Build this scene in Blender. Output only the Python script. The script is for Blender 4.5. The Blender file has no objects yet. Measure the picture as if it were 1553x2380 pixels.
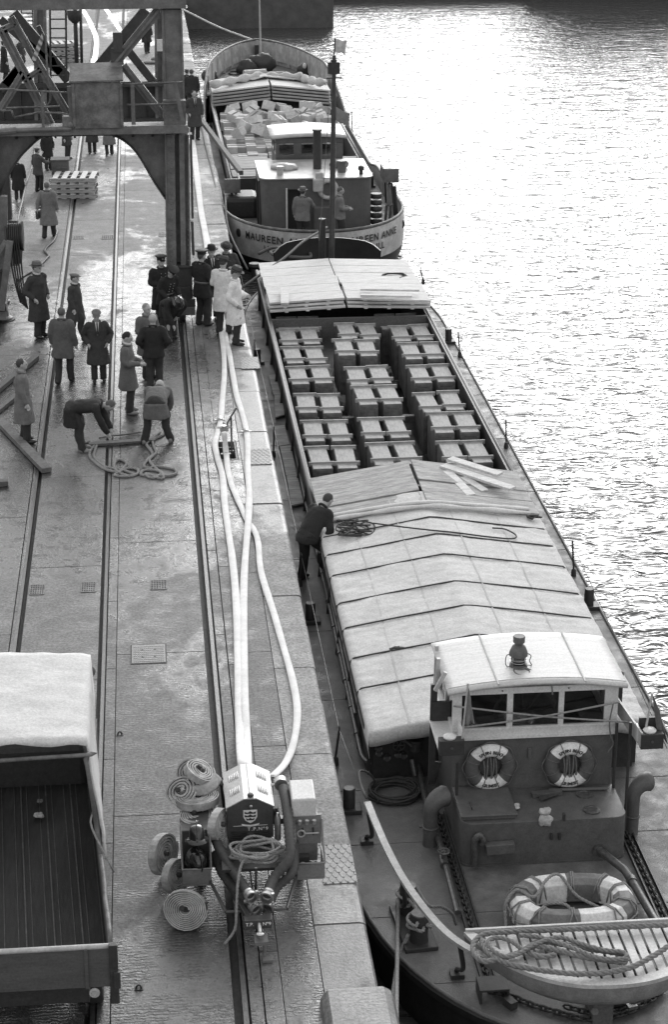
import bpy, bmesh, math, random
from mathutils import Vector, Matrix, Euler, noise
from bpy_extras import object_utils
SC = bpy.context.scene
random.seed(7)
R_ = math.radians
# ---------------------------------------------------------------- camera
FOC, CU, CV = 4570.0, 776.5, 1190.0          # photograph measured on a 1553 x 2380 grid
CAMP = Vector((-2.33, 0.0, 13.1))
_y = Vector((306.0-CU, CV+579.0, FOC)).normalized()
_z = Vector((0.0, FOC, -(CV+579.0))).normalized()
_x = _y.cross(_z)
if _x.x < 0: _x = -_x
WR = Matrix((_x, _y, _z))                     # camera axes (right, up, forward) -> world
def ray(u, v): return WR @ Vector((u-CU, CV-v, FOC))
def G(u, v, z=0.0):                           # point on the level z seen at u, v
    d = ray(u, v); return CAMP + d*((z-CAMP.z)/d.z)
def atY(u, v, y):
    d = ray(u, v); return CAMP + d*((y-CAMP.y)/d.y)
def atX(u, v, x):
    d = ray(u, v); return CAMP + d*((x-CAMP.x)/d.x)
cam_d = bpy.data.cameras.new('camera'); cam = bpy.data.objects.new('camera', cam_d)
SC.collection.objects.link(cam); SC.camera = cam
cam_d.sensor_fit = 'VERTICAL'; cam_d.sensor_height = 24.0; cam_d.lens = FOC/2380*24.0
cam_d.clip_start = 0.5; cam_d.clip_end = 3000
m3 = Matrix((WR.col[0], WR.col[1], -WR.col[2])).transposed()
cam.matrix_world = Matrix.Translation(CAMP) @ m3.to_4x4()
# ---------------------------------------------------------------- world, sun, exposure
SUN_EL, SUN_AZ = R_(20), R_(15)               # azimuth from +Y towards +X
sd = Vector((math.sin(SUN_AZ)*math.cos(SUN_EL), math.cos(SUN_AZ)*math.cos(SUN_EL), math.sin(SUN_EL)))
W = bpy.data.worlds.new('World'); SC.world = W; W.use_nodes = True
nt = W.node_tree; nt.nodes.clear()
def wn(t, **k):
    n = nt.nodes.new(t)
    for a, b in k.items(): setattr(n, a, b)
    return n
out = wn('ShaderNodeOutputWorld'); bg = wn('ShaderNodeBackground'); bg.inputs[1].default_value = 0.105
sky = wn('ShaderNodeTexSky'); sky.sky_type = 'NISHITA'; sky.sun_disc = False
sky.sun_elevation = SUN_EL; sky.sun_rotation = SUN_AZ; sky.air_density = 1.6; sky.dust_density = 6.0
bw = wn('ShaderNodeRGBToBW')                  # the overcast is grey, as in the photograph
nt.links.new(sky.outputs[0], bw.inputs[0])
# thin cloud lit from behind: brightness falls off round the sun, with a soft cloud pattern
tc = wn('ShaderNodeTexCoord'); dp = wn('ShaderNodeVectorMath', operation='DOT_PRODUCT')
dp.inputs[1].default_value = sd
nt.links.new(tc.outputs['Generated'], dp.inputs[0])
mx = wn('ShaderNodeMath', operation='MAXIMUM'); mx.inputs[1].default_value = 0.0
pw = wn('ShaderNodeMath', operation='POWER'); pw.inputs[1].default_value = 11.0
ml = wn('ShaderNodeMath', operation='MULTIPLY'); ml.inputs[1].default_value = 3.1
nt.links.new(dp.outputs['Value'], mx.inputs[0]); nt.links.new(mx.outputs[0], pw.inputs[0]); nt.links.new(pw.outputs[0], ml.inputs[0])
ov = wn('ShaderNodeMath', operation='ADD'); ov.inputs[1].default_value = 3.9   # even overcast
nt.links.new(bw.outputs[0], ov.inputs[0])
ad = wn('ShaderNodeMath', operation='ADD'); nt.links.new(ov.outputs[0], ad.inputs[0]); nt.links.new(ml.outputs[0], ad.inputs[1])
cn = wn('ShaderNodeTexNoise'); cn.inputs['Scale'].default_value = 2.2; cn.inputs['Detail'].default_value = 4
cr = wn('ShaderNodeMapRange'); cr.inputs['To Min'].default_value = 0.75; cr.inputs['To Max'].default_value = 1.2
nt.links.new(tc.outputs['Generated'], cn.inputs['Vector']); nt.links.new(cn.outputs['Fac'], cr.inputs['Value'])
m2 = wn('ShaderNodeMath', operation='MULTIPLY'); nt.links.new(ad.outputs[0], m2.inputs[0]); nt.links.new(cr.outputs[0], m2.inputs[1])
nt.links.new(m2.outputs[0], bg.inputs[0]); nt.links.new(bg.outputs[0], out.inputs[0])
sun_d = bpy.data.lights.new('sun', 'SUN'); sun_d.energy = 0.5; sun_d.angle = R_(22); sun_d.color = (1, 1, 1)
sun = bpy.data.objects.new('sun', sun_d); SC.collection.objects.link(sun)
sun.rotation_euler = sd.to_track_quat('Z', 'Y').to_euler()
vs = SC.view_settings; vs.view_transform = 'Standard'; vs.look = 'None'; vs.gamma = 1; vs.exposure = 0.5
# ---------------------------------------------------------------- helpers
COL = SC.collection
def mat(name, v, rough=0.8, nscale=6.0, namt=0.25, bump=0.0, bscale=None, metal=0.0, stain=0.0, stscale=0.7, stretch=None, coat=0.0, spec=0.5, rvar=0.0, island=0.0, wave=None, trans=0.0, grain=0.16):
    m = bpy.data.materials.new(name); m.use_nodes = True; t = m.node_tree; b = t.nodes['Principled BSDF']
    L = t.links.new; N = t.nodes.new
    b.inputs['Roughness'].default_value = rough; b.inputs['Metallic'].default_value = metal
    b.inputs['Specular IOR Level'].default_value = spec
    co = N('ShaderNodeTexCoord'); vec = co.outputs['Object']
    if stretch:
        mp = N('ShaderNodeMapping'); mp.inputs['Scale'].default_value = stretch; L(vec, mp.inputs['Vector']); vec = mp.outputs[0]
    n1 = N('ShaderNodeTexNoise'); n1.inputs['Scale'].default_value = nscale; n1.inputs['Detail'].default_value = 6; n1.inputs['Roughness'].default_value = 0.65
    L(vec, n1.inputs['Vector'])
    r = N('ShaderNodeMapRange'); r.inputs['From Min'].default_value = 0.3; r.inputs['From Max'].default_value = 0.7
    r.inputs['To Min'].default_value = 1-namt; r.inputs['To Max'].default_value = 1+namt; L(n1.outputs['Fac'], r.inputs['Value'])
    val = r.outputs[0]
    def mul(a, bb):
        q = N('ShaderNodeMath'); q.operation = 'MULTIPLY'; L(a, q.inputs[0])
        if isinstance(bb, float): q.inputs[1].default_value = bb
        else: L(bb, q.inputs[1])
        return q.outputs[0]
    if stain:
        n2 = N('ShaderNodeTexNoise'); n2.inputs['Scale'].default_value = stscale; n2.inputs['Detail'].default_value = 8; n2.inputs['Roughness'].default_value = 0.7
        L(vec, n2.inputs['Vector'])
        r2 = N('ShaderNodeMapRange'); r2.inputs['From Min'].default_value = 0.42; r2.inputs['From Max'].default_value = 0.6
        r2.inputs['To Min'].default_value = 1-stain; r2.inputs['To Max'].default_value = 1; L(n2.outputs['Fac'], r2.inputs['Value'])
        val = mul(val, r2.outputs[0])
    if island:
        g = N('ShaderNodeNewGeometry'); r3 = N('ShaderNodeMapRange'); r3.inputs['To Min'].default_value = 1-island; r3.inputs['To Max'].default_value = 1+island
        L(g.outputs['Random Per Island'], r3.inputs['Value']); val = mul(val, r3.outputs[0])
    if wave:
        w = N('ShaderNodeTexWave'); w.bands_direction = wave[0]; w.inputs['Scale'].default_value = wave[1]; w.inputs['Distortion'].default_value = wave[3] if len(wave) > 3 else 2
        w.inputs['Detail'].default_value = 3; L(co.outputs['Object'], w.inputs['Vector'])
        r4 = N('ShaderNodeMapRange'); r4.inputs['To Min'].default_value = 1-wave[2]; r4.inputs['To Max'].default_value = 1; L(w.outputs['Fac'], r4.inputs['Value'])
        val = mul(val, r4.outputs[0])
    if grain:                                    # fine dirt and wear a centimetre or two across
        n5 = N('ShaderNodeTexNoise'); n5.inputs['Scale'].default_value = 34; n5.inputs['Detail'].default_value = 4; n5.inputs['Roughness'].default_value = 0.8; L(co.outputs['Object'], n5.inputs['Vector'])
        r6 = N('ShaderNodeMapRange'); r6.inputs['From Min'].default_value = 0.35; r6.inputs['From Max'].default_value = 0.65; r6.inputs['To Min'].default_value = 1-grain; r6.inputs['To Max'].default_value = 1+grain
        L(n5.outputs['Fac'], r6.inputs['Value']); val = mul(val, r6.outputs[0])
    val = mul(val, float(v)); cc = N('ShaderNodeCombineColor')
    for i in range(3): L(val, cc.inputs[i])
    L(cc.outputs[0], b.inputs['Base Color'])
    if rvar:
        r5 = N('ShaderNodeMapRange'); r5.inputs['From Min'].default_value = 0.35; r5.inputs['From Max'].default_value = 0.65
        r5.inputs['To Min'].default_value = max(0.04, rough-rvar); r5.inputs['To Max'].default_value = min(1, rough+rvar)
        L(n1.outputs['Fac'], r5.inputs['Value']); L(r5.outputs[0], b.inputs['Roughness'])
    if bump:
        n3 = N('ShaderNodeTexNoise'); n3.inputs['Scale'].default_value = bscale or nscale*4; n3.inputs['Detail'].default_value = 5; L(vec, n3.inputs['Vector'])
        bp = N('ShaderNodeBump'); bp.inputs['Strength'].default_value = bump; bp.inputs['Distance'].default_value = 0.02
        L(n3.outputs['Fac'], bp.inputs['Height']); L(bp.outputs[0], b.inputs['Normal'])
    if coat: b.inputs['Coat Weight'].default_value = coat
    if trans: b.inputs['Transmission Weight'].default_value = trans
    return m
def tag(o, label=None, cat=None, group=None, kind=None):
    if label: o['label'] = label
    if cat: o['category'] = cat
    if group: o['group'] = group
    if kind: o['kind'] = kind
    return o
def empty(name, loc, label, cat, group=None):
    o = bpy.data.objects.new(name, None); COL.objects.link(o); o.location = loc; o.empty_display_size = 0.2
    return tag(o, label, cat, group)
def worg(o):
    v = Vector((0, 0, 0))
    while o: v = v+o.location; o = o.parent
    return v
def catmull(pts, n=6, closed=False):
    pts = [Vector(p) for p in pts]; o = []; N = len(pts)
    rng = range(N if closed else N-1)
    for i in rng:
        p0 = pts[(i-1) % N] if closed or i > 0 else pts[0]*2-pts[1]
        p1 = pts[i]; p2 = pts[(i+1) % N]
        p3 = pts[(i+2) % N] if closed or i+2 < N else pts[-1]*2-pts[-2]
        for k in range(n):
            t = k/n
            o.append(0.5*((2*p1)+(p2-p0)*t+(2*p0-5*p1+4*p2-p3)*t*t+(3*p1-p0-3*p2+p3)*t**3))
    if not closed: o.append(pts[-1])
    return o
class MB:
    def __init__(s): s.v = []; s.f = []; s.m = []; s.cm = 0
    def add(s, vs, fs):
        b = len(s.v); s.v += [Vector(q) for q in vs]; s.f += [tuple(i+b for i in f) for f in fs]; s.m += [s.cm]*len(fs); return s
    def hexa(s, c): # 8 corners: bottom 4 ccw, top 4 ccw
        return s.add(c, [(3, 2, 1, 0), (4, 5, 6, 7), (0, 1, 5, 4), (1, 2, 6, 5), (2, 3, 7, 6), (3, 0, 4, 7)])
    def box(s, c, d, rz=0.0, rot=None):
        c = Vector(c); h = Vector(d)/2; M = rot if rot else Matrix.Rotation(rz, 3, 'Z')
        return s.hexa([c+M @ Vector((x*h.x, y*h.y, z*h.z)) for z in (-1, 1) for x, y in ((-1, -1), (1, -1), (1, 1), (-1, 1))])
    def box2(s, a, b):
        a, b = Vector(a), Vector(b); return s.box((a+b)/2, [abs(b[i]-a[i]) for i in range(3)])
    def bar(s, p, q, w, h=None, up=(0, 0, 1)):
        p, q = Vector(p), Vector(q); h = h or w; d = (q-p).normalized(); up = Vector(up)
        if abs(d.dot(up)) > 0.98: up = Vector((0, 1, 0))
        x = d.cross(up).normalized()*(w/2); y = x.cross(d).normalized()*(h/2)
        return s.hexa([p-x-y, p+x-y, q+x-y, q-x-y, p-x+y, p+x+y, q+x+y, q-x+y])
    def tube(s, pts, r, n=8, closed=False, cap=True, flat=None):
        pts = [Vector(p) for p in pts]; N = len(pts); b = len(s.v); up = Vector((0, 0, 1)); prev = None
        for i, p in enumerate(pts):
            if closed: t = pts[(i+1) % N]-pts[i-1]
            else: t = pts[min(i+1, N-1)]-pts[max(i-1, 0)]
            t = t.normalized() if t.length > 1e-9 else Vector((0, 0, 1))
            if prev is None:
                a = up if abs(t.z) < 0.95 else Vector((0, 1, 0)); x = t.cross(a).normalized()
            else:
                x = (prev-t*prev.dot(t)); x = x.normalized() if x.length > 1e-6 else t.orthogonal().normalized()
            prev = x; y = x.cross(t).normalized(); rr = r[i] if isinstance(r, (list, tuple)) else r
            fa, fb = flat if flat else (1, 1)
            for k in range(n):
                a = 2*math.pi*k/n; s.v.append(p+x*math.cos(a)*rr*fa+y*math.sin(a)*rr*fb)
        for i in range(N if closed else N-1):
            j = (i+1) % N
            for k in range(n):
                l = (k+1) % n; s.f.append((b+i*n+k, b+i*n+l, b+j*n+l, b+j*n+k)); s.m.append(s.cm)
        if cap and not closed:
            s.f.append(tuple(b+k for k in range(n))[::-1]); s.f.append(tuple(b+(N-1)*n+k for k in range(n))); s.m += [s.cm]*2
        return s
    def lathe(s, prof, n=16, M=None, cap=True):  # prof: (radius, height) along local z
        M = M or Matrix.Identity(4); b = len(s.v)
        for r, z in prof:
            for k in range(n):
                a = 2*math.pi*k/n; s.v.append(M @ Vector((r*math.cos(a), r*math.sin(a), z)))
        for i in range(len(prof)-1):
            for k in range(n):
                l = (k+1) % n; s.f.append((b+i*n+k, b+i*n+l, b+(i+1)*n+l, b+(i+1)*n+k)); s.m.append(s.cm)
        if cap:
            s.f.append(tuple(b+k for k in range(n))[::-1]); s.f.append(tuple(b+(len(prof)-1)*n+k for k in range(n))); s.m += [s.cm]*2
        return s
    def cyl(s, p, q, r, n=12, r2=None):
        p, q = Vector(p), Vector(q); return s.tube([p, q], [r, r2 if r2 is not None else r], n)
    def ell(s, c, r, n=12, m=8, M=None):
        c = Vector(c); M = M or Matrix.Identity(3); b = len(s.v)
        for i in range(1, m):
            th = math.pi*i/m
            for k in range(n):
                a = 2*math.pi*k/n
                s.v.append(c+M @ Vector((r[0]*math.sin(th)*math.cos(a), r[1]*math.sin(th)*math.sin(a), r[2]*math.cos(th))))
        s.v += [c+M @ Vector((0, 0, r[2])), c-M @ Vector((0, 0, r[2]))]; tp = len(s.v)-2
        for i in range(m-2):
            for k in range(n):
                l = (k+1) % n; s.f.append((b+i*n+k, b+(i+1)*n+k, b+(i+1)*n+l, b+i*n+l)); s.m.append(s.cm)
        for k in range(n):
            l = (k+1) % n; s.f.append((tp, b+k, b+l)); s.f.append((tp+1, b+(m-2)*n+l, b+(m-2)*n+k)); s.m += [s.cm]*2
        return s
    def prism(s, poly, ext):  # planar polygon (3-D points) extruded by vector
        poly = [Vector(p) for p in poly]; ext = Vector(ext); n = len(poly)
        s.add(poly+[p+ext for p in poly], [tuple(range(n))[::-1], tuple(range(n, 2*n))]+[(i, (i+1) % n, n+(i+1) % n, n+i) for i in range(n)]); return s
    def grid(s, rows, thick=None):
        n = len(rows[0]); b = len(s.v)
        for r in rows: s.v += [Vector(p) for p in r]
        for i in range(len(rows)-1):
            for k in range(n-1): s.f.append((b+i*n+k, b+i*n+k+1, b+(i+1)*n+k+1, b+(i+1)*n+k)); s.m.append(s.cm)
        return s
    def build(s, name, mt, parent=None, bevel=0.0, smooth=False, mods=None, recalc=True):
        o0 = worg(parent) if parent else None
        me = bpy.data.meshes.new(name)
        if parent is None and s.v:
            lo = [min(q[i] for q in s.v) for i in range(3)]; hi = [max(q[i] for q in s.v) for i in range(3)]
            base = Vector(((lo[0]+hi[0])/2, (lo[1]+hi[1])/2, lo[2]))
        else: base = o0 or Vector((0, 0, 0))
        me.from_pydata([q-base for q in s.v], [], s.f)
        for mm in (mt if isinstance(mt, (list, tuple)) else [mt]): me.materials.append(mm)
        me.polygons.foreach_set('material_index', s.m)
        if recalc:
            bm = bmesh.new(); bm.from_mesh(me); bmesh.ops.recalc_face_normals(bm, faces=bm.faces); bm.to_mesh(me); bm.free()
        if smooth: me.polygons.foreach_set('use_smooth', [True]*len(me.polygons))
        o = bpy.data.objects.new(name, me); COL.objects.link(o)
        if parent: o.parent = parent
        else: o.location = base
        if bevel:
            bv = o.modifiers.new('bevel', 'BEVEL'); bv.width = bevel; bv.segments = 2; bv.limit_method = 'ANGLE'; bv.angle_limit = R_(40)
        if smooth == 'auto' or smooth == 2:
            try: me.set_sharp_from_angle(angle=R_(38))
            except Exception: pass
        return o
def sep(mb, name, mt, parent, **k):      # every separate piece of the builder becomes a part of its own
    n = len(mb.v); par = list(range(n))
    def fd(i):
        while par[i] != i: par[i] = par[par[i]]; i = par[i]
        return i
    for f in mb.f:
        a = fd(f[0])
        for i in f[1:]: par[fd(i)] = a
    groups = {}
    for f, m in zip(mb.f, mb.m): groups.setdefault(fd(f[0]), []).append((f, m))
    o = None
    for g in groups.values():
        x = MB(); mp = {}
        for f, m in g:
            for i in f:
                if i not in mp: mp[i] = len(x.v); x.v.append(mb.v[i])
            x.f.append(tuple(mp[i] for i in f)); x.m.append(m)
        o = x.build(name, mt, parent, **k)
    return o
def copy_tree(o, parent=None):
    c = o.copy(); COL.objects.link(c)
    if parent: c.parent = parent
    for ch in [x for x in bpy.data.objects if x.parent == o]: copy_tree(ch, c)
    return c
def text2d(s, size=1.0, ext=0.0, space=1.0, thick=0.0):
    cu = bpy.data.curves.new('t', 'FONT'); cu.body = s; cu.size = size; cu.align_x = 'CENTER'; cu.align_y = 'CENTER'; cu.space_character = space; cu.resolution_u = 3; cu.offset = thick
    ob = bpy.data.objects.new('t', cu); COL.objects.link(ob)
    dg = bpy.context.evaluated_depsgraph_get(); me = bpy.data.meshes.new_from_object(ob.evaluated_get(dg))
    v = [q.co.copy() for q in me.vertices]; f = [tuple(p.vertices) for p in me.polygons]
    bpy.data.objects.remove(ob); bpy.data.curves.remove(cu); bpy.data.meshes.remove(me)
    return v, f
def letter(mb, s, fn, size, thick=0.0, space=1.0, depth=0.004):   # fn maps (x, y, depth) to world; letters are thin solids
    v, f = text2d(s, size, thick=thick, space=space)
    mb.add([fn(q.x, q.y, depth) for q in v], f); return mb
def twist(pts, r, pitch=None, strands=3, n=5):   # laid rope: three strands round the centre line
    pts = [Vector(p) for p in pts]; pitch = pitch or r*7; mb = MB()
    L = [0]
    for a, b in zip(pts, pts[1:]): L.append(L[-1]+(b-a).length)
    tot = L[-1]; step = pitch/6; N = max(8, int(tot/step)); P = []; j = 0
    for i in range(N+1):
        d = tot*i/N
        while j < len(L)-2 and L[j+1] < d: j += 1
        t = (d-L[j])/max(1e-6, L[j+1]-L[j]); P.append(pts[j].lerp(pts[j+1], t))
    for s_ in range(strands):
        Q = []; prev = None
        for i, p in enumerate(P):
            t = (P[min(i+1, N)]-P[max(i-1, 0)]); t = t.normalized() if t.length > 0 else Vector((1, 0, 0))
            if prev is None: x = t.orthogonal().normalized()
            else: x = (prev-t*prev.dot(t)).normalized()
            prev = x; y = t.cross(x); a = 2*math.pi*(i/6+s_/strands)
            Q.append(p+(x*math.cos(a)+y*math.sin(a))*r*0.5)
        mb.tube(Q, r*0.56, n)
    return mb
def rope(name, pts, r, mt, label=None, cat='rope', parent=None, laid=False, group=None, n=6, sm=6):
    P = catmull(pts, sm) if sm else [Vector(p) for p in pts]
    mb = twist(P, r) if laid else MB().tube(P, r, n)
    o = mb.build(name, mt, parent, smooth=True, recalc=False)
    if label: tag(o, label, cat, group)
    return o
def chain(mb, pts, link=0.09, r=0.012):
    P = catmull(pts, 8); d = 0; k = 0; last = P[0]
    for a, b in zip(P, P[1:]):
        seg = (b-a).length; t = (b-a).normalized()
        while d < seg:
            c = a+t*d; side = t.cross(Vector((0, 0, 1))).normalized() if k % 2 else Vector((0, 0, 1))
            loop = [c+t*math.cos(q)*link*0.62+side*math.sin(q)*link*0.33 for q in [i*math.pi/4 for i in range(8)]]
            mb.tube(loop, r, 5, closed=True); d += link*0.85; k += 1
        d -= seg
    return mb
M = {}
M['concrete'] = None
M['iron'] = mat('black_iron', .035, .55, 12, .3, .15)
M['steel'] = mat('worn_steel', .10, .42, 20, .4, .1, metal=.4)
M['railsteel'] = mat('rail_steel', .05, .36, 14, .5, .2, metal=.3)
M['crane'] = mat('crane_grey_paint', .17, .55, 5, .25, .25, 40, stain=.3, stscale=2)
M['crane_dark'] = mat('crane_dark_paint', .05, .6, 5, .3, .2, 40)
M['crane_box'] = mat('weathered_steel_box', .17, .6, 6, .35, .2, 60, stain=.45, stscale=2.2)
M['deck'] = mat('barge_deck_paint', .14, .62, 3, .3, .35, 60, stain=.3, stscale=1.1, rvar=.15)
M['deck2'] = mat('coaster_deck_paint', .2, .62, 3, .3, .3, 60, stain=.35, stscale=1.3, rvar=.15)
M['hull'] = mat('black_hull_paint', .018, .5, 4, .4, .2, 20)
M['lead'] = mat('dark_red_lead_paint', .1, .58, 8, .15, .12, 80, stain=.15, stscale=3)
M['housegrey'] = mat('deckhouse_grey_paint', .11, .5, 5, .15, .12, 40, stain=.15, stscale=2)
M['roofgrey'] = mat('pale_roof_paint', .42, .4, 5, .15, .1, 40, stain=.2, stscale=2)
M['white'] = mat('white_paint', .66, .4, 4, .06, .08, 60, stain=.1, stscale=3)
M['offwhite'] = mat('offwhite_paint', .48, .5, 6, .12, .1, 60, stain=.2, stscale=4)
M['wood'] = mat('new_softwood', .66, .75, 3, .2, .3, 30, stretch=(1, 8, 8), island=.12, stain=.15, stscale=2)
M['wood2'] = mat('weathered_board', .42, .8, 3, .3, .35, 30, stretch=(1, 8, 8), island=.2, stain=.35, stscale=1.2)
M['crate'] = mat('crate_wood_shaded', .13, .9, 4, .22, .25, 40, stain=.3, stscale=2.0)  # shade on the crate sides is put into this darker body colour
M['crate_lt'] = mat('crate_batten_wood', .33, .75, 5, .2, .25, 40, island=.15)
M['lid'] = mat('crate_lid_wood_lit', .34, .75, 4, .15, .25, 40, stain=.25, stscale=2.5, stretch=(4, 1, 1))  # light on the crate tops is put into this paler colour
M['roofwhite'] = mat('roof_canvas_white', .56, .55, 3, .06, .2, 30, stretch=(1, 9, 1), stain=.12, stscale=2)
M['darkwood'] = mat('dark_timber', .1, .75, 4, .3, .3, 30, stretch=(8, 1, 8))
M['tarp'] = mat('canvas_tarpaulin', .54, .85, 2.2, .05, .5, 8, stain=.12, stscale=5.5, grain=.2)
M['canvas'] = mat('truck_canvas', .6, .85, 1.5, .08, .6, 9, stain=.1, stscale=2)
M['rope'] = mat('hemp_rope', .26, .9, 30, .3, .3)
M['rope_dk'] = mat('tarred_rope', .05, .85, 30, .3, .3)
M['rope_gr'] = mat('grey_rope', .14, .85, 30, .3, .3)
M['hose'] = mat('canvas_hose', .82, .85, 6, .08, .2, 90, stain=.12, stscale=2.2, grain=.08)
M['hose_dirty'] = mat('rolled_canvas_hose', .5, .85, 8, .2, .25, 90, stain=.2, stscale=6)
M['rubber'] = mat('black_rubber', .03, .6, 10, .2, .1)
M['brass'] = mat('dull_brass', .45, .3, 10, .2, metal=.85)
M['glass'] = mat('dark_window_glass', .02, .06, 2, .1, spec=.8, grain=0)
M['label'] = mat('paper_label', .7, .8, 10, .1)
M['ink'] = mat('black_lettering', .03, .6, 10, .1)
M['whiteink'] = mat('white_lettering', .8, .6, 10, .1)
M['skin'] = mat('skin', .38, .55, 10, .08)
# ================================================================ the setting
def concrete(name, v, wet=0.6, brush=0.4):
    m = bpy.data.materials.new(name); m.use_nodes = True; t = m.node_tree; b = t.nodes['Principled BSDF']; L = t.links.new
    def N(ty, **k):
        n = t.nodes.new(ty)
        for a, c in k.items():
            if a in ('Scale', 'Detail', 'Roughness', 'Distortion'): n.inputs[a].default_value = c
            else: setattr(n, a, c)
        return n
    def rng(src, a, c, lo, hi):
        r = N('ShaderNodeMapRange'); r.interpolation_type = 'SMOOTHSTEP'
        for k, q in zip(('From Min', 'From Max', 'To Min', 'To Max'), (a, c, lo, hi)): r.inputs[k].default_value = q
        L(src, r.inputs['Value']); return r.outputs[0]
    def mt(op, a, c):
        q = N('ShaderNodeMath', operation=op)
        for i, s in enumerate((a, c)):
            if isinstance(s, (int, float)): q.inputs[i].default_value = s
            else: L(s, q.inputs[i])
        return q.outputs[0]
    geo = N('ShaderNodeNewGeometry'); P = geo.outputs['Position']
    mp = N('ShaderNodeMapping'); mp.inputs['Scale'].default_value = (1.0, 0.45, 1); L(P, mp.inputs['Vector'])
    big = N('ShaderNodeTexNoise', Scale=0.42, Detail=7, Roughness=0.62, Distortion=0.6); L(mp.outputs[0], big.inputs['Vector'])
    med = N('ShaderNodeTexNoise', Scale=2.3, Detail=8, Roughness=0.7); L(P, med.inputs['Vector'])
    fine = N('ShaderNodeTexNoise', Scale=22, Detail=5, Roughness=0.75); L(P, fine.inputs['Vector'])
    sp = N('ShaderNodeTexVoronoi', Scale=9.0); L(P, sp.inputs['Vector'])
    sx = N('ShaderNodeSeparateXYZ'); L(P, sx.inputs[0])
    # ground still soaked round the crane leg and the pump, where hoses leaked
    wy = mt('MULTIPLY', rng(sx.outputs['Y'], 29.0, 37.0, 0, 1), rng(sx.outputs['Y'], 46.0, 55.0, 1, 0))
    wp = rng(sx.outputs['Y'], 19.5, 23.0, 1, 0)
    wz = mt('MAXIMUM', wy, mt('MULTIPLY', wp, 0.9))
    wsrc = mt('ADD', mt('ADD', mt('MULTIPLY', big.outputs['Fac'], 0.75), mt('MULTIPLY', med.outputs['Fac'], 0.35)), mt('MULTIPLY', wz, 0.13))
    w = mt('MULTIPLY', rng(wsrc, 0.55, 0.66, 0, 1), wet)
    col = mt('MULTIPLY', rng(med.outputs['Fac'], .3, .72, .68, 1.2), rng(fine.outputs['Fac'], .36, .64, .62, 1.3))
    col = mt('MULTIPLY', col, rng(sp.outputs['Distance'], 0.03, 0.12, 0.7, 1.0))
    rr = N('ShaderNodeMapRange'); rr.inputs['To Min'].default_value = .88; rr.inputs['To Max'].default_value = 1.1
    L(geo.outputs['Random Per Island'], rr.inputs['Value']); col = mt('MULTIPLY', col, rr.outputs[0])
    col = mt('MULTIPLY', col, mt('SUBTRACT', 1.0, mt('MULTIPLY', w, 0.66))); col = mt('MULTIPLY', col, v)
    cc = N('ShaderNodeCombineColor')
    for i in range(3): L(col, cc.inputs[i])
    L(cc.outputs[0], b.inputs['Base Color'])
    ro = mt('SUBTRACT', 0.74, mt('MULTIPLY', w, 0.52)); L(ro, b.inputs['Roughness']); b.inputs['Specular IOR Level'].default_value = 0.5
    wv = N('ShaderNodeTexWave', Scale=5.5, Distortion=6.0, Detail=3); wv.bands_direction = 'Y'; wv.inputs['Detail Scale'].default_value = 2; L(P, wv.inputs['Vector'])
    h = mt('ADD', mt('MULTIPLY', fine.outputs['Fac'], 1.0), mt('MULTIPLY', wv.outputs['Fac'], mt('MULTIPLY', rng(med.outputs['Fac'], .45, .6, 0, 1), brush)))
    bp = N('ShaderNodeBump'); bp.inputs['Distance'].default_value = 0.012; bp.inputs['Strength'].default_value = 0.5; L(h, bp.inputs['Height']); L(bp.outputs[0], b.inputs['Normal'])
    return m
M['concrete'] = concrete('quay_concrete', .19, 1.0, .8)
M['coping'] = concrete('coping_stone', .27, .55, .15)
M['groove'] = mat('groove_dirt', .03, .7, 25, .6, .3)
Y0, Y1 = 8.0, 190.0
pitA, pitB = G(506, 1069), G(566, 1025)       # open hydrant pit
pit = (pitA.x, -0.72, pitA.y, pitB.y)
def slabs(mb, x0, x1, ya, yb, step, th=0.12, gap=0.012, z=0.0, jit=0.0):
    y = ya
    while y < yb-0.01:
        e = min(yb, y+step*(1+random.uniform(-jit, jit)))
        mb.box2((x0, y+gap/2, z-th), (x1, e-gap/2, z)); y = e
mb = MB(); mb.box2((-70, Y0, -4.0), (-0.66, pit[2], -0.1)); mb.box2((-70, pit[3], -4.0), (-0.66, Y1, -0.1))
mb.box2((-70, pit[2], -4.0), (pit[0], pit[3], -0.1)); mb.box2((pit[1]+.005, pit[2], -4.0), (-0.66, pit[3], -0.1)); mb.box2((-0.66, Y0, -4.0), (-0.05, Y1, -0.32)); mb.box2((pit[0], pit[2], -4), (pit[1]+.005, pit[3], -1.0))
tag(mb.build('quay_foundation', M['groove']), kind='structure')
mb = MB()
RA, RB, RC = -1.55, -3.25, -4.65
xs = [(-13.2, -8.9, 5.2), (-8.88, RC-.09, 5.2), (RC+.10, RB-.09, 4.6), (RB+.20, RA-.13, 4.9), (RA+.22, pit[0], 3.9)]
for x0, x1, st in xs: slabs(mb, x0, x1, Y0, Y1, st, jit=.06)
slabs(mb, -70, -13.22, Y0, Y1, 9)
slabs(mb, RC-.075, RC-.028, Y0, Y1, 3.1, z=-.004); slabs(mb, RB+.045, RB+.19, Y0, Y1, 2.3, z=-.003, jit=.3); slabs(mb, RA+.055, RA+.205, Y0, Y1, 3.9, z=-.003, jit=.2)
for a, b_ in ((Y0, pit[2]), (pit[3], Y1)): slabs(mb, pit[0]+.006, -.65, a, b_, 3.3, jit=.1)
slabs(mb, pit[1]+.01, -.65, pit[2], pit[3], 2)
tag(mb.build('quay_paving', M['concrete'], bevel=0.006), kind='structure')
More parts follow.
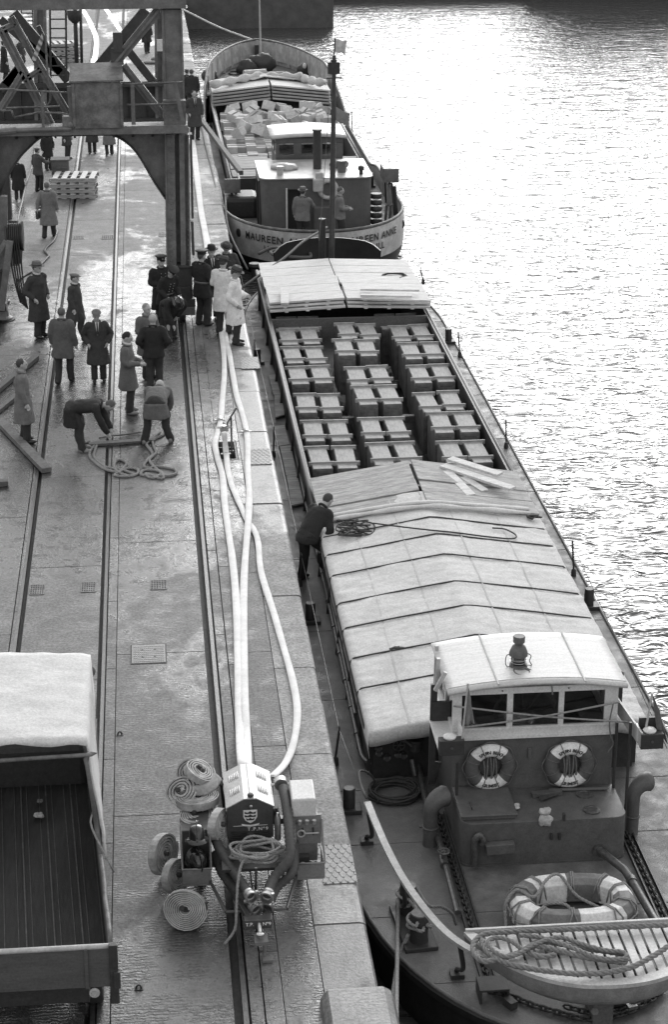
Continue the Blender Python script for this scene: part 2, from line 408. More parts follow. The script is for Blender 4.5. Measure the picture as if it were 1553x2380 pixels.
# coping stones with worn, rounded outer edge
mb = MB(); y = Y0
while y < Y1:
    L_ = random.uniform(1.15, 1.75); e = y+L_; dz = random.uniform(-.008, .01); dx = random.uniform(-.015, .01); z0 = .006+dz
    pr = [(-.64, -.3), (-.64, z0), (-.09+dx, z0), (-.035+dx, z0-.012), (-.008+dx, z0-.04), (dx, z0-.09), (dx-.005, -.32)]
    mb.prism([(q[0], y+.008, q[1]) for q in pr], (0, L_-.016, 0)); y = e
tag(mb.build('coping', M['coping']), kind='structure')
mb = MB(); z = -.34
for i in range(5):
    yy = Y0+(i % 2)*.6
    while yy < Y1: mb.box2((-.3, yy, z-.42), (-.03+random.uniform(-.01, .01), yy+1.38, z)); yy += 1.4
    z -= .43
tag(mb.build('quay_wall', mat('wet_dock_wall', .07, .5, 3, .4, .5, 14, stain=.5)), kind='structure')
# rails let into the paving: crane rail and the railway track, curving off to the left in the distance
def rail(name, x, w):
    mb = MB(); mb.box2((x-w/2, Y0, -.12), (x+w/2, 92, -.004)); tag(mb.build(name, M['railsteel']), kind='structure')
rail('crane_rail', RA, .06); rail('track_rail', RB, .055); rail('track_rail', RC, .055)
def curved(name, uv, w=0.12):
    pts = catmull([G(u, v, .003) for u, v in uv], 6); mb = MB(); rows = []
    for i, p in enumerate(pts):
        t = (pts[min(i+1, len(pts)-1)]-pts[max(0, i-1)]).normalized(); n = Vector((t.y, -t.x, 0))*w
        rows.append([p-n, p+n])
    mb.grid(rows); tag(mb.build(name, mat('rail_sky_glare', .7, .25, 20, .2, metal=.3)), kind='structure')  # white sky reflection on the far rails, put into the base colour
curved('siding_rail', [(217, 152), (222, 120), (223, 90), (215, 66), (205, 45), (196, 30), (185, 15), (168, 0)])
curved('siding_rail', [(287, 84), (276, 66), (266, 50), (255, 34), (243, 18), (228, 0)])
# water
wm = bpy.data.materials.new('dock_water'); wm.use_nodes = True; t = wm.node_tree; b = t.nodes['Principled BSDF']
b.inputs['Base Color'].default_value = (.06, .06, .06, 1); b.inputs['Roughness'].default_value = .15; b.inputs['IOR'].default_value = 1.333; b.inputs['Specular IOR Level'].default_value = .5
g = t.nodes.new('ShaderNodeNewGeometry')
def wnz(sc, scale, det, dist, rot=0.0):
    mp = t.nodes.new('ShaderNodeMapping'); mp.inputs['Scale'].default_value = sc; mp.inputs['Rotation'].default_value = (0, 0, rot); t.links.new(g.outputs['Position'], mp.inputs['Vector'])
    n = t.nodes.new('ShaderNodeTexNoise'); n.inputs['Scale'].default_value = scale; n.inputs['Detail'].default_value = det; n.inputs['Roughness'].default_value = .55; n.inputs['Distortion'].default_value = dist
    t.links.new(mp.outputs[0], n.inputs['Vector']); return n.outputs['Fac']
def mm(op, a, c, t=t):
    q = t.nodes.new('ShaderNodeMath'); q.operation = op
    for i, s in enumerate((a, c)):
        if isinstance(s, float): q.inputs[i].default_value = s
        else: t.links.new(s, q.inputs[i])
    return q.outputs[0]
hgt = mm('ADD', mm('MULTIPLY', wnz((.72, 1.25, 1), 2.3, 2, 1.0, .2), 1.0), mm('MULTIPLY', wnz((.6, 1.2, 1), .8, 2, .5, -.2), 1.6))
bp = t.nodes.new('ShaderNodeBump'); bp.inputs['Strength'].default_value = 1.0; bp.inputs['Distance'].default_value = .10
t.links.new(hgt, bp.inputs['Height']); t.links.new(bp.outputs[0], b.inputs['Normal'])
WZ = -1.6
mb = MB(); mb.add([(-.1, -30, WZ), (600, -30, WZ), (600, 700, WZ), (-.1, 700, WZ)], [(0, 1, 2, 3)])
tag(mb.build('water', wm, recalc=False), kind='structure')
# the far side of the dock
pr_ = atY(775, 40, 114.0)
mb = MB(); mb.box2((-.1, 114, -4), (pr_.x, 130, 1.2)); mb.box2((-.2, 113.9, 1.2), (pr_.x+.1, 130, 1.4))
tag(mb.build('dock_pier', mat('dark_pier_wall', .09, .8, 1.5, .3, .3)), 'dark stone pier closing the dock beyond the far barge', 'pier')
mb = MB(); mb.box2((pr_.x, 129, -4), (300, 160, 1.2)); mb.box2((26, 131, 1.2), (60, 155, 9)); mb.box2((22.5, 126.5, -1.6), (70, 129.1, 2.6))
tag(mb.build('dock_wall', mat('dark_far_wall', .08, .8, 1.5, .3, .3)), kind='structure')

# ================================================================ the dock crane portal
CY = 47.4
crane = empty('dock_crane', (RA, CY, 0), 'grey riveted travelling crane portal standing over the quay rails', 'crane')
def q(u, v, dy=0.0): return atY(u, v, CY+dy)
TH = .5
# front portal web plate with arched opening
arc = [(258, 311), (282, 322), (307, 342), (328, 370), (345, 400), (362, 428), (385, 462)]
arcL = [(100, 314), (84, 326), (67, 342), (48, 362), (29, 388), (14, 418), (2, 447), (-14, 480)]
mb = MB()
poly = [q(438, 296)] + [q(440, 462)] + [q(u, v) for u, v in arc[::-1]] + [q(250, 296)]
mb.prism(poly, (0, .06, 0))
poly = [q(110, 303)]+[q(u, v) for u, v in arcL]+[q(-90, 480), q(-90, 303)]
mb.prism(poly, (0, .06, 0)); mb.prism([q(250, 296), q(258, 311), q(100, 314), q(105, 303)], (0, .06, 0))
mb.build('web_plate', M['crane'], crane)
mb = MB() # arch flanges
for a in (arc, arcL):
    P = catmull([q(u, v, -.02) for u, v in a], 3)
    for p, r in zip(P, P[1:]): mb.bar(p, r, .035, .26, up=(0, 1, 0))
mb.bar(q(100, 314, .05), q(258, 311, .05), .26, .04)
mb.build('arch_flange', M['crane_dark'], crane)
mbr = MB() # rivets round the arch and down the leg
for i in range(26):
    p = q(398, 318+i*12, -.28); mbr.ell(p, (.022, .015, .022), 6, 4)
    p = q(437, 318+i*12, -.28); mbr.ell(p, (.02, .015, .02), 6, 4)
# legs: two flanged columns with dark recess between, on a wheeled bogie
def leg(u0, u1, u0b, u1b, v0, v1):
    mb = MB()
    def col(fa, fb, dy0, dy1):
        A0, A1 = q(u0, v0), q(u1, v0); B0, B1 = q(u0b, v1), q(u1b, v1)
        a = A0.lerp(A1, fa); c = A0.lerp(A1, fb); e = B0.lerp(B1, fa); f = B0.lerp(B1, fb); D0 = Vector((0, dy0, 0)); D1 = Vector((0, dy1, 0))
        mb.hexa([e+D0, f+D0, f+D1, e+D1, a+D0, c+D0, c+D1, a+D1])
    if v1 < 690: mb.v += mbr.v; mb.f += mbr.f; mb.m += mbr.m
    col(0, .40, -.26, .3); col(.58, .80, -.30, .3); col(.40, .58, .02, .25); col(.80, .93, -.18, .2); col(.93, 1, -.3, .3); col(-.02, .03, -.34, .34)
    return mb.build('leg', M['crane'], crane, bevel=.008)
leg(383, 438, 388, 443, 308, 648)
leg(-72, -8, -64, 10, 308, 700)
def bogie(c):
    mb = MB(); mb.box(c+Vector((0, 0, .46)), (.62, .9, .22)); mb.box(c+Vector((0, 0, .95)), (.5, .7, .76)); mb.box(c+Vector((0, 0, 1.36)), (.62, .8, .05)); mb.box(c+Vector((0, -.42, .72)), (.38, .08, .3))
    b = mb.build('bogie', M['crane_dark'], crane, bevel=.01)
    for s in (-.3, .3):
        w = MB().cyl(c+Vector((-.06, s, .2)), c+Vector((.06, s, .2)), .22, 18); w.cyl(c+Vector((-.09, s, .2)), c+Vector((-.05, s, .2)), .26, 18).build('wheel', M['crane_dark'], b)
    g = MB().box(c+Vector((0, -.5, .28)), (.6, .05, .2)); g.build('guard', M['crane'], b, bevel=.005)
bogie(Vector((RA, CY, 0))); bogie(Vector((RA, CY+5.4, 0))); bogie(Vector((-6.15, CY, 0))); bogie(Vector((-6.15, CY+5.4, 0)))
mb = MB() # dark cable trunking down the outer side of the leg
mb.bar(q(443, 310, -.05), q(447, 505, -.05), .05, .3); mb.bar(q(446, 512, -.05), q(449, 590, -.05), .06, .34); mb.build('cable_trunk', M['crane_dark'], crane)
# upper post of the front frame and the top beam
mb = MB(); a, c = q(376, 22), q(421, 22); e, f = q(385, 298), q(430, 298)
D = Vector((0, .45, 0)); mb.hexa([e, f, f+D, e+D, a, c, c+D, a+D]); mb.bar(q(377, 22, -.02), q(386, 298, -.02), .05, .06); mb.bar(q(420, 22, -.02), q(429, 298, -.02), .05, .06)
mb.build('post', M['crane'], crane, bevel=.006)
mb = MB(); e = .3
mb.hexa([q(-90, 24, -.1), q(432, 19, -.1), q(432, 19, e), q(-90, 24, e), q(-90, -30, -.1), q(432, -32, -.1), q(432, -32, e), q(-90, -30, e)])
mb.box2(q(-90, 25, -.22), q(434, 12, .4)); mb.build('top_beam', M['crane'], crane, bevel=.006)
# rear frame: posts, dark girder, bracing
RY = 5.0
def r(u, v): return atY(u, v, CY+RY)
mb = MB()
for u0, u1 in ((358, 380), (77, 106)):
    for (xa, xb, d) in ((0, .3, .3), (.3, .75, .12), (.75, 1, .3)):
        A, B, C_, D_ = r(u0, -10), r(u1, -10), r(u0+3, 300), r(u1+3, 300)
        a = A.lerp(B, xa); b2 = A.lerp(B, xb); c = C_.lerp(D_, xa); d2 = C_.lerp(D_, xb); O = Vector((0, d, 0)); I = Vector((0, -d/2, 0))
        mb.hexa([c+I, d2+I, d2+O, c+O, a+I, b2+I, b2+O, a+O])
sep(mb, 'rear_post', M['crane'], crane)
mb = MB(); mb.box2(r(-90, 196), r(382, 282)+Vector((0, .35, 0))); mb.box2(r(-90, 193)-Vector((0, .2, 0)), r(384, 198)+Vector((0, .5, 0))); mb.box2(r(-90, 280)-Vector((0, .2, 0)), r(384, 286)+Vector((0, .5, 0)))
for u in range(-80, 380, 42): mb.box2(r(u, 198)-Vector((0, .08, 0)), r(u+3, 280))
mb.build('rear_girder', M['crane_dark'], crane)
mb = MB(); mb.box(Vector((RA-.1, CY+5.4, 2.6)), (.36, .4, 2.6)); mb.box(Vector((-6.15, CY+5.4, 2.6)), (.36, .4, 2.6)); sep(mb, 'rear_leg', M['crane_dark'], crane)
mb = MB() # rear braces and the side lattice, dark against the quay
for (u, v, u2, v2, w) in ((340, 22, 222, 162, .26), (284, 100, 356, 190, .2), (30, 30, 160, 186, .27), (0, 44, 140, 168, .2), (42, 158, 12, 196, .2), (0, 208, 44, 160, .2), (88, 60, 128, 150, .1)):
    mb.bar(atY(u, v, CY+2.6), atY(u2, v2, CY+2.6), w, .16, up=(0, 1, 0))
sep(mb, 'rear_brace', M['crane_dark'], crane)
mb = MB()
for (u, v, u2, v2, w) in ((368, 24, 262, 152, .22), (286, 152, 372, 262, .19), (2, 66, 122, 300, .21), (24, 40, 156, 262, .17), (95, 160, 56, 186, .13), (54, 168, 0, 256, .18), (0, 72, 36, 56, .16)):
    mb.bar(q(u, v, .1), q(u2, v2, .1), w, .12, up=(0, 1, 0)); mb.bar(q(u, v, .0), q(u2, v2, .0), w*.25, .06, up=(0, 1, 0))
sep(mb, 'brace', M['crane'], crane)
mb = MB(); mb.box2(q(261, 76, -.05), q(284, 118, .2)); mb.bar(q(272, 112), q(272, 150), .3, .04, up=(0, 1, 0)); mb.build('gusset', M['crane_dark'], crane)
# walkway in front of the frame
PY = -.75
def w(u, v, dy=PY): return atY(u, v, CY+dy)
z0 = w(200, 300).z
mb = MB(); a = w(-90, 297); b2 = w(436, 297)
mb.box2((a.x, CY+PY, z0-.06), (b2.x, CY-.02, z0+.02)); mb.box2((a.x, CY+PY-.06, z0-.13), (b2.x, CY+PY, z0+.06)); mb.build('walkway', M['crane'], crane, bevel=.004)
mb = MB()
for u in range(-60, 430, 46): p = w(u, 300); mb.bar(p, Vector((p.x, CY, z0-.32)), .05, .05)
sep(mb, 'bracket', M['crane_dark'], crane)
mb = MB(); pc = MB()
for (u, v, u2, v2) in ((-60, 207, 34, 207), (32, 209, 166, 216), (14, 251, 138, 247), (0, 257, 26, 257), (26, 257, 31, 271), (31, 273, 96, 260), (96, 260, 160, 265), (286, 196, 424, 191), (294, 244, 410, 241)):
    mb.cyl(w(u, v, PY), w(u2, v2, PY), .024, 6)
for (u, v, u2, v2, wd) in ((97, 212, 100, 298, .06), (307, 196, 310, 290, .09), (405, 190, 425, 284, .09), (160, 200, 166, 292, .1)):
    pc.bar(w(u, v, PY), w(u2, v2, PY), wd, .05, up=(0, 1, 0))
pc.cyl(w(37, 303, PY-.1), w(165, 299, PY-.1), .055, 8); pc.cyl(w(37, 303, PY-.1), w(-60, 312, PY-.1), .08, 8)
sep(mb, 'handrail', M['crane_box'], crane, smooth=True); sep(pc, 'rail_post', M['crane'], crane)
# hinged control box with a sloping lid
a, b2 = w(168, 190), w(284, 290); x0, x1 = a.x, b2.x; zt = a.z; zb = z0+.03
mb = MB(); mb.box2((x0, CY+PY-.12, zb), (x1, CY+PY+.55, zt)); mb.box2((x0-.03, CY+PY-.15, zb+.05), (x0+.04, CY+PY-.12, zt-.03)); mb.box2((x1-.04, CY+PY-.15, zb+.05), (x1+.03, CY+PY-.12, zt-.03))
bx = mb.build('control_box', M['crane_box'], crane, bevel=.012)
mb = MB(); mb.prism([(x0-.08, CY+PY-.18, zt), (x1+.06, CY+PY-.18, zt+.02), (x1+.04, CY+PY+.75, zt+.30), (x0-.06, CY+PY+.75, zt+.28)], (0, 0, .035)); mb.build('lid', M['crane_box'], bx)
MB().box2((x0-.28, CY+PY-.1, zb), (x0-.02, CY+PY+.3, zb+.28)).ell((x0-.1, CY+PY-.14, zb+.1), (.07, .05, .07)).build('switch_case', M['crane_box'], crane, bevel=.01)
# electrical trunk standing at the foot of the right post
a = w(384, 258, -.4); mb = MB(); mb.box((a.x+.22, CY-.4, z0+.3), (.52, .3, .58)); mb.build('switch_box', M['crane_box'], crane, bevel=.01)
MB().box(atY(372, 105, CY+4.6), (.18, .06, .3)).build('notice_plate', M['label'], crane)
# ladders and hanging rods behind the frame
def ladder(u0, u1, v0, v1, n, dy, t=.04):
    mb = MB()
    for u in (u0, u1): mb.bar(atY(u, v0, CY+dy), atY(u+2, v1, CY+dy), t, t)
    for i in range(n):
        v = v0+(v1-v0)*(i+.5)/n; mb.cyl(atY(u0+1, v, CY+dy), atY(u1+1, v, CY+dy), .018, 5)
    mb.build('ladder', M['crane_dark'], crane)
ladder(115, 152, -10, 186, 9, 2.2, .05); ladder(48, 74, -10, 80, 10, 6.5, .03)
mb = MB(); mb.cyl(atY(173, 0, CY+1.2), atY(178, 166, CY+1.2), .05, 8); mb.lathe([(.2, .2), (.16, 0), (.06, -.1)], 10, Matrix.Translation(atY(173, 44, CY+1.2))); mb.cyl(atY(186, 0, CY+1.2), atY(190, 166, CY+1.2), .035, 8)
sep(mb, 'hanging_rod', M['crane_dark'], crane, smooth=True)
mb = MB(); mb.tube(catmull([w(104, 40, -.2), w(106, 110, -.2), w(110, 170, -.2), w(116, 215, -.2), (w(114, 238, -.2)), w(100, 250, -.2)], 5), .025, 6); mb.tube(catmull([w(35, 44, -.1), w(60, 96, -.1), w(80, 140, -.1)], 4), .03, 6); mb.build('conduit', M['crane_box'], crane, smooth=True)
MB().prism([w(97, 76, -.3), w(100, 94, -.3), w(82, 142, -.3), w(72, 140, -.3), w(86, 102, -.3)], (0, .03, 0)).build('warning_stripe_bar', mat('striped_bar', .5, .6, 3, .1, wave=('DIAGONAL', 3.5, .8, 0.2)), crane)
# reel of cable, bucket and capstan at the left leg
# inclined strut of the portal on the left
mb = MB(); mb.bar(q(3, 455, -.2), q(6, 640, -.2), .26, .2, up=(0, 1, 0)); mb.bar(q(22, 560, -.6), q(2, 720, -.6), .16, .16, up=(0, 1, 0)); mb.bar(q(-12, 600, -.6), q(12, 560, -.6), .1, .1)
sep(mb, 'strut', M['crane'], crane)
rl = empty('cable_reel', G(30, 640, 0)+Vector((0, 0, 0)), 'drum of coiled power cable hung by the left crane leg', 'cable reel')
c = atY(33, 549, CY-.1)
mb = MB(); X = Matrix.Translation(c) @ Matrix.Rotation(R_(90), 4, 'Y')
mb.lathe([(.36, -.02), (.36, .02)], 24, Matrix.Translation(c+Vector((-.19, 0, 0))) @ Matrix.Rotation(R_(90), 4, 'Y')); mb.lathe([(.36, -.02), (.36, .02)], 24, Matrix.Translation(c+Vector((.19, 0, 0))) @ Matrix.Rotation(R_(90), 4, 'Y'))
sep(mb, 'flange', M['crane_dark'], rl)
mb = MB()
for i in range(7): mb.tube([c+Vector((-.15+i*.05, math.cos(a)*.3, math.sin(a)*.3)) for a in [k*math.pi/9 for k in range(18)]], .026, 6, closed=True)
mb.build('cable', M['rubber'], rl, smooth=True)
mb = MB()
for i in range(5): mb.tube(catmull([c+Vector((-.12+i*.05, -.28, .05)), c+Vector((-.1+i*.06, -.35, -.5)), c+Vector((-.02+i*.05, -.4, -1.1-.05*i)), c+Vector((.08+i*.04, -.42, -1.55-.04*i))], 6), .02, 6)
mb.build('hanging_cable', M['rubber'], rl, smooth=True)
bk = empty('bucket', atY(41, 610, CY-.3), 'dark bucket hung beneath the cable drum', 'bucket')
p = atY(41, 612, CY-.3); mb = MB().lathe([(.10, 0), (.13, .34), (.12, .34), (.09, .02)], 16, Matrix.Translation(p)); mb.build('body', M['crane_dark'], bk, smooth=2)
MB().tube([p+Vector((.13*math.cos(a), 0, .34+.15*math.sin(a))) for a in [k*math.pi/8 for k in range(9)]], .01, 5).build('handle', M['steel'], bk)
cp = empty('capstan', G(6, 742), 'squat iron capstan at the left edge of the quay', 'capstan')
p = G(6, 742); MB().lathe([(.24, 0), (.24, .05), (.16, .1), (.13, .3), (.2, .42), (.2, .48), (.1, .5)], 20, Matrix.Translation(p)).build('drum', M['crane'], cp, smooth=2); MB().lathe([(.3, 0), (.3, .02)], 20, Matrix.Translation(p)).build('base', M['iron'], cp)
ph = [G(38, 652, .05), G(60, 638, .03), G(80, 628, .03), G(108, 600, .03), G(112, 594, .03), G(103, 583, .03), G(110, 572, .03), G(122, 562, .03), G(128, 550, .03), G(133, 535, .03)]
rope('power_cable', ph, .035, M['rubber'], 'thick black power cable snaking from the crane across the quay', 'cable')
rope('power_cable', [G(38, 520, 1.2), G(50, 470, .8), G(62, 420, .4), G(75, 380, .1), G(80, 340, .03)], .03, M['rubber'], 'black cable rising from the quay to the drum on the crane leg', 'cable')
# ================================================================ near barge
CX, HW = 2.65, 2.62; DZ = -.8
def half(y):
    if y < 22.7: return 2.62*math.sqrt(max(0, 1-((22.7-y)/4.1)**2))
    if y > 49: return 2.62*math.sqrt(max(0, 1-((y-49)/5.76)**2))
    return 2.62
barge = empty('motor_barge', (CX, 36, WZ), 'long low motor barge along the quay with crates in its open hatch', 'barge')
ys = [18.6+4.1*(1-math.cos(math.pi/2*i/14)) for i in range(15)]+[22.7+i*(49-22.7)/22 for i in range(1, 23)]+[49+5.76*math.sin(math.pi/2*i/18) for i in range(1, 19)]
HY0, HY1, HX0, HX1 = 25.15, 51.9, .60, 4.52
out_l = [Vector((CX-half(y), y, 0)) for y in ys]; out_r = [Vector((CX+half(y), y, 0)) for y in ys]
mb = MB()                                       # hull skin with a little tumblehome, a rubbing strake and a flared stern
def ring(off, z): return [Vector((CX-(half(y)+off if half(y) > .01 else 0), y, z)) for y in ys]+[Vector((CX+(half(y)+off), y, z)) for y in ys[::-1][1:-1]]
rg = [ring(0, DZ), ring(.04, DZ-.03), ring(.045, DZ-.11), ring(0, DZ-.14), ring(-.02, DZ-.5), ring(-.08, -1.5), ring(-.3, -2.6)]
rg = [r_+[r_[0]] for r_ in rg]
mb.grid(rg); hull = mb.build('hull', M['hull'], barge, smooth=2)
mb = MB(); n = 5
def strip(ya, yb, fa, fb, z):
    yy = [y for y in ys if ya < y < yb]; yy = [ya]+yy+[yb]
    mb.grid([[Vector((fa(y)+(fb(y)-fa(y))*k/4, y, z)) for k in range(5)] for y in yy])
strip(18.6, HY0, lambda y: CX-half(y), lambda y: CX+half(y), DZ); strip(HY1, 54.76, lambda y: CX-half(y), lambda y: CX+half(y), DZ)
strip(HY0, HY1, lambda y: CX-half(y), lambda y: HX0, DZ); strip(HY0, HY1, lambda y: HX1, lambda y: CX+half(y), DZ)
mb.build('deck', M['deck'], barge)
mb = MB()                                       # welded deck seams and a waterway bar along the edge
for y in (19.9, 21.4, 23.2, 24.7, 27.6, 30.2, 33.4, 36.5, 39.8, 42.9, 46, 49.2, 52.4):
    a = half(y)
    if HY0 < y < HY1: mb.box2((CX-a+.03, y, DZ), (HX0-.02, y+.015, DZ+.006)); mb.box2((HX1+.02, y, DZ), (CX+a-.03, y+.015, DZ+.006))
    else: mb.box2((CX-a+.05, y, DZ), (CX+a-.05, y+.015, DZ+.006))
sep(mb, 'deck_seam', M['deck'], barge)
mb = MB(); P = [Vector((CX-half(y)+.01, y, DZ+.01)) for y in ys]+[Vector((CX+half(y)-.01, y, DZ+.01)) for y in ys[::-1][1:]]
mb.tube(P, .028, 6, closed=True); mb.build('gunwale', M['deck'], barge, smooth=True)
mb = MB()                                       # coaming round the hatch and the hold inside it
ct = .0
for x0, x1 in ((HX0-.03, HX0+.03), (HX1-.03, HX1+.03)):
    mb.box2((x0, HY0, -1.5), (x1, HY1, ct)); 
mb.box2((HX0+.03, HY0-.03, -1.5), (HX1-.03, HY0+.03, ct)); mb.box2((HX0+.03, HY1-.03, -1.5), (HX1-.03, HY1+.03, ct)); mb.box2((HX0, HY0, -1.56), (HX1, HY1, -1.5))
mb.build('coaming', M['iron'], barge, bevel=.008)
mb = MB()
for x in (HX0-.05, HX1+.05): mb.cyl((x, HY0, ct-.02), (x, HY1, ct-.02), .045, 8)
sep(mb, 'coaming_rail', M['iron'], barge, smooth=True)
mb = MB()
for i in range(16):
    y = HY0+.8+i*1.65
    for x, s in ((HX0-.03, -1), (HX1+.03, 1)): mb.prism([(x, y, DZ), (x+s*.07, y, DZ), (x, y, ct-.12)], (0, .02, 0))
sep(mb, 'coaming_bracket', M['iron'], barge)
mb = MB(); mb.box2((HX0+.03, 46.9, -.6), (HX1-.03, 47.0, .0)); mb.box2((HX0+.03, 34.9, -.6), (HX1-.03, 35.0, .0)); mb.box2((HX0+.04, 40.9, -.75), (HX1-.04, 41.05, -.6)); sep(mb, 'hatch_beam', M['darkwood'], barge)
# bow bulwark
mb = MB(); ang = [53.75]+[y for y in ys if y > 53.8]; P = [Vector((CX-half(y), y, 0)) for y in ang]+[Vector((CX+half(y), y, 0)) for y in ang[::-1][1:]]
def off(p, d, z): c = Vector((CX, 50.5, 0)); return Vector((p.x, p.y, z))+(p-c).normalized()*d
mb.grid([[off(p, .0, DZ) for p in P], [off(p, .05, -.25) for p in P], [off(p, .1, .18-.5*max(0, (54.1-p.y))) for p in P], [off(p, .03, .18-.5*max(0, (54.1-p.y))) for p in P], [off(p, .04, -.25) for p in P], [off(p, -.07, DZ) for p in P]])
mb.build('bow_bulwark', M['hull'], barge, smooth=2)
# windlass, samson post
mb = MB(); mb.cyl((2.05, 53.1, -.3), (2.6, 53.1, -.3), .16, 14); mb.cyl((1.95, 53.1, -.3), (2.05, 53.1, -.3), .24, 14); mb.cyl((3.0, 53.1, -.3), (3.4, 53.1, -.3), .14, 14); mb.box((2.7, 53.1, -.55), (.3, .4, .5)); mb.cyl((2.3, 53.1, -.8), (2.3, 53.1, -.3), .05); mb.lathe([(.28, 0), (.28, .06), (.1, .06)], 16, Matrix.Translation((3.55, 53.1, -.4)) @ Matrix.Rotation(R_(90), 4, 'Y'))
mb.build('windlass', M['steel'], barge, bevel=.01)
a = atY(749, 600, 52.9); MB().cyl((a.x, 52.9, DZ), (a.x, 52.9, atY(749, 508, 52.9).z), .1, 14).build('stove_pipe', M['iron'], barge, smooth=2)
rope('rope_pile', [G(600, 590, -.5), G(640, 575, -.3), G(690, 590, -.3), G(660, 600, -.35), G(630, 585, -.3), G(700, 578, -.2), G(720, 598, -.3), G(640, 592, -.2), G(680, 572, -.15), G(725, 580, -.2)], .05, M['rope_gr'], 'heavy grey rope heaped in the bow beside the windlass', 'rope', laid=False)
# mast with lamp, crosstree, two flags
mast = empty('mast', (2.72, 52.6, DZ), 'tall dark mast with lantern and two flags at the bow of the near barge', 'mast')
MY = 52.6; base = atY(770, 640, MY); top = atY(777, 128, MY)
base = Vector((base.x, MY, DZ)); MB().tube([base, base.lerp(top, .5), top], [.085, .075, .05], 12).build('pole', mat('dark_varnished_mast', .05, .35, 6, .3), mast, smooth=2)
MB().cyl(top, atY(779, 88, MY), .018, 6).build('flagstaff', M['iron'], mast)
l = atY(776, 158, MY); MB().cyl(l-Vector((0, 0, .16)), l+Vector((0, 0, .16)), .12, 12).cyl(l+Vector((0, 0, .16)), l+Vector((0, 0, .22)), .08, 10).box(l+Vector((-.13, 0, 0)), (.06, .1, .3)).box(l+Vector((.13, 0, 0)), (.06, .1, .3)).build('masthead_lamp', M['iron'], mast, bevel=.006)
l = atY(776, 181, MY); MB().bar(l-Vector((.2, 0, 0)), l+Vector((.22, 0, 0)), .04).build('crosstree', M['iron'], mast)
fl = mat('faded_flag_cloth', .5, .8, 8, .25, .3, 20)
def flag(name, pts, parent, mt, amp=.05, n=10, ph=0.0):   # four corners; cloth waves between them
    a, b2, c, d = [Vector(p) for p in pts]; rows = []
    for i in range(n+1):
        s = i/n; r1 = []
        for j in range(n+1):
            t_ = j/n; p = (a.lerp(b2, t_)).lerp(d.lerp(c, t_), s)
            p.y += amp*math.sin(t_*7+s*3+ph)*t_**.6; p.z += amp*.5*math.sin(t_*9-s*4+ph)*t_; r1.append(p)
        rows.append(r1)
    m_ = MB().grid(rows); o = m_.build(name, mt, parent, smooth=True)
    so = o.modifiers.new('thickness', 'SOLIDIFY'); so.thickness = .006; return o
flag('flag', [atY(780, 90, MY), atY(807, 96, MY), atY(802, 126, MY), atY(779, 120, MY)], mast, fl)
flag('flag', [atY(778, 247, MY), atY(814, 266, MY), atY(811, 296, MY), atY(779, 278, MY)], mast, mat('grey_flag_cloth', .22, .8, 8, .2, .3, 20))
MB().tube([atY(764, 250, MY), atY(756, 380, MY), atY(742, 560, MY-.3)], .009, 5).tube([atY(774, 184, MY), atY(770, 300, MY), atY(768, 480, MY)], .007, 5).build('halyard', M['rope_gr'], mast)
# bollards and stanchions
def bollard(p, label, r=.085, h=.34, mooring=False):
    t_ = empty('bollard', p, label, 'bollard', 'bollards along the barge deck'); mb = MB().box(p+Vector((0, 0, .035)), (.34, .26, .07)); mb.build('base_plate', M['iron'], t_, bevel=.01)
    MB().lathe([(r, .07), (r, h), (r*.9, h+.02)], 16, Matrix.Translation(p)).build('post', M['iron'], t_, smooth=2)
    MB().lathe([(r*.9, h+.021), (r*.86, h+.03)], 16, Matrix.Translation(p)).build('cap', M['crane_box'], t_, smooth=2); return t_
for u, v, lb in ((1048, 797, 'black bollard on the outer deck edge abreast of the middle crates'), (1369, 1413, 'black bollard on the outer deck edge abreast of the tarpaulin'), (590, 845, 'small bollard on the quayside deck edge below the man in the white coat'), (716, 1447, 'black bollard on the quayside deck behind the bent deckhand'), (809, 1885, 'black bollard on the quayside deck near the coiled rope')):
    p = G(u, v, DZ); p.x = min(max(p.x, .2), 5.1); bollard(p, lb)
def stanch(p, top, label):
    t_ = empty('stanchion', p, label, 'stanchion', 'stanchions holding the wire rail'); MB().lathe([(.05, 0), (.045, .1), (.03, .14)], 10, Matrix.Translation(p)).build('socket', M['iron'], t_, smooth=2)
    MB().cyl(p+Vector((0, 0, .12)), top, .018, 8).build('post', M['iron'], t_, smooth=2)
    MB().tube([top+Vector((0, .035*math.cos(a), .035+.035*math.sin(a))) for a in [k*math.pi/4 for k in range(8)]], .01, 5, closed=True).build('eye', M['iron'], t_, smooth=True)
SL = []; SR = []
for u, v, ut, vt, lb in ((1069, 830, 1066, 778, 'iron stanchion on the outer deck beside the crates'), (1177, 1042, 1177, 983, 'iron stanchion on the outer deck beside the last crates'), (1334, 1338, 1332, 1265, 'iron stanchion on the outer deck abreast of the tarpaulin'), (984, 660, 978, 628, 'short iron stanchion on the outer deck at the far hatch boards')):
    p = G(u, v, DZ); t_ = atY(ut, vt, p.y); SR.append((p.y, t_)); stanch(p, t_, lb)
for u, v, ut, vt, lb in ((633, 1062, 637, 998, 'iron stanchion on the quayside deck beside the hose pit'), (590, 844, 592, 795, 'iron stanchion on the quayside deck by the men in white coats'), (695, 1362, 702, 1296, 'iron stanchion on the quayside deck behind the bent deckhand'), (778, 1778, 789, 1697, 'iron stanchion on the quayside deck near the end of the tarpaulin')):
    p = G(u, v, DZ); p.x = max(p.x, .14); t_ = atY(ut, vt, p.y); SL.append((p.y, t_)); stanch(p, t_, lb)
SR.sort(); SL.sort()
def wire(pts, lb): 
    o = MB().tube(pts, .006, 5).build('wire_rail', M['steel'], None, smooth=True); tag(o, lb, 'wire rail')
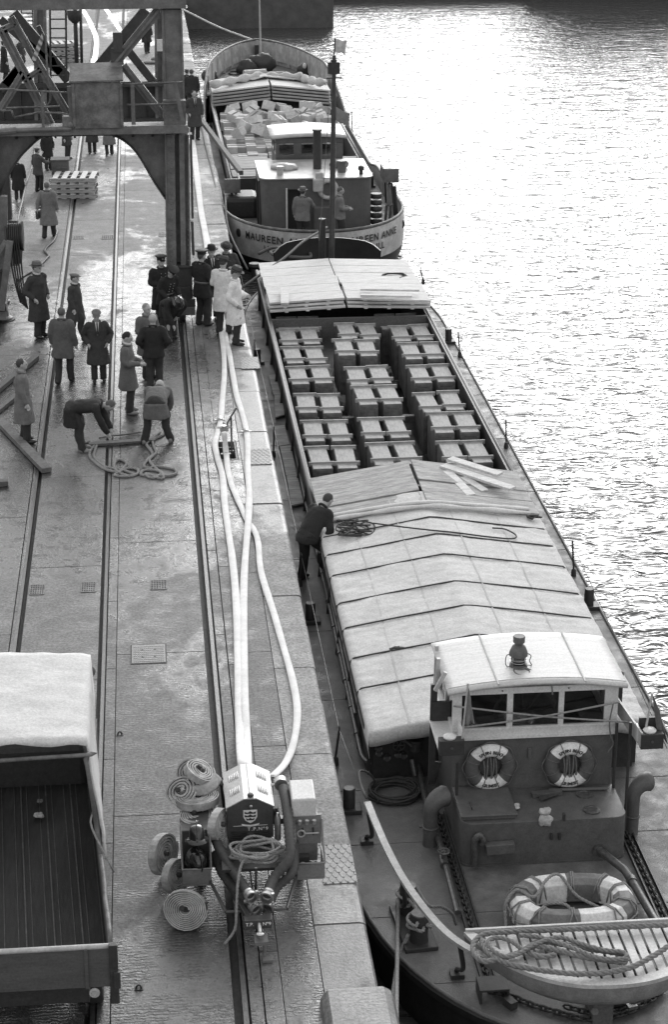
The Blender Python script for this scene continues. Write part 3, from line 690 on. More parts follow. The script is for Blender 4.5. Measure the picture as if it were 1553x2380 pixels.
wire([atY(1552, 1740, 23.6)]+[p for _, p in SR], 'thin wire rail strung along the outer edge of the near barge')
wire([G(850, 1862, .12)]+[p for _, p in SL]+[atY(560, 640, 54)], 'thin wire rail strung along the quayside edge of the near barge')
# pipes along the coaming foot
mb = MB(); mb.tube([G(651, 870, -.62), G(712, 1172, -.62), G(760, 1380, -.62), G(838, 1745, -.62)]+catmull([G(842, 1758, -.62), G(852, 1770, -.62), G(872, 1774, -.62)], 3)+[G(930, 1770, -.62)], .035, 8)
mb.tube([G(664, 935, -.5), G(740, 1250, -.5), G(826, 1660, -.5)], .028, 8)
for v in range(900, 1750, 62):
    u = 651+(v-870)*.2135; p = G(u, v, -.62); mb.cyl(p-Vector((0, .03, 0)), p+Vector((0, .03, 0)), .05, 8)
sep(mb, 'deck_pipe', M['steel'], barge, smooth=2)
# boards laid on the side deck
for i, (a, b2, c, d) in enumerate((((624, 874), (657, 872), (668, 916), (635, 921)), ((637, 921), (658, 917), (661, 966), (640, 973)), ((635, 994), (662, 991), (673, 1036), (648, 1040)), ((650, 1041), (676, 1037), (690, 1106), (665, 1108)), ((666, 1109), (691, 1106), (706, 1172), (677, 1178)))):
    P = [G(*q_, DZ+.05) for q_ in (d, c, b2, a)]; o = MB().prism(P, (0, 0, .035)).build('deck_board', M['wood2'], None, bevel=.004)
    tag(o, ('%s of the five boards laid along the quayside deck, counted from the bow' % ('first', 'second', 'third', 'fourth', 'last')[i]), 'board', 'boards along the side deck')
# ---------------------------------------------------------------- tarpaulin
RX = 2.49; EZ, RZ = .10, .42
ty0 = G(855, 1703, EZ).y; ty1 = G(744, 1190, EZ).y
def gab(x, e=EZ, r=RZ): return r-(r-e)*abs(x-RX)/((RX-HX0) if x < RX else (HX1-RX))
ropes_y = [G(u, v, EZ).y for u, v in ((768, 1252), (760, 1293), (768, 1341), (786, 1405), (801, 1463), (818, 1534), (834, 1605))]
rows = []; NY = 200
for i in range(NY+1):
    y = ty0+(ty1-ty0)*i/NY; row = []
    for s, zd in ((-.055, -.34), (-.07, -.2), (-.06, -.06)): row.append(Vector((HX0+s, y, EZ+zd+.03*noise.noise((y*3, zd*5, 1)))))
    for k in range(41):
        x = HX0-.05+(HX1-HX0+.1)*k/40; z = gab(min(max(x, HX0), HX1))+.015
        dist = min(abs(y-ry) for ry in ropes_y)
        z += .03*noise.noise((x*1.3, y*1.1, 3))+.010*noise.noise((x*2.2, y*6, 8))+.012*noise.noise((x*1.5+y*4, y*1.2-x*3, 11))*max(0, (x-2.9)/1.6)+.010*noise.noise((x*5, y*2.4, 5))-.006*math.exp(-(dist/.06)**2)
        edge = min(x-HX0, HX1-x); z += .02*noise.noise((y*6, x*2, 9))*math.exp(-max(edge, 0)/.25)
        row.append(Vector((x, y, z)))
    for s, zd in ((.06, -.06), (.07, -.2), (.055, -.34)): row.append(Vector((HX1+s, y, EZ+zd+.03*noise.noise((y*3, zd*5, 2)))))
    rows.append(row)
fr = []
for d, zz in ((-.045, -.22), (-.055, -.12), (-.05, -.015)):
    fr.append([Vector((q_.x, ty0+d+.03*noise.noise((q_.x*3, d*9, 4)), (q_.z if q_.z < EZ-.05 else q_.z)+ (zz if 3 <= i < 44 else zz*.3)+.03*noise.noise((q_.x*2.5, 0, 7)))) for i, q_ in enumerate(rows[0])])
tp = tag(MB().grid(fr+rows).build('tarpaulin', M['tarp'], None, smooth=True), 'pale canvas tarpaulin lashed over the near half of the barge hatch', 'tarpaulin')
so = tp.modifiers.new('thickness', 'SOLIDIFY'); so.thickness = .008; so.offset = 1
# canvas seams are narrow doubled strips
mb = MB()
for x in (1.15, 1.9, 2.9, 3.75):
    mb.grid([[Vector((x+dx+.02*math.sin(y*.7), y, gab(x)+.028+.03*noise.noise((x*1.3, y*1.1, 3))+.010*noise.noise((x*5, y*2.4, 5)))) for dx in (-.012, .012)] for y in [ty0+(ty1-ty0)*i/60 for i in range(61)]])
sep(mb, 'seam', mat('canvas_seam', .42, .85, 4, .1), tp, smooth=True)
for i, y in enumerate(ropes_y):
    pts = [Vector((HX0-.07, y-.01, EZ-.3)), Vector((HX0-.07, y, EZ-.02))]+[Vector((x, y+.012*math.sin(x*3+i), gab(x)+.032)) for x in (HX0-.02, .9, 1.4, 2., 2.45, 2.6, 3.1, 3.7, 4.2, HX1)]+[Vector((HX1+.08, y, EZ-.04)), Vector((HX1+.08, y, EZ-.3))]
    rope('lashing', pts, .014, M['rope_dk'], '%s lashing rope across the tarpaulin, counted from the crates' % ('first', 'second', 'third', 'fourth', 'fifth', 'sixth', 'last')[i], 'rope', group='lashings across the tarpaulin', sm=0)
def knot(c, lb, s=1.0):
    random.seed(int(c.y*100)); pts = [c+Vector((random.uniform(-.12, .12)*s, random.uniform(-.05, .05)*s, random.uniform(.02, .07)*s)) for _ in range(9)]
    rope('rope_knot', pts, .014*s, M['rope_dk'], lb, 'knot')
knot(G(922, 1513, .32), 'tangled knot on the lashing near the wheelhouse roof', 1.1); knot(G(1243, 1209, .15), 'dark rope end knotted at the outer corner of the tarpaulin', 1.2)
rope('pole', [atY(884, 1633, 25.6), atY(1014, 1631, 25.6)], .018, M['iron'], 'thin black iron rod lying on the tarpaulin beside the wheelhouse', 'rod', sm=0)
# folded edge of canvas and its roll
P = [G(770, 1208, .2), G(880, 1189, .35), G(994, 1176, .47), G(1100, 1182, .38), G(1232, 1192, .22)]
tag(MB().tube(catmull(P, 6), [.05+.012*math.sin(i) for i in range(25)], 8, flat=(1.6, .7)).tube(catmull([p+Vector((0, .12, .03)) for p in P], 6), .045, 8, flat=(1.5, .6)).build('folded_canvas', M['tarp'], None, smooth=True), 'roll of canvas turned back along the edge of the hatch boards', 'canvas')
# rope heap beside the deckhand, line running across the sheet
random.seed(5); hp = []
for i in range(34): hp.append(G(820+random.uniform(-38, 48), 1222+random.uniform(-14, 22), .2+random.uniform(.02, .1)))
rope('rope_heap', hp, .014, M['rope_dk'], 'tangled dark rope heaped on the tarpaulin by the deckhand', 'rope')
rope('slack_line', [G(868, 1216, .36), G(930, 1224, .42), G(1000, 1232, .46), G(1060, 1238, .42), G(1130, 1247, .34), G(1190, 1252, .27), G(1200, 1244, .26), G(1175, 1230, .28), G(1145, 1227, .31)], .014, M['rope_dk'], 'slack line curling across the tarpaulin to a loose end', 'rope')
# ---------------------------------------------------------------- hatch boards
def hboard(ya, yb, xa, xb, lift, lb, mt='wood2', th=.05, grp='hatch boards', tilt=0.0, e=.08, r=.38):
    za, zb = gab(xa, e, r)+lift, gab(xb, e, r)+lift
    o = MB().hexa([(xa, ya, za), (xb, ya+tilt, zb), (xb, yb+tilt, zb), (xa, yb, za), (xa, ya, za+th), (xb, ya+tilt, zb+th), (xb, yb+tilt, zb+th), (xa, yb, za+th)])
    for k in (.22, .5, .78):    # cross battens under the board
        x = xa+(xb-xa)*k; z = za+(zb-za)*k; o.box((x, (ya+yb)/2+tilt*k, z-.012), (.09, abs(yb-ya)+.03, .022))
    return tag(o.build('hatch_board', M[mt], None, bevel=.006), lb, 'hatch board', grp)
yb = [G(980, v, .5).y for v in (1062, 1109, 1134, 1164)]
od = ('farthest', 'middle', 'nearest')
for i in range(3):
    hboard(yb[i+1]+.02, yb[i]-.01, HX0-.02, RX-.03, .02*(i % 2)+.02, '%s hatch board on the quay side, below the crates' % od[i], tilt=random.uniform(-.04, .04))
    hboard(yb[i+1]+.03, yb[i]-.02, RX+.03, HX1+.06, .02*((i+1) % 2)+.02, '%s hatch board on the water side, under the loose planks' % od[i], tilt=random.uniform(-.05, .05))
pl = (((1046, 1066), (1163, 1103), .20, .46, 'loose plank lying topmost on the near hatch boards, towards the water'), ((1030, 1082), (1193, 1136), .20, .40, 'longest loose plank slanting over the near hatch boards'), ((1040, 1096), (1096, 1152), .18, .36, 'short pale loose plank pointing towards the wheelhouse'), ((1078, 1110), (1128, 1142), .16, .33, 'stubby plank under the longest loose plank'))
for a, b2, w_, z, lb in pl: tag(MB().bar(G(*a, z), G(*b2, z-.06), w_, .05).build('plank', M['wood'], None, bevel=.004), lb, 'plank', 'loose planks on the hatch boards')
fy0 = 47.2; fy1 = 51.75; k = 0
names = ('first', 'second', 'third', 'fourth', 'fifth', 'sixth', 'seventh', 'eighth')
for side, xa, xb in (('quay', HX0-.04, RX-.012), ('water', RX+.012, HX1+.12)):
    for i in range(6):
        a = fy0+(fy1-fy0)*i/6; b2 = fy0+(fy1-fy0)*(i+1)/6-.02; n_ = 3 if i < 2 else 1
        for j in range(n_):
            lb = '%s pale board from the hold on the %s side, %s' % (names[i], side, ('topmost of its stack' if j == n_-1 else ('bottom of its stack' if j == 0 else 'middle of its stack')) if n_ > 1 else 'lying singly')
            hboard(a+random.uniform(-.02, .02)-(.06*(n_-1-j) if i == 0 else 0), b2, xa+(random.uniform(0, .04) if side == 'quay' or i < 2 else 0), xb-(random.uniform(0, .04) if side == 'water' or i < 2 else 0), .02+.085*j+(.17 if n_ == 1 and i == 2 else (.06 if n_ == 1 else 0)), lb, 'wood', grp='pale hatch boards at the far end of the hold', tilt=random.uniform(-.02, .02), e=.12, r=.2)
for (a, b2, w_, z, lb) in (((838, 672), (975, 674), .16, .50, 'loose plank on the far hatch boards, upper of two'), ((838, 686), (958, 688), .16, .50, 'loose plank on the far hatch boards, lower of two'), ((661, 668), (662, 706), .2, .50, 'short board lying lengthways on the far quayside hatch boards'), ((840, 694), (1002, 699), .12, .44, 'narrow plank at the near edge of the far hatch boards')):
    tag(MB().bar(G(*a, z), G(*b2, z), w_, .05).build('plank', M['wood'], None, bevel=.004), lb, 'plank', 'loose planks on the far hatch boards')
random.seed(2)
rope('wire_coil', [G(916+28*math.cos(a*1.3)+random.uniform(-4, 4), 640+5*math.sin(a*1.3)+random.uniform(-2, 2), (.30+.003*a)) for a in range(26)], .015, M['rope_dk'], 'flat coil of dark wire on the far hatch boards', 'wire')
# ---------------------------------------------------------------- crates
def crate_proto():
    t_ = empty('crate', (0, 0, 0), 'x', 'crate')
    mb = MB(); w_, l, h = .405, 1.3, .95; mb.box((0, 0, h/2), (w_, l, h))
    for sx in (-1, 1):
        for y in (-l/2-.008, l/2+.008): mb.box((sx*(w_/2-.035), y, h/2-.03), (.07, .016, h-.1))
    for y in (-l/2-.008, l/2+.008): mb.box((0, y, h-.05), (w_-.15, .014, .07)); mb.box((0, y, .3), (w_-.15, .014, .07))
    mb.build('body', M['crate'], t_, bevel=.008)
    MB().box((0, 0, h+.006), (w_-.03, l-.02, .012)).build('lid', M['lid'], t_, bevel=.004)  # thin panel added to carry the lit tone of the top
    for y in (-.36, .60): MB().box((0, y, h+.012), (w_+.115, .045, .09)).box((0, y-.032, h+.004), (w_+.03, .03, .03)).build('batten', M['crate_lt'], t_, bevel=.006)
    return t_
def marks(parent, o, seed):
    random.seed(seed); mb = MB()
    for r in range(4):
        x = -.09+.01*random.random()
        for c in range(random.choice((2, 3, 3))):
            w_ = random.uniform(.03, .06); mb.box2((x, -.02+r*.09, .9625), (x+w_, .025+r*.09, .9635)); x += w_+.02
    c = mb.build('stencil', mat('faint_stencil', .62, .8, 40, .4) if 'st' not in M else M['st'], o); M['st'] = c.data.materials[0]; return c
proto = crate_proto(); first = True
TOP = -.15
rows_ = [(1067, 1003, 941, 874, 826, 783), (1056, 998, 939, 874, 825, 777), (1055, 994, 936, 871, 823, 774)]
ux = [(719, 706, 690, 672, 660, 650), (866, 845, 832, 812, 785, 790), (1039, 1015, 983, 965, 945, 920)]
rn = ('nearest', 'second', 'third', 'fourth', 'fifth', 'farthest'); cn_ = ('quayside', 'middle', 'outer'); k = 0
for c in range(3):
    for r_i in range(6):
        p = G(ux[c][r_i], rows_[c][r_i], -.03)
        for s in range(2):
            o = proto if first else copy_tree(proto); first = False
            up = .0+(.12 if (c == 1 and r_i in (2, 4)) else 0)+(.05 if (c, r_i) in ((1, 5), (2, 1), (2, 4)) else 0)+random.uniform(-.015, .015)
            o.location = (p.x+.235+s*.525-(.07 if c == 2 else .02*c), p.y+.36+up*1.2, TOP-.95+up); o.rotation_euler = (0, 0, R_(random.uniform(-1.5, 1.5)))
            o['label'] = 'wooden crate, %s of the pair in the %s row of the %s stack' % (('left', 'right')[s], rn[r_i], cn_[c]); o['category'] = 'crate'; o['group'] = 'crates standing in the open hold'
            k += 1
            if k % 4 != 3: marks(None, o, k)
            if (c, r_i) in ((0, 2), (2, 2)):
                MB().box((.05 if s else -.02, -.652, .78), (.17, .006, .2)).build('paper_label', M['label'], o)
# darker lower crates glimpsed under the far boards
for i, (x, y) in enumerate(((1.05, 47.25), (1.6, 47.25), (3.55, 47.3), (4.1, 47.3))):
    o = copy_tree(proto); o.location = (x, y, -1.2); o.rotation_euler = (0, 0, 0)
    for ch in list(o.children):
        if ch.name.startswith(('stencil', 'paper')): bpy.data.objects.remove(ch)
    o['label'] = '%s crate half hidden under the far hatch boards, counted from the quay' % ('first', 'second', 'third', 'fourth')[i]; o['category'] = 'crate'; o['group'] = 'crates under the far boards'
# ================================================================ stern of the near barge: wheelhouse, casing, fittings
def z5(x, y): return (776.5+.5*x, 1428.7+.5*y)
FY = 23.4                                       # wheelhouse front
def w5(x, y, Y=FY): return atY(*z5(x, y), Y)
wh = empty('wheelhouse', (2.65, FY, DZ), 'barge wheelhouse, white windows above a dark painted front and a pale roof', 'wheelhouse')
wx0, wx1 = w5(552, 820).x, w5(1287, 800).x; zc = -.15; zw = .66; zr = 1.40; BY = 24.72
mb = MB(); mb.box2((wx0, FY, DZ), (wx1, BY, zw)); mb.build('lower_wall', M['lead'], wh, bevel=.015)
# white upper framing with three front windows and side windows
a0 = w5(590, 370); a1 = w5(1240, 520); zt_, zb_ = 1.31, .84
mb = MB(); e = .012
mb.box2((wx0-.03, FY-.03, zw), (wx1+.03, FY+.03, zb_-.03)); mb.box2((wx0-.03, FY-.03, zt_), (wx1+.03, FY+.03, zr))
xsx = [wx0-.03, w5(595, 400).x, w5(805, 400).x, w5(833, 400).x, w5(1045, 400).x, w5(1070, 400).x, w5(1258, 400).x, wx1+.03]
for i in (0, 2, 4, 6): mb.box2((xsx[i], FY-.03, zb_-.03), (xsx[i+1], FY+.03, zt_))
mb.box2((wx0-.05, FY-.05, zw-.02), (wx1+.05, FY-.03, zw+.03)); mb.box2((wx0, FY-.045, zb_-.06), (wx1, FY-.03, zb_-.03))
for x in (wx0-.03, wx1-.03):
    mb.box2((x, FY+.03, zw), (x+.06, BY, zb_-.03)); mb.box2((x, FY+.03, zt_), (x+.06, BY, zr)); mb.box2((x, BY-.08, zb_-.03), (x+.06, BY, zt_)); mb.box2((x, FY+.60, zb_-.03), (x+.06, FY+.68, zt_))
mb.box2((wx0, BY-.06, zw), (wx1, BY, zb_)); mb.box2((wx0, BY-.06, zt_), (wx1, BY, zr)); 
for k in range(4): x = wx0+.03+(wx1-wx0-.06)*k/3; mb.box2((x-.03, BY-.05, zb_), (x+.03, BY, zt_))
mb.build('window_frame', M['white'], wh, bevel=.004)
gl = bpy.data.materials.new('window_pane'); gl.use_nodes = True; t = gl.node_tree; t.nodes.clear()
o_ = t.nodes.new('ShaderNodeOutputMaterial'); g1 = t.nodes.new('ShaderNodeBsdfGlossy'); g1.inputs['Roughness'].default_value = .03; tr = t.nodes.new('ShaderNodeBsdfTransparent'); tr.inputs[0].default_value = (.75, .75, .75, 1)
fz = t.nodes.new('ShaderNodeFresnel'); mxs = t.nodes.new('ShaderNodeMixShader'); t.links.new(fz.outputs[0], mxs.inputs[0]); t.links.new(tr.outputs[0], mxs.inputs[1]); t.links.new(g1.outputs[0], mxs.inputs[2]); t.links.new(mxs.outputs[0], o_.inputs[0]); M['pane'] = gl
for i in (1, 3, 5): MB().box2((xsx[i]-.005, FY-.004, zb_-.035), (xsx[i+1]+.005, FY+.004, zt_+.005)).build('window_pane', gl, wh)
for x in (wx0, wx1): MB().box2((x-.003, FY+.03, zb_-.03), (x+.003, BY-.08, zt_)).build('side_pane', gl, wh)
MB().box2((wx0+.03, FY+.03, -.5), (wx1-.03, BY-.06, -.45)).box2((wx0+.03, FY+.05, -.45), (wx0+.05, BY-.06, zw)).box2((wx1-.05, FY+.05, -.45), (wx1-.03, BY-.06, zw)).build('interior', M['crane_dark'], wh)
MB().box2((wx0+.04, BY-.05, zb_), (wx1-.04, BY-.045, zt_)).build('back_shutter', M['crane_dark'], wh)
c = Vector((2.62, FY+.55, .72)); mb = MB(); mb.tube([c+Vector((.42*math.cos(a), 0, .42*math.sin(a))) for a in [k*math.pi/12 for k in range(24)]], .03, 8, closed=True)
for k in range(8): a = k*math.pi/4+.2; mb.cyl(c, c+Vector((.56*math.cos(a), 0, .56*math.sin(a))), .018, 6)
mb.cyl(c-Vector((0, .06, 0)), c+Vector((0, .06, 0)), .08, 10); mb.build('steering_wheel', M['darkwood'], wh, smooth=2)
# cambered roof with raised seams
rb = [G(*z5(468, 125), 1.45), G(*z5(1228, 92), 1.45)]; rf = [G(*z5(540, 350), 1.45), G(*z5(1335, 315), 1.45)]
yr0, yr1 = FY-.14, BY+.12; xr0, xr1 = wx0-.12, wx1+.13
rows = []
for j in range(13):
    y = yr0+(yr1-yr0)*j/12; rows.append([Vector((xr0+(xr1-xr0)*k/20, y, zr+.015+.11*(1-((k-10)/10)**2)+.003*noise.noise((k*.9, j*.7, 0)))) for k in range(21)])
ro = MB().grid(rows).build('roof', M['roofwhite'], wh, smooth=True); so = ro.modifiers.new('thickness', 'SOLIDIFY'); so.thickness = .045; so.offset = -1
for fx in (.28, .76):
    MB().tube([Vector((xr0+(xr1-xr0)*fx, r_[0].y, zr+.02+.11*(1-((fx*20-10)/10)**2))) for r_ in rows], .014, 5).build('roof_seam', M['offwhite'], wh)
mb = MB(); mb.tube([Vector((q_.x, yr0+.12, q_.z+.003)) for q_ in rows[0]], .006, 5); mb.build('roof_edge_strip', M['offwhite'], wh)
for x in (w5(783, 337).x, w5(1092, 322).x): MB().cyl((x, FY-.035, zr-.04), (x, FY-.02, zr-.04), .012, 8).build('bolt_head', M['iron'], wh)
MB().box((w5(910, 630).x, FY-.02, w5(910, 640).z), (.05, .04, .16)).build('latch', M['lead'], wh, bevel=.006)
# white roof struts on the quay side
mb = MB()
for (u, v, u2, v2, Y) in ((1016, 1500, 1012, 1600, 24.6), (1020, 1530, 1012, 1620, 24.0), (1036, 1562, 1012, 1605, 23.6), (1008, 1600, 1004, 1760, 23.9)):
    mb.bar(atY(u, v, Y), atY(u2, v2, Y), .05, .05, up=(0, 1, 0))
sep(mb, 'side_strut', M['offwhite'], wh)
MB().bar(atY(1010, 1590, 23.8), atY(1003, 1820, 23.8), .09, .05, up=(0, 1, 0)).bar(atY(1003, 1820, 23.8), atY(1018, 1770, 23.8), .04, .1).build('dark_post', M['iron'], wh)
# rope crossed over the windows
for i, (a, b2) in enumerate((((556, 425), (1385, 500)), ((600, 525), (1330, 405)))):
    pa, pb = w5(*a, FY-.14), w5(*b2, FY-.14); mid = (pa+pb)/2-Vector((0, 0, .03))
    rope('window_rope', [pa, mid, pb], .014, M['rope'], ('rope running down to the right across the wheelhouse windows', 'rope running up to the right across the wheelhouse windows')[i])
# lantern on the roof
la = empty('lantern', (2.4, 23.75, 1.5), 'large old ship lantern standing on the white wheelhouse roof', 'lantern')
lb_ = atY(*z5(857, 243), 23.75); s = .96
zz = G(*z5(857, 243), 1.50)
Ml = Matrix.Translation(Vector((zz.x, zz.y, 1.50)))
MB().lathe([(.115, 0), (.12, .02), (.12, .05), (.1, .06)], 20, Ml).lathe([(.1, .17), (.128, .18), (.128, .21), (.12, .24), (.09, .31), (.055, .34), (.055, .37), (.08, .375), (.082, .45), (.075, .465)], 20, Ml).build('lamp_body', mat('tarnished_copper', .10, .6, 12, .3), la, smooth=2)
MB().lathe([(.095, .055), (.105, .11), (.095, .175)], 20, Ml).build('lens', M['glass'], la, smooth=True)
mb = MB()
for z in (.09, .13): mb.tube([Ml @ Vector((.112*math.cos(a), .112*math.sin(a), z)) for a in [k*math.pi/8 for k in range(16)]], .006, 5, closed=True)
for k in range(4): a = k*math.pi/2+.7; mb.cyl(Ml @ Vector((.112*math.cos(a), .112*math.sin(a), .05)), Ml @ Vector((.112*math.cos(a), .112*math.sin(a), .18)), .006, 5)
mb.build('guard', M['brass'], la, smooth=True)
MB().tube(catmull([Ml @ Vector(p) for p in ((-.12, 0, .2), (-.17, -.02, .18), (-.18, -.03, .08), (-.15, -.02, .02), (-.1, 0, .02))], 4), .007, 5).tube(catmull([Ml @ Vector(p) for p in ((.12, 0, .2), (.17, -.02, .17), (.15, -.03, .1), (.18, -.02, .03), (.1, 0, .02))], 4), .007, 5).build('handle', M['rope_gr'], la, smooth=True)
random.seed(3); O = Vector((zz.x, zz.y, 1.5))
rope('cord', [O+Vector(p) for p in ((-.12, -.02, .03), (-.02, -.14, .03), (.1, -.1, .05), (.02, -.02, .06), (-.08, -.12, .02), (-.06, -.25, .015), (.05, -.3, .01), (.12, -.2, .02), (.06, -.1, .04), (.18, -.18, .01), (.28, -.3, 0), (.33, -.42, -.02), (.36, -.53, -.05), (.37, -.56, -.16))], .012, M['rope_gr'], 'cord tangled at the foot of the lantern, trailing over the roof edge', 'cord')
# life buoys on the wheelhouse front
def lifebuoy(cx, cz, lb, seed):
    t_ = empty('lifebuoy', (cx, FY-.1, cz-.35), lb, 'lifebuoy', 'lifebuoys on the wheelhouse front'); R, r, Y = .252, .094, FY-.085
    red = M.setdefault('buoy_red', mat('buoy_dull_red', .09, .5, 8, .15, .2, 40)); white = M.setdefault('buoy_white', mat('buoy_white', .75, .5, 8, .1, .2, 40, stain=.12, stscale=8))
    mb = MB(); n = 64; m_ = 14
    for i in range(n):
        a = 2*math.pi*i/n+.02
        for k in range(m_):
            b2 = 2*math.pi*k/m_; rr = R+r*math.cos(b2); mb.v.append(Vector((cx+rr*math.cos(a), Y-.72*r*math.sin(b2), cz+rr*math.sin(a))))
    for i in range(n):
        d = math.degrees(2*math.pi*(i+.5)/n); top = 46 < d < 138; bot = 232 < d < 314; j = (i+1) % n
        for k in range(m_): l = (k+1) % m_; mb.f.append((i*m_+k, j*m_+k, j*m_+l, i*m_+l)); mb.m.append(1 if (top or bot) else 0)
    mb.build('ring', [red, white], t_, smooth=True)
    mb = MB(); xs_ = -.0
    def arc_text(s, rad, ang0, size, up):
        n_ = len(s); W_ = size*.62
        for i, ch in enumerate(s):
            if ch == ' ': continue
            th = (i-(n_-1)/2)*W_/rad; a = ang0+(-th if up else th); rot = a-math.pi/2 if up else a+math.pi/2
            c0 = Vector((cx+rad*math.cos(a), 0, cz+rad*math.sin(a)))
            v, f = text2d(ch, size*1.25, thick=.0025)
            # letters lie on the curved face of the ring
            o = []
            for q_ in v:
                X = c0.x+q_.x*math.cos(rot)-q_.y*math.sin(rot); Z = c0.z+q_.x*math.sin(rot)+q_.y*math.cos(rot)
                rd = math.hypot(X-cx, Z-cz)-R; dep = .72*math.sqrt(max(0, r*r-rd*rd)); o.append(Vector((X, Y-dep-.004, Z)))
            mb.add(o, f)
    arc_text('SPURN BEACH', R-.005, math.pi/2-.02, .053, True); arc_text('GRIMSBY', R+.01, -math.pi/2+.03, .053, False)
    mb.build('lettering', M['ink'], t_, recalc=False)
    mb = MB(); rp = []
    for i in range(8):
        a = i*math.pi/4+.4; a2 = (i+1)*math.pi/4+.4; am = (a+a2)/2
        rp += [Vector((cx+(R+r+.004)*math.cos(a), Y, cz+(R+r+.004)*math.sin(a))), Vector((cx+(R+r+.035)*math.cos(am), Y, cz+(R+r+.03)*math.sin(am)))]
    mb.tube(catmull(rp, 3, closed=True), .007, 5, closed=True)
    for i in range(8): a = i*math.pi/4+.4; mb.tube([Vector((cx+(R+(r+.008)*math.cos(b2))*math.cos(a), Y-.76*(r+.008)*math.sin(b2), cz+(R+(r+.008)*math.cos(b2))*math.sin(a))) for b2 in [k*math.pi/5 for k in range(10)]], .006, 4, closed=True)
    mb.build('grab_line', M['rope_gr'], t_, smooth=True)
    random.seed(seed); pts = []
    for i in range(5):
        x = cx-.09+i*.04+random.uniform(-.01, .01); top = cz+.13+random.uniform(-.03, .05); bot = cz-.13-random.uniform(0, .08)
        pts += [Vector((x, Y-.02, top)), Vector((x+.015, Y-.04, cz+random.uniform(-.03, .03))), Vector((x+.02, Y-.03, bot))] if i % 2 == 0 else [Vector((x, Y-.03, bot)), Vector((x+.015, Y-.05, cz)), Vector((x+.02, Y-.02, top))]
    MB().tube(catmull(pts, 5), .011, 6).build('coiled_line', M['rope_gr'], t_, smooth=True)
b1, b2 = w5(722, 693), w5(1090, 683)
lifebuoy(b1.x, b1.z, 'red and white lettered lifebuoy on the left of the wheelhouse front', 4); lifebuoy(b2.x, b2.z, 'red and white lettered lifebuoy on the right of the wheelhouse front', 9)
# navigation light screens on both sides, with poles and signal flags
def lightbox(x0, x1, y0, y1, z, lb, inner):
    t_ = empty('light_screen', ((x0+x1)/2, y0, z-.2), lb, 'light screen', 'navigation light screens beside the wheelhouse'); s = .012
    MB().box2((x0, y0, z-.22), (x1, y0+.14, z)).build('lamp_box', M['iron'], t_, bevel=.008)
    MB().box2((x0, y0+.14, z-.2), (x1, y1, z-.17)).build('tray', M['white'], t_, bevel=.004)
    xi = x1 if inner > 0 else x0; MB().box2((xi-.015, y0+.14, z-.17), (xi+.015, y1, z+.03)).build('side_board', M['white'], t_, bevel=.004)
    MB().box2((x0+.03, y1-.04, z-.17), (x1-.03, y1, z+.12)).build('back_board', M['iron'], t_)
    MB().lathe([(.085, 0), (.09, .02), (.07, .04), (.02, .05)], 18, Matrix.Translation(((x0+x1)/2-.02, y0+.1, z+.001))).build('lamp_cap', M['white'], t_, smooth=2)
    MB().cyl(((x0+x1)/2+.0, y0-.008, z-.11), ((x0+x1)/2, y0, z-.11), .02, 8).build('fastening', M['steel'], t_); return t_
lz = .92; p0, p1 = G(*z5(492, 590), lz), G(*z5(611, 590), lz)
lightbox(p0.x, p1.x, p0.y, p0.y+.95, lz, 'white lined light screen with a dark lamp box on the quay side of the wheelhouse', 1)
p2, p3 = G(*z5(1432, 560), lz), G(*z5(1538, 556), lz)
lightbox(p2.x, p3.x, p2.y, p2.y+.3, lz, 'dark lamp box on the water side of the wheelhouse', -1)
mb = MB(); pa = Vector((wx1+.16, FY+.8, lz)); 
mb.hexa([(p2.x+.0, p2.y+.02, lz-.2), (p2.x+.03, p2.y+.02, lz-.2), (wx1+.12, FY+.9, lz-.2), (wx1+.09, FY+.9, lz-.2), (p2.x+.0, p2.y+.02, lz+.02), (p2.x+.03, p2.y+.02, lz+.02), (wx1+.12, FY+.9, lz+.02), (wx1+.09, FY+.9, lz+.02)])
mb.build('light_screen_board', M['offwhite'], wh, bevel=.004); MB().box2((wx1+.1, FY+.86, lz-.35), (wx1+.32, FY+.9, lz+.2)).build('dark_panel', M['crane_dark'], wh)
for u, u2, v, v2, Y in ((575, 563, 690, 1025, FY-.25), (1318, 1306, 500, 840, FY-.1), (1382, 1352, 500, 1005, FY-.35)):
    a, b_ = w5(u, v, Y), w5(u2, v2, Y); MB().cyl(a, Vector((a.x, Y, max(b_.z, DZ))), .022, 8).build('pole', M['iron'], wh, smooth=2)
fa, fb = w5(624, 318, FY-.5), w5(596, 585, FY-.5); 
ff = empty('signal_flag', fb, 'small limp flag on a staff at the quay side lamp box', 'flag'); MB().cyl(fb, fa, .014, 6).build('staff', M['offwhite'], ff); flag('cloth', [fa, w5(640, 420, FY-.55), w5(652, 500, FY-.55), w5(612, 520, FY-.5)], ff, mat('grey_signal_cloth', .2, .8, 8, .2, .3, 20), .04)
fa, fb = w5(1482, 365, FY-.4), w5(1448, 550, FY-.5)
ff = empty('signal_flag', fb, 'small limp flag on a staff at the outer lamp box', 'flag'); MB().cyl(fb, fa, .016, 6).build('staff', M['offwhite'], ff); flag('cloth', [fa, w5(1520, 460, FY-.5), w5(1551, 590, FY-.55), w5(1508, 575, FY-.5)], ff, mat('dark_signal_cloth', .13, .8, 8, .2, .3, 20), .05)
rope('cord', [w5(1300, 415, FY-.1), w5(1283, 500, FY-.1), w5(1288, 560, FY-.1), w5(1300, 600, FY-.1), w5(1275, 640, FY-.1)], .01, M['rope_gr'], 'thin cord hanging at the outer corner of the wheelhouse front', 'cord')
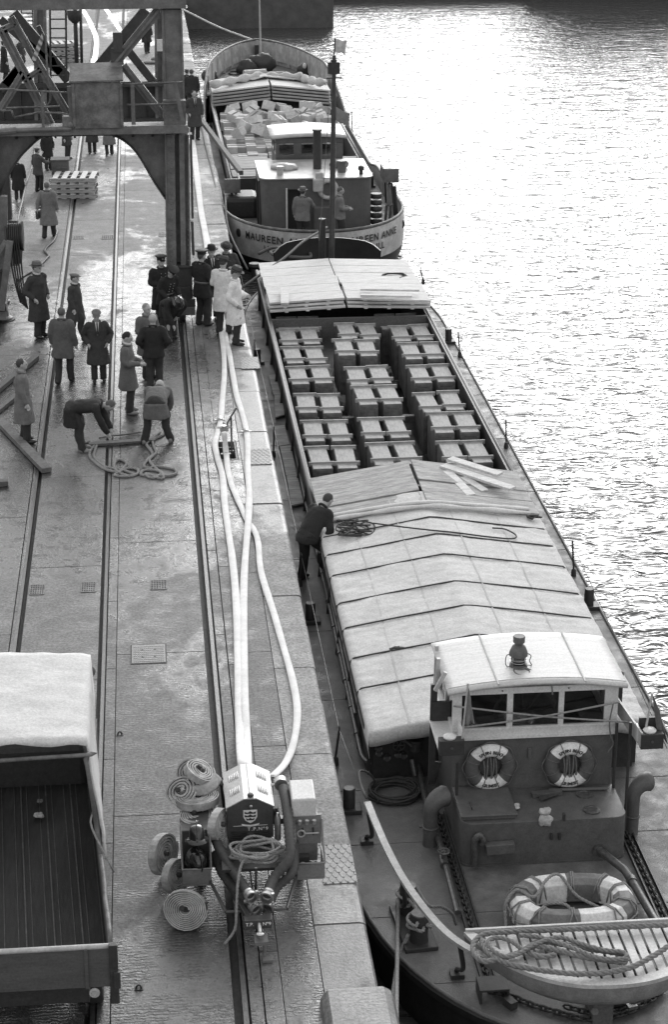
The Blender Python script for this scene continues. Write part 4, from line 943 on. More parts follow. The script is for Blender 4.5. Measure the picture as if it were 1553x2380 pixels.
# ---------------------------------------------------------------- engine casing
ca = empty('engine_casing', (2.6, 22.9, DZ), 'low dark engine casing with rounded corners in front of the wheelhouse', 'engine casing')
cy0, cx0, cx1 = 22.5, wx0-.01, wx1+.03
def rrect(x0, x1, y0, y1, r, n=6):
    o = []
    for cx_, cy_, a0_ in ((x1-r, y0+r, -90), (x1-r, y1-.001, 0), (x0+r, y1-.001, 180), (x0+r, y0+r, 180)):
        if cy_ > y1-.01: o.append((cx_+r if cx_ > (x0+x1)/2 else cx_-r, y1)); continue
        for k in range(n+1): a = R_(a0_+90*k/n); o.append((cx_+r*math.cos(a), cy_+r*math.sin(a)))
    return o
mb = MB(); pr = rrect(cx0, cx1, cy0, FY-.001, .16); 
mb.prism([(x, y, DZ) for x, y in pr], (0, 0, zc-DZ)); mb.build('casing', M['lead'], ca, bevel=.008)
mb = MB(); mb.prism([(x, y, DZ) for x, y in rrect(cx0-.012, cx1+.012, cy0-.012, FY-.03, .17)], (0, 0, .03)); mb.build('foot_weld', M['lead'], ca)
def top(x, y, z=0.0): return G(*z5(x, y), zc+z)
P = [top(588, 965), top(862, 945), top(800, 820), top(552, 832)]; x0 = (P[0].x+P[3].x)/2; x1 = (P[1].x+P[2].x)/2
MB().box2((x0+.03, P[0].y+.03, zc), (x1-.02, FY-.04, zc+.06)).box2((x0, P[0].y, zc+.06), (x1, FY-.02, zc+.085)).build('hatch_lid', M['lead'], ca, bevel=.012)
MB().tube(catmull([top(632, 870, .09), top(630, 878, .14), top(640, 895, .14), top(643, 905, .09)], 3), .008, 5).build('lid_handle', M['iron'], ca)
for x, y in ((1165, 837), (1200, 910)):
    p = top(x, y, .0); MB().lathe([(.115, 0), (.115, .018), (.075, .022), (.07, .012)], 24, Matrix.Translation(p)).build('port_ring', M['steel'], ca, smooth=2)
p = top(1070, 955); MB().box(p+Vector((0, 0, .05)), (.03, .06, .1)).build('lug', M['iron'], ca)
MB().tube([top(1000, 815, .03), top(1275, 808, .03)], .022, 8).box(top(990, 830, .03), (.42, .1, .05), rz=.1).build('pipe_on_top', M['lead'], ca)
tag(MB().hexa([top(935, 815, .02), top(965, 865, .02), top(1055, 832, .02), top(1040, 800, .02), top(935, 815, .04), top(965, 865, .04), top(1055, 832, .04), top(1040, 800, .04)]).build('steel_plate', M['crane_dark'], None), 'loose dark plate lying on the engine casing below the right lifebuoy', 'plate')
random.seed(11)
def rag(c, s, lb, m_='offwhite'):
    mb = MB(); mb.ell(c, (s, s*.8, s*.9), 14, 10); mb.v = [Vector((q_.x, q_.y, max(q_.z, c.z-s*.3))) for q_ in [c+(q_-c)*(1+.9*noise.noise(q_*22)) for q_ in mb.v]]; return tag(mb.build('rag', M[m_], None), lb, 'rag')
rag(top(848, 892, .05), .045, 'crumpled white rag beside the casing hatch lid')
p = w5(985, 940, cy0-.03); mb = MB(); mb.ell(p+Vector((0, .05, .06)), (.085, .08, .05), 24, 14).ell(p+Vector((.01, .02, -.05)), (.095, .06, .1), 24, 14); mb.v = [q_+(q_-p)*(.35*noise.noise(q_*11)+.2*noise.noise(q_*26)) for q_ in mb.v]
tag(mb.build('canvas_bag', M['offwhite'], None, smooth=True), 'small pale canvas bundle hung over the front edge of the engine casing', 'bundle')
mb = MB(); a = w5(655, 1165, cy0-.07); b_ = w5(655, 1050, cy0-.07); c_ = w5(695, 1050, cy0-.07); d_ = w5(690, 1070, cy0-.07)
mb.tube([a, b_]+catmull([b_, (b_+c_)/2+Vector((0, 0, .08)), c_, d_], 5), .045, 10); mb.build('gooseneck_vent', M['steel'], ca, smooth=2)
MB().prism([w5(700, 1055, cy0-.02), w5(835, 1045, cy0-.02), w5(838, 1088, cy0-.02), w5(706, 1100, cy0-.02)], (0, -.12, 0)).build('step', M['lead'], ca, bevel=.01)
for x in (1012, 1050): MB().box(w5(x, 1030, cy0-.02), (.03, .05, .09)).build('cleat', M['iron'], ca)
pts = [w5(1235, 1095, cy0-.02), w5(1255, 1110, cy0-.1), G(*z5(1350, 1185), -.6), G(*z5(1385, 1235), -.66), G(*z5(1500, 1430), -.68)]
ex = MB().tube(pts[:3]+pts[3:], .055, 10).cyl(pts[3]-Vector((0, .05, 0)), pts[3]+Vector((0, .05, 0)), .07, 10).cyl(pts[0]+Vector((0, .02, 0)), pts[0]-Vector((0, .02, 0)), .09, 12).build('exhaust_pipe', M['steel'], ca, smooth=2)
# ---------------------------------------------------------------- cowl ventilators
def cowl(p, h, lb, face, r=.11):
    t_ = empty('cowl_vent', p, lb, 'cowl vent', 'cowl ventilators on the barge'); f = Vector((math.cos(face), math.sin(face), 0)); Z = Vector((0, 0, 1))
    c1 = p+Z*(h-.16); pts = [p, p+Z*.04, p+Z*(h-.32)]+[c1-Z*.1+Z*.2*math.sin(a)+f*.2*(1-math.cos(a)) for a in [k*math.pi/2/5 for k in range(6)]]+[c1+Z*.1+f*.24]
    rr = [r*1.05, r, r]+[r+.01*k for k in range(6)]+[r*1.35]
    MB().tube(pts, rr, 20).build('cowl', M['lead'], t_, smooth=2)
    e_ = pts[-1]; MB().tube([e_+f*.004, e_+f*.012], [r*1.25, r*1.2], 20).build('mouth', M['iron'], t_, smooth=2)
    MB().tube([p+Z*.28+Vector((math.cos(a), math.sin(a), 0))*(r+.005) for a in [k*math.pi/9 for k in range(18)]], .014, 5, closed=True).build('band', M['lead'], t_, smooth=True)
    MB().cyl(p+Z*.28+Vector((-r-.05, 0, 0)), p+Z*.28+Vector((-r, 0, 0)), .015, 6).build('clamp', M['iron'], t_); return t_
p = G(*z5(447, 1068), DZ); cowl(p, .76, 'tall cowl ventilator on deck at the quay side of the engine casing', R_(20), .1)
p = G(*z5(1385, 1015), DZ); cowl(p, .84, 'cowl ventilator turned outwards on the water side of the engine casing', R_(10), .088)
p = G(*z5(435, 740), DZ); cowl(p+Vector((0, .3, 0)), .5, 'small cowl ventilator behind the quayside lamp box', R_(90), .1)
# valves and pump on the dark bulkhead at the hatch end
vb = empty('valve_bulkhead', (1.4, HY0-.3, DZ), 'dark end of the hatch crowded with valves, a hand wheel and pipes', 'bulkhead')
VY = HY0-.12
def v6(x, y, Y=VY): return atY(750+.25*x, 1615+.25*y, Y)
MB().box2((HX0+.05, HY0-.12, DZ), (HX1-.05, HY0-.04, -.05)).build('plate', M['iron'], vb)
mb = MB(); c = v6(710, 470, VY-.12); mb.tube([c+Vector((.085*math.cos(a), 0, .085*math.sin(a))) for a in [k*math.pi/10 for k in range(20)]], .01, 6, closed=True)
for k in range(6): a = k*math.pi/3; mb.cyl(c, c+Vector((.085*math.cos(a), 0, .085*math.sin(a))), .007, 5)
mb.cyl(c, c+Vector((0, .12, 0)), .015, 6); mb.build('hand_wheel', M['steel'], vb, smooth=2)
mb = MB(); mb.tube([v6(600, 400, VY-.1), v6(605, 360, VY-.1), v6(640, 330, VY-.12), v6(845, 318, VY-.12)], .035, 8).cyl(v6(855, 380, VY-.12), v6(855, 285, VY-.12), .05, 10).cyl(v6(850, 400, VY-.12), v6(850, 300, VY-.12), .03, 8); mb.build('delivery_pipe', M['steel'], vb, smooth=2)
MB().cyl(v6(660, 345, VY-.25), v6(830, 475, VY-.25), .02, 8).build('pump_lever', M['steel'], vb)
mb = MB(); mb.cyl(v6(865, 510, VY-.12), v6(865, 410, VY-.12), .085, 14).cyl(v6(865, 425, VY-.12), v6(865, 410, VY-.12), .11, 14).cyl(v6(865, 520, VY-.2), v6(865, 460, VY-.2), .03, 8); mb.build('hand_pump', M['crane_dark'], vb, smooth=2)
for x, y in ((515, 430), (520, 500), (525, 545), (700, 560), (755, 570), (600, 590)):
    p = v6(x, y, VY-.12); MB().cyl(p-Vector((0, .03, 0)), p+Vector((0, .06, 0)), .04, 8).cyl(p-Vector((.05, 0, 0)), p+Vector((.05, 0, 0)), .025, 6).build('valve', M['steel'], vb, smooth=2)
mb = MB(); mb.tube([G(872, 1774, -.62), G(965, 1768, -.62)], .035, 8).tube([v6(830, 600, VY-.2), G(750+.25*860, 1615+.25*750, -.62)], .035, 8).tube([G(750+.25*880, 1615+.25*600, -.62), G(750+.25*960, 1615+.25*980, -.62), G(*z5(520, 1150), -.66)], .04, 8).tube([G(*z5(520, 1170), -.66), G(*z5(575, 1385), -.7)], .04, 8).cyl(G(*z5(575, 1385), -.795), G(*z5(575, 1385), -.76), .075, 12)
sep(mb, 'deck_pipe', M['steel'], vb, smooth=2)
p = G(*z5(510, 1130), -.6); mb = MB(); mb.tube([p+Vector((.075*math.cos(a), .075*math.sin(a), .1)) for a in [k*math.pi/8 for k in range(16)]], .014, 6, closed=True)
for k in range(5): a = k*2*math.pi/5; mb.cyl(p+Vector((0, 0, .1)), p+Vector((.075*math.cos(a), .075*math.sin(a), .1)), .008, 5)
mb.cyl(p-Vector((0, 0, .1)), p+Vector((0, 0, .1)), .03, 8).cyl(p-Vector((0, .1, .06)), p+Vector((0, .1, -.06)), .06, 10); mb.build('valve_wheel', M['steel'], vb, smooth=2)
# ---------------------------------------------------------------- steering chains in their channels
st = empty('steering_gear', (CX, 21, DZ), 'steering chains in long deck channels leading to the rudder quadrant', 'steering gear')
for s, (xa, ya, xb_, yb_) in enumerate(((1.43, 23.9, 1.46, 19.85), (3.93, 23.3, 3.93, 19.85))):
    mb = MB()
    for dx in (-.085, .085): mb.bar((xa+dx, ya, DZ+.03), (xb_+dx, yb_, DZ+.03), .02, .06)
    sep(mb, 'channel_bar', M['iron'], st); chain(MB(), [(xa, ya, DZ+.035), ((xa+xb_)/2, (ya+yb_)/2, DZ+.035), (xb_, yb_, DZ+.035)], .1, .015).build('chain', M['rubber'], st, smooth=True)
    MB().bar((xa, ya, DZ+.006), (xb_, yb_, DZ+.006), .15, .008).build('channel_bed', M['iron'], st)
p = G(*z5(752, 1730), -.62); mb = MB().box2((p.x-.2, p.y-.08, -.64), (p.x+.16, p.y+.22, -.61)).box2((p.x-.2, p.y-.08, DZ), (p.x-.17, p.y+.22, -.64)).box2((p.x+.13, p.y-.08, DZ), (p.x+.16, p.y+.22, -.64)); mb.build('sheave_box', M['iron'], st, bevel=.006)
cp_ = [G(*z5(x, y), DZ+.04) for x, y in ((735, 1750), (830, 1775), (930, 1815), (1050, 1850), (1170, 1878), (1300, 1865), (1430, 1820), (1520, 1740))]
chain(MB(), cp_, .1, .017).build('chain', M['rubber'], st, smooth=True); chain(MB(), [p_+Vector((.12, .07, .02)) for p_ in cp_[3:]], .1, .015).build('chain', M['rubber'], st, smooth=True)
qd = [G(*z5(x, y), DZ+.02) for x, y in ((1165, 1815), (1215, 1835), (1330, 1828), (1450, 1785), (1520, 1720), (1480, 1640), (1200, 1690))]
MB().prism(qd, (0, 0, .12)).build('quadrant', M['lead'], st, bevel=.01)
MB().bar(G(*z5(1280, 1690), -.62), G(*z5(1395, 1830), -.62), .12, .04).build('tiller_bar', M['steel'], st, bevel=.005)
for x, y in ((1215, 1845), (1390, 1805), (1490, 1755)): MB().cyl(G(*z5(x, y), DZ+.14), G(*z5(x, y), DZ+.2), .045, 10).build('pin', M['steel'], st, smooth=2)
MB().box(G(*z5(820, 1805), -.74), (.1, .16, .1), rz=.5).build('chock', M['iron'], st)
# ---------------------------------------------------------------- stern rail and the slatted stern platform
M['railpaint'] = mat('rail_grey_paint', .33, .55, 6, .15, .15, 60, stain=.25, stscale=5)
sr = empty('stern_rail', G(*z5(155, 1065), DZ), 'broad pale painted rail curving round the barge stern on iron posts', 'rail')
rp = [G(*z5(x, y), .1) for x, y in ((155, 868), (205, 990), (260, 1110), (330, 1235), (420, 1360), (520, 1470), (625, 1545), (740, 1600))]
rc = catmull(rp, 6); rows = []
def rside(i, d): 
    t_ = (rc[min(i+1, len(rc)-1)]-rc[max(i-1, 0)]).normalized(); return rc[i]+Vector((t_.y, -t_.x, 0))*d
L4 = [[rside(i, .045), rside(i, -.05), rside(i, -.05)-Vector((0, 0, .05)), rside(i, .045)-Vector((0, 0, .05))] for i in range(len(rc))]
mb = MB(); mb.grid([l_+[l_[0]] for l_ in L4]); mb.add(L4[0], [(0, 1, 2, 3)]); mb.add(L4[-1], [(0, 1, 2, 3)]); mb.build('rail_top', M['railpaint'], sr, bevel=.006)
for (xt, yt, xb_, yb_) in ((160, 920, 153, 1060), (318, 1240, 298, 1380), (585, 1530, 572, 1680)):
    b_ = G(*z5(xb_, yb_), DZ); a = G(*z5(xt, yt), .05); m_ = (a+b_)/2+Vector((.06, -.02, -.1)); MB().tube(catmull([b_, b_+Vector((0, 0, .1)), m_, a], 4), .03, 8).box(b_+Vector((0, 0, .03)), (.17, .15, .06)).build('rail_post', M['iron'], sr, smooth=2)
gp = empty('stern_platform', (CX, 19, DZ), 'slatted wooden platform with a thick painted rim over the barge stern', 'platform')
gy = G(*z5(605, 1475), .1).y; xl = G(*z5(605, 1475), .1).x
def gx(t_): return CX+(CX-xl)*t_
N = 40; edge = []
for i in range(N+1):
    t_ = -1+2*i/N; edge.append(Vector((gx(t_), gy-1.22*(1-abs(t_)**2.3)**.8, .1)))
edge[0].y = edge[-1].y = gy
inner = [Vector((CX+(p_.x-CX)*.93, min(p_.y+.13, gy-.01), .1)) for p_ in edge]
MB().grid([edge, inner]).grid([inner, [p_-Vector((0, 0, .05)) for p_ in inner]]).grid([edge, [p_-Vector((0, 0, .05)) for p_ in edge]]).build('rim', M['offwhite'], gp)
MB().grid([[p_+Vector((0, .02, -.05)) for p_ in edge], [Vector((CX+(p_.x-CX)*.97, p_.y+.05, -.15)) for p_ in edge], [Vector((CX+(p_.x-CX)*.9, p_.y+.16, -.28)) for p_ in edge], [Vector((CX+(p_.x-CX)*.82, p_.y+.3, -.34)) for p_ in edge]]).build('under_board', mat('painted_under_board', .3, .6, 5, .2, .2, 40, stain=.25), gp, smooth=True)
MB().box2((gx(-1)+.02, gy, .02), (gx(1)-.02, gy+.04, .125)).build('back_rail', M['offwhite'], gp, bevel=.005)
nsl = 22
for i in range(nsl):
    x = gx(-.9+1.8*i/(nsl-1)); t_ = (x-CX)/(CX-xl)/.93
    y_ = gy-1.22*(1-min(1, abs(t_))**2.3)**.8+.12
    if gy-y_ > .12: MB().box2((x-.052, y_, .06), (x+.052, gy-.005, .09)).build('slat', M['offwhite'], gp, bevel=.004)
MB().box2((gx(-.8), gy-.5, 0), (gx(.8), gy-.42, .055)).box2((gx(-.5), gy-.95, 0), (gx(.5), gy-.87, .055)).box2((CX-.12, gy-.7, DZ), (CX+.12, gy-.3, 0)).build('bearer', M['darkwood'], gp)
for x, y in ((1050, 1700), (1425, 1680)): MB().box(w5(x, y-4, G(*z5(x, y-60), .1).y-.02), (.12, .03, .08)).build('bracket', M['iron'], gp, bevel=.004)
# thick laid rope round the platform and coiled on it
lt = M['thick_rope'] = mat('thick_laid_rope', .2, .9, 40, .25, .4, 120)
R1 = [G(*z5(x, y), .155) for x, y in ((1600, 1440), (1480, 1445), (1300, 1452), (1100, 1462), (900, 1470), (760, 1478), (690, 1490), (650, 1530), (655, 1580), (700, 1612), (770, 1600), (850, 1575), (900, 1550), (960, 1520), (1080, 1535), (1200, 1555), (1330, 1575), (1365, 1590), (1350, 1615), (1280, 1608), (1160, 1590), (1040, 1560), (940, 1540), (900, 1560), (960, 1590), (1030, 1580))]
rope('thick_rope', R1, .036, lt, 'thick laid rope run along the platform back and looped over the slats', laid=True)
R2 = [G(*z5(x, y), .16) for x, y in ((690, 1510), (700, 1550), (740, 1590), (820, 1625), (950, 1650), (1100, 1668), (1250, 1665), (1380, 1640), (1480, 1590), (1560, 1540), (1640, 1500))]
rope('thick_rope', R2, .036, lt, 'thick laid rope following the curved front rim of the stern platform', laid=True)
R3 = [G(*z5(x, y), .2) for x, y in ((880, 1560), (830, 1520), (760, 1500), (720, 1520), (740, 1560), (800, 1590), (870, 1570), (940, 1530), (1050, 1500), (1150, 1530), (1260, 1560), (1350, 1570), (1350, 1600), (1230, 1595), (1100, 1545), (960, 1500), (860, 1490))]
rope('thick_rope', R3, .03, lt, 'untidy bight of laid rope heaped on the platform slats', laid=True)
# ---------------------------------------------------------------- life raft
lr = empty('life_raft', (2.73, 21.1, DZ), 'oval buoyant life raft painted in white and grey blocks with rope loops', 'life raft')
rcx, rcy = 2.74, 21.12; ra, rb_ = .80, .56; zt, zbm = -.41, -.77; n = 16; seg = MB(); wn_ = .27
gy_ = mat('raft_grey_paint', .2, .6, 8, .2, .2, 60, stain=.25, stscale=5); wt_ = mat('raft_white_paint', .85, .6, 8, .1, .2, 60, stain=.2, stscale=5)
def sup(a, A, B, e=2.6): c, s_ = math.cos(a), math.sin(a); return Vector((rcx+A*abs(c)**(2/e)*(1 if c > 0 else -1), rcy+B*abs(s_)**(2/e)*(1 if s_ > 0 else -1), 0))
for i in range(n):
    mb = MB(); st_ = [0, .5, 1]; rows = []
    for f_ in st_:
        a = 2*math.pi*(i+f_)/n; o0, o1 = sup(a, ra, rb_), sup(a, ra-wn_, rb_-wn_); m_ = (o0+o1)/2; c_ = .05
        def L_(p_, q_, k_): return p_.lerp(q_, k_)
        ring_ = [L_(o0, o1, .0)+Vector((0, 0, zbm+.08)), L_(o0, o1, .0)+Vector((0, 0, zt-.09)), L_(o0, o1, .28)+Vector((0, 0, zt)), L_(o0, o1, .75)+Vector((0, 0, zt)), o1+Vector((0, 0, zt-.06)), o1+Vector((0, 0, zbm+.05)), L_(o0, o1, .75)+Vector((0, 0, zbm)), L_(o0, o1, .25)+Vector((0, 0, zbm))]
        rows.append(ring_+[ring_[0]])
    mb.grid(rows); mb.add(rows[0][:8], [tuple(range(8))]); mb.add(rows[2][:8], [tuple(range(8))[::-1]])
    mb.build('float_block', wt_ if i % 4 in (0, 1) else gy_, lr, bevel=.01)
for i in range(10):
    a = 2*math.pi*(i+.4)/10; o0, o1 = sup(a, ra+.012, rb_+.012), sup(a, ra-wn_-.012, rb_-wn_-.012); t2 = Vector((-math.sin(a), math.cos(a), 0))*.06
    z_ = [o0+Vector((0, 0, zbm+.1)), o0+Vector((0, 0, zt-.09)), o0.lerp(o1, .28)+Vector((0, 0, zt+.012)), o0.lerp(o1, .75)+Vector((0, 0, zt+.012)), o1+Vector((0, 0, zt-.06)), o1+Vector((0, 0, zbm+.1))]
    MB().tube([q_+t2*(1 if k_ in (0, 1, 5) else .2) for k_, q_ in enumerate(z_)], .011, 5).tube([q_-t2*(1 if k_ in (0, 1, 5) else .2) for k_, q_ in enumerate(z_)], .011, 5).build('rope_loop', M['rope'], lr, smooth=True)
MB().tube([sup(2*math.pi*i/40, ra+.02, rb_+.02)+Vector((0, 0, zt-.17+.02*math.sin(i*.8*2))) for i in range(40)], .012, 5, closed=True).build('grab_rope', M['rope'], lr, smooth=True)
mb = MB(); mb.box2((rcx-ra+.3, rcy-.02, zbm+.02), (rcx+ra-.3, rcy+.05, zbm+.05)); mb.build('foot_board', M['darkwood'], lr)
rope('painter', [Vector((rcx-.85, rcy-.1, DZ+.03)), Vector((rcx-.87, rcy-.05, -.5)), Vector((rcx-.7, rcy+.1, -.38)), Vector((rcx-.5, rcy-.05, -.4)), Vector((rcx-.3, rcy+.2, -.32)), Vector((rcx-.1, rcy+.35, -.35)), Vector((rcx+.1, rcy+.15, -.55)), Vector((rcx+.4, rcy-.05, -.66)), Vector((rcx+.2, rcy-.18, -.7)), Vector((rcx-.3, rcy-.12, -.68)), Vector((rcx-.35, rcy+.05, -.6)), Vector((rcx-.1, rcy-.02, -.55)), Vector((rcx-.05, rcy-.16, -.62)), Vector((rcx-.3, rcy-.2, -.7))], .022, M['rope'], 'rope coiled inside the life raft and trailing over its side', laid=True)
rope('rope_end', [Vector((rcx-.88, rcy-.1, -.55)), Vector((rcx-.9, rcy-.3, DZ+.05)), Vector((rcx-1.0, rcy-.45, DZ+.04))], .022, M['rope'], 'short tail of rope on deck beside the life raft', laid=True)
# ---------------------------------------------------------------- double bollard with mooring lines, coiled rope on deck
db = empty('mooring_bitts', G(*z5(365, 1560), DZ), 'pair of stout mooring bitts with a rope made fast near the stern', 'mooring bitts')
pA, pB = G(*z5(395, 1530), DZ), G(*z5(345, 1400), DZ)
mb = MB(); d_ = (pA-pB); mb.bar(pB-d_*.3+Vector((0, 0, .03)), pA+d_*.3+Vector((0, 0, .03)), .42, .06); mb.build('base_plate', M['iron'], db, bevel=.01)
for p in (pA, pB): MB().lathe([(.12, .06), (.115, .12), (.115, .42), (.108, .44)], 18, Matrix.Translation(p)).build('post', M['iron'], db, smooth=2); MB().lathe([(.105, .441), (.1, .455)], 18, Matrix.Translation(p)).build('cap', M['crane_box'], db, smooth=2)
Z = Vector((0, 0, 1)); tt = []
for k in range(34): a = k*.75; c_ = (pA if (k//8) % 2 else pB); tt.append(c_+Vector((.145*math.cos(a), .145*math.sin(a), .2+.006*k+.02*math.sin(k))))
rope('mooring_turns', tt, .024, M['rope'], 'rope wound round the mooring bitts at the stern', laid=True)
rope('rope_bight', [pB+Vector((.1, .1, .4)), G(*z5(440, 1350), -.2), G(*z5(500, 1358), -.25), G(*z5(550, 1390), -.4), G(*z5(568, 1440), -.6)], .022, M['rope_gr'], 'dark rope arching from the bitts under the stern rail', laid=True)
e1 = atX(924, 2385, .02); e2 = atX(899, 2338, .02)
rope('mooring_line', [pB+Vector((-.14, -.05, .3)), pB+Vector((-.2, -.5, .1)), Vector((.12, 18.2, -.2)), Vector((.06, 17.3, -.35))], .026, M['rope'], 'taut pale mooring line dropping from the bitts past the quay corner', laid=False)
rope('mooring_line', [pA+Vector((-.13, 0, .15)), pA+Vector((-.3, -.3, -.02)), Vector((.1, 18.75, -.55))], .026, M['rope'], 'mooring line slanting down to the quay wall under the bitts', laid=True)
cc_ = G(*z5(283, 838), DZ); random.seed(8); cp2 = []
for k in range(130): a = k*.42; rr = .29+.05*math.sin(k*.31)+random.uniform(-.02, .02); cp2.append(cc_+Vector((rr*1.12*math.cos(a)+.01*math.sin(k), rr*math.sin(a), .02+.0007*k+.012*math.sin(k*1.3))))
rope('rope_coil', cp2+[G(*z5(200, 870), DZ+.03), G(*z5(175, 810), DZ+.1), G(*z5(190, 775), -.4), G(*z5(160, 735), -.1), G(*z5(118, 728), .02), G(*z5(125, 790), .05), G(*z5(152, 855), .1)], .016, M['rope_dk'], 'neat round coil of dark rope on the quayside deck', 'rope', sm=3)
# ================================================================ quay furniture
# hydrant pit with a standpipe, its key and three hoses
pt = empty('hydrant_pit', ((pit[0]+pit[1])/2, (pit[2]+pit[3])/2, -.9), 'open hydrant pit in the paving with an iron frame', 'hydrant pit')
x0, x1, y0, y1 = pit
MB().box2((x0, y0, -.98), (x0+.03, y1, .004)).box2((x1-.03, y0, -.98), (x1, y1, .004)).box2((x0+.03, y0, -.98), (x1-.03, y0+.03, .004)).box2((x0+.03, y1-.03, -.98), (x1-.03, y1, .004)).build('frame', M['crane'], pt)
MB().box2((x0+.03, y0+.4, -.25), (x1-.03, y0+.44, -.2)).box2((x0+.25, y0+.4, -.25), (x0+.28, y1, -.2)).box2((x0+.03, y1-.2, -.1), (x1-.03, y1-.16, -.06)).build('grid_bar', M['steel'], pt)
def zz10(x, y): return (450+.25*x, 870+.25*y)
sp_ = empty('standpipe', G(*zz10(290, 700), 0), 'brass headed standpipe rising from the hydrant pit with a hose coupled on', 'standpipe')
b_ = G(*zz10(272, 760), -.6); Yp = G(521, 1062).y+.25
p0, p1 = atY(*zz10(283, 760), Yp), atY(*zz10(283, 520), Yp)
MB().cyl(p0, p1, .035, 10).build('pipe', M['steel'], sp_, smooth=2)
MB().box(p1+Vector((0, 0, .02)), (.17, .09, .06)).cyl(p1-Vector((0, 0, .1)), p1+Vector((0, 0, .1)), .05, 10).cyl(p1+Vector((-.14, 0, .06)), p1+Vector((.14, 0, .06)), .022, 8).build('head', M['brass'], sp_, smooth=2)
ky = empty('hydrant_key', G(538, 1062), 'long iron T key standing in the hydrant pit', 'hydrant key')
k0, k1 = atY(*zz10(356, 770), Yp), atY(*zz10(347, 390), Yp)
MB().cyl(k0, k1, .02, 8).cyl(k0+Vector((0, 0, -.02)), k0+Vector((0, 0, .14)), .04, 8).build('shaft', M['steel'], ky, smooth=2)
MB().cyl(atY(*zz10(398, 310), Yp), atY(*zz10(345, 395), Yp), .018, 8).cyl(atY(*zz10(345, 395), Yp), atY(*zz10(313, 455), Yp), .018, 8).cyl(atY(*zz10(313, 455), Yp), atY(*zz10(316, 505), Yp), .015, 8).build('handle', M['steel'], ky, smooth=2)
def hose(name, uv, lb, z=.035, w=.056, fl=.5, extra=(), mt='hose'):
    pts = [G(u, v, z if len(q) < 1 else q[0]) for u, v, *q in uv]; P = catmull(pts, 6)
    mb = MB(); mb.tube(P, [w*(1+.05*math.sin(i*.37)+.03*math.sin(i*.83)) for i in range(len(P))], 10)
    up = []
    for i in range(0, len(mb.v)-0, 10):   # flatten to the ground
        c = sum((mb.v[i+k] for k in range(10)), Vector())/10
        for k in range(10): q = mb.v[i+k]; mb.v[i+k] = Vector((c.x+(q.x-c.x)*1.12, c.y+(q.y-c.y)*1.0, c.z+(q.z-c.z)*fl))
    t_ = empty(name, P[0], lb, 'fire hose', 'canvas fire hoses along the quay'); mb.build('canvas_tube', M[mt], t_, smooth=True)
    for e in extra:
        c = G(*e, z+.01); MB().cyl(c-Vector((0, .06, 0)), c+Vector((0, .06, 0)), w*1.15, 12).cyl(c-Vector((w*1.9, 0, 0)), c+Vector((w*1.9, 0, 0)), .018, 6).build('coupling', M['brass'], t_, smooth=2)
    return t_
hose('fire_hose', [(563, 1782, .5), (557, 1700, .05), (553, 1550), (549, 1400), (540, 1300), (532, 1245), (522, 1170), (517, 1107), (507, 1070), (499, 1032), (504, 1010), (512, 980), (516, 932), (521, 870), (519, 810), (511, 755), (498, 700), (486, 630), (476, 550), (466, 500), (460, 450), (453, 396), (446, 345), (440, 322)], 'long white fire hose lying nearest the crane rail', extra=((511, 976),))
hose('fire_hose', [(575, 1785, .5), (573, 1720, .06), (570, 1650), (566, 1500), (567, 1350), (573, 1258, .06), (577, 1207, .09), (579, 1150), (576, 1095), (575, 1020), (569, 985), (561, 955), (550, 920), (541, 870), (534, 828), (524, 784), (515, 730), (500, 650), (487, 580), (477, 530), (468, 480), (460, 410), (452, 345), (448, 326)], 'long white fire hose running straight up the middle', extra=((572, 1003),))
hose('fire_hose', [(632, 1806, .5), (664, 1772, .1), (684, 1720), (691, 1650), (680, 1580), (658, 1500), (635, 1420), (607, 1330), (600, 1262), (590, 1232), (574, 1209, .03), (562, 1182), (550, 1155), (538, 1126), (530, 1095), (526, 1058, .05), (523, 1030, .25), (521, 1005, .5)], 'white fire hose looping out towards the quay edge', extra=((525, 1055),), w=.05)
# covers and gratings
def grating(c0, c1, lb, n=6, m=5, rim=.02, grp='iron gratings in the paving'):
    a, b_ = c0, c1; x0, x1, y0, y1 = min(a.x, b_.x), max(a.x, b_.x), min(a.y, b_.y), max(a.y, b_.y)
    t_ = empty('drain_grating', ((x0+x1)/2, (y0+y1)/2, 0), lb, 'grating', grp)
    MB().box2((x0, y0, .001), (x1, y1, .004)).build('pit', M['groove'], t_)
    mb = MB()
    for i in range(n+1): x = x0+(x1-x0)*i/n; mb.box2((x-.009, y0, .004), (x+.009, y1, .012))
    for i in range(m+1): y = y0+(y1-y0)*i/m; mb.box2((x0, y-.013, .0045), (x1, y+.013, .0125))
    mb.build('bars', M['crane_box'], t_); return t_
grating(G(68, 1383), G(103, 1360), 'square grating between the leftmost rails, left of the pair')
grating(G(188, 1377), G(221, 1354), 'square grating beside the middle rail, ahead of the truck')
grating(G(350, 1371), G(386, 1349), 'square grating alone on the paving left of the crane rail')
grating(G(170, 556), G(194, 549), 'small grating by the left rail far up the quay', 6, 2)
grating(G(235, 556), G(263, 548), 'small grating by the middle rail far up the quay', 6, 2)
grating(G(368, 549), G(384, 541), 'small grating at the foot of the crane leg', 5, 2)
a, b_ = G(303, 1545), G(386, 1496)
t_ = empty('manhole_cover', (a+b_)/2, 'large rectangular iron cover with a raised chequer pattern', 'manhole cover')
MB().box2((a.x, a.y, .001), (b_.x, b_.y, .006)).build('frame', M['groove'], t_)
mb = MB(); mb.box2((a.x+.02, a.y+.03, .006), (b_.x-.02, b_.y-.03, .010))
for i in range(15):
    for j in range(9):
        x = a.x+.04+(b_.x-a.x-.08)*(i+.5)/15; y = a.y+.06+(b_.y-a.y-.12)*(j+.5)/9
        if (i in (4, 10) and j in (2, 6)): continue
        mb.box((x, y, .013), (.022, .05, .006))
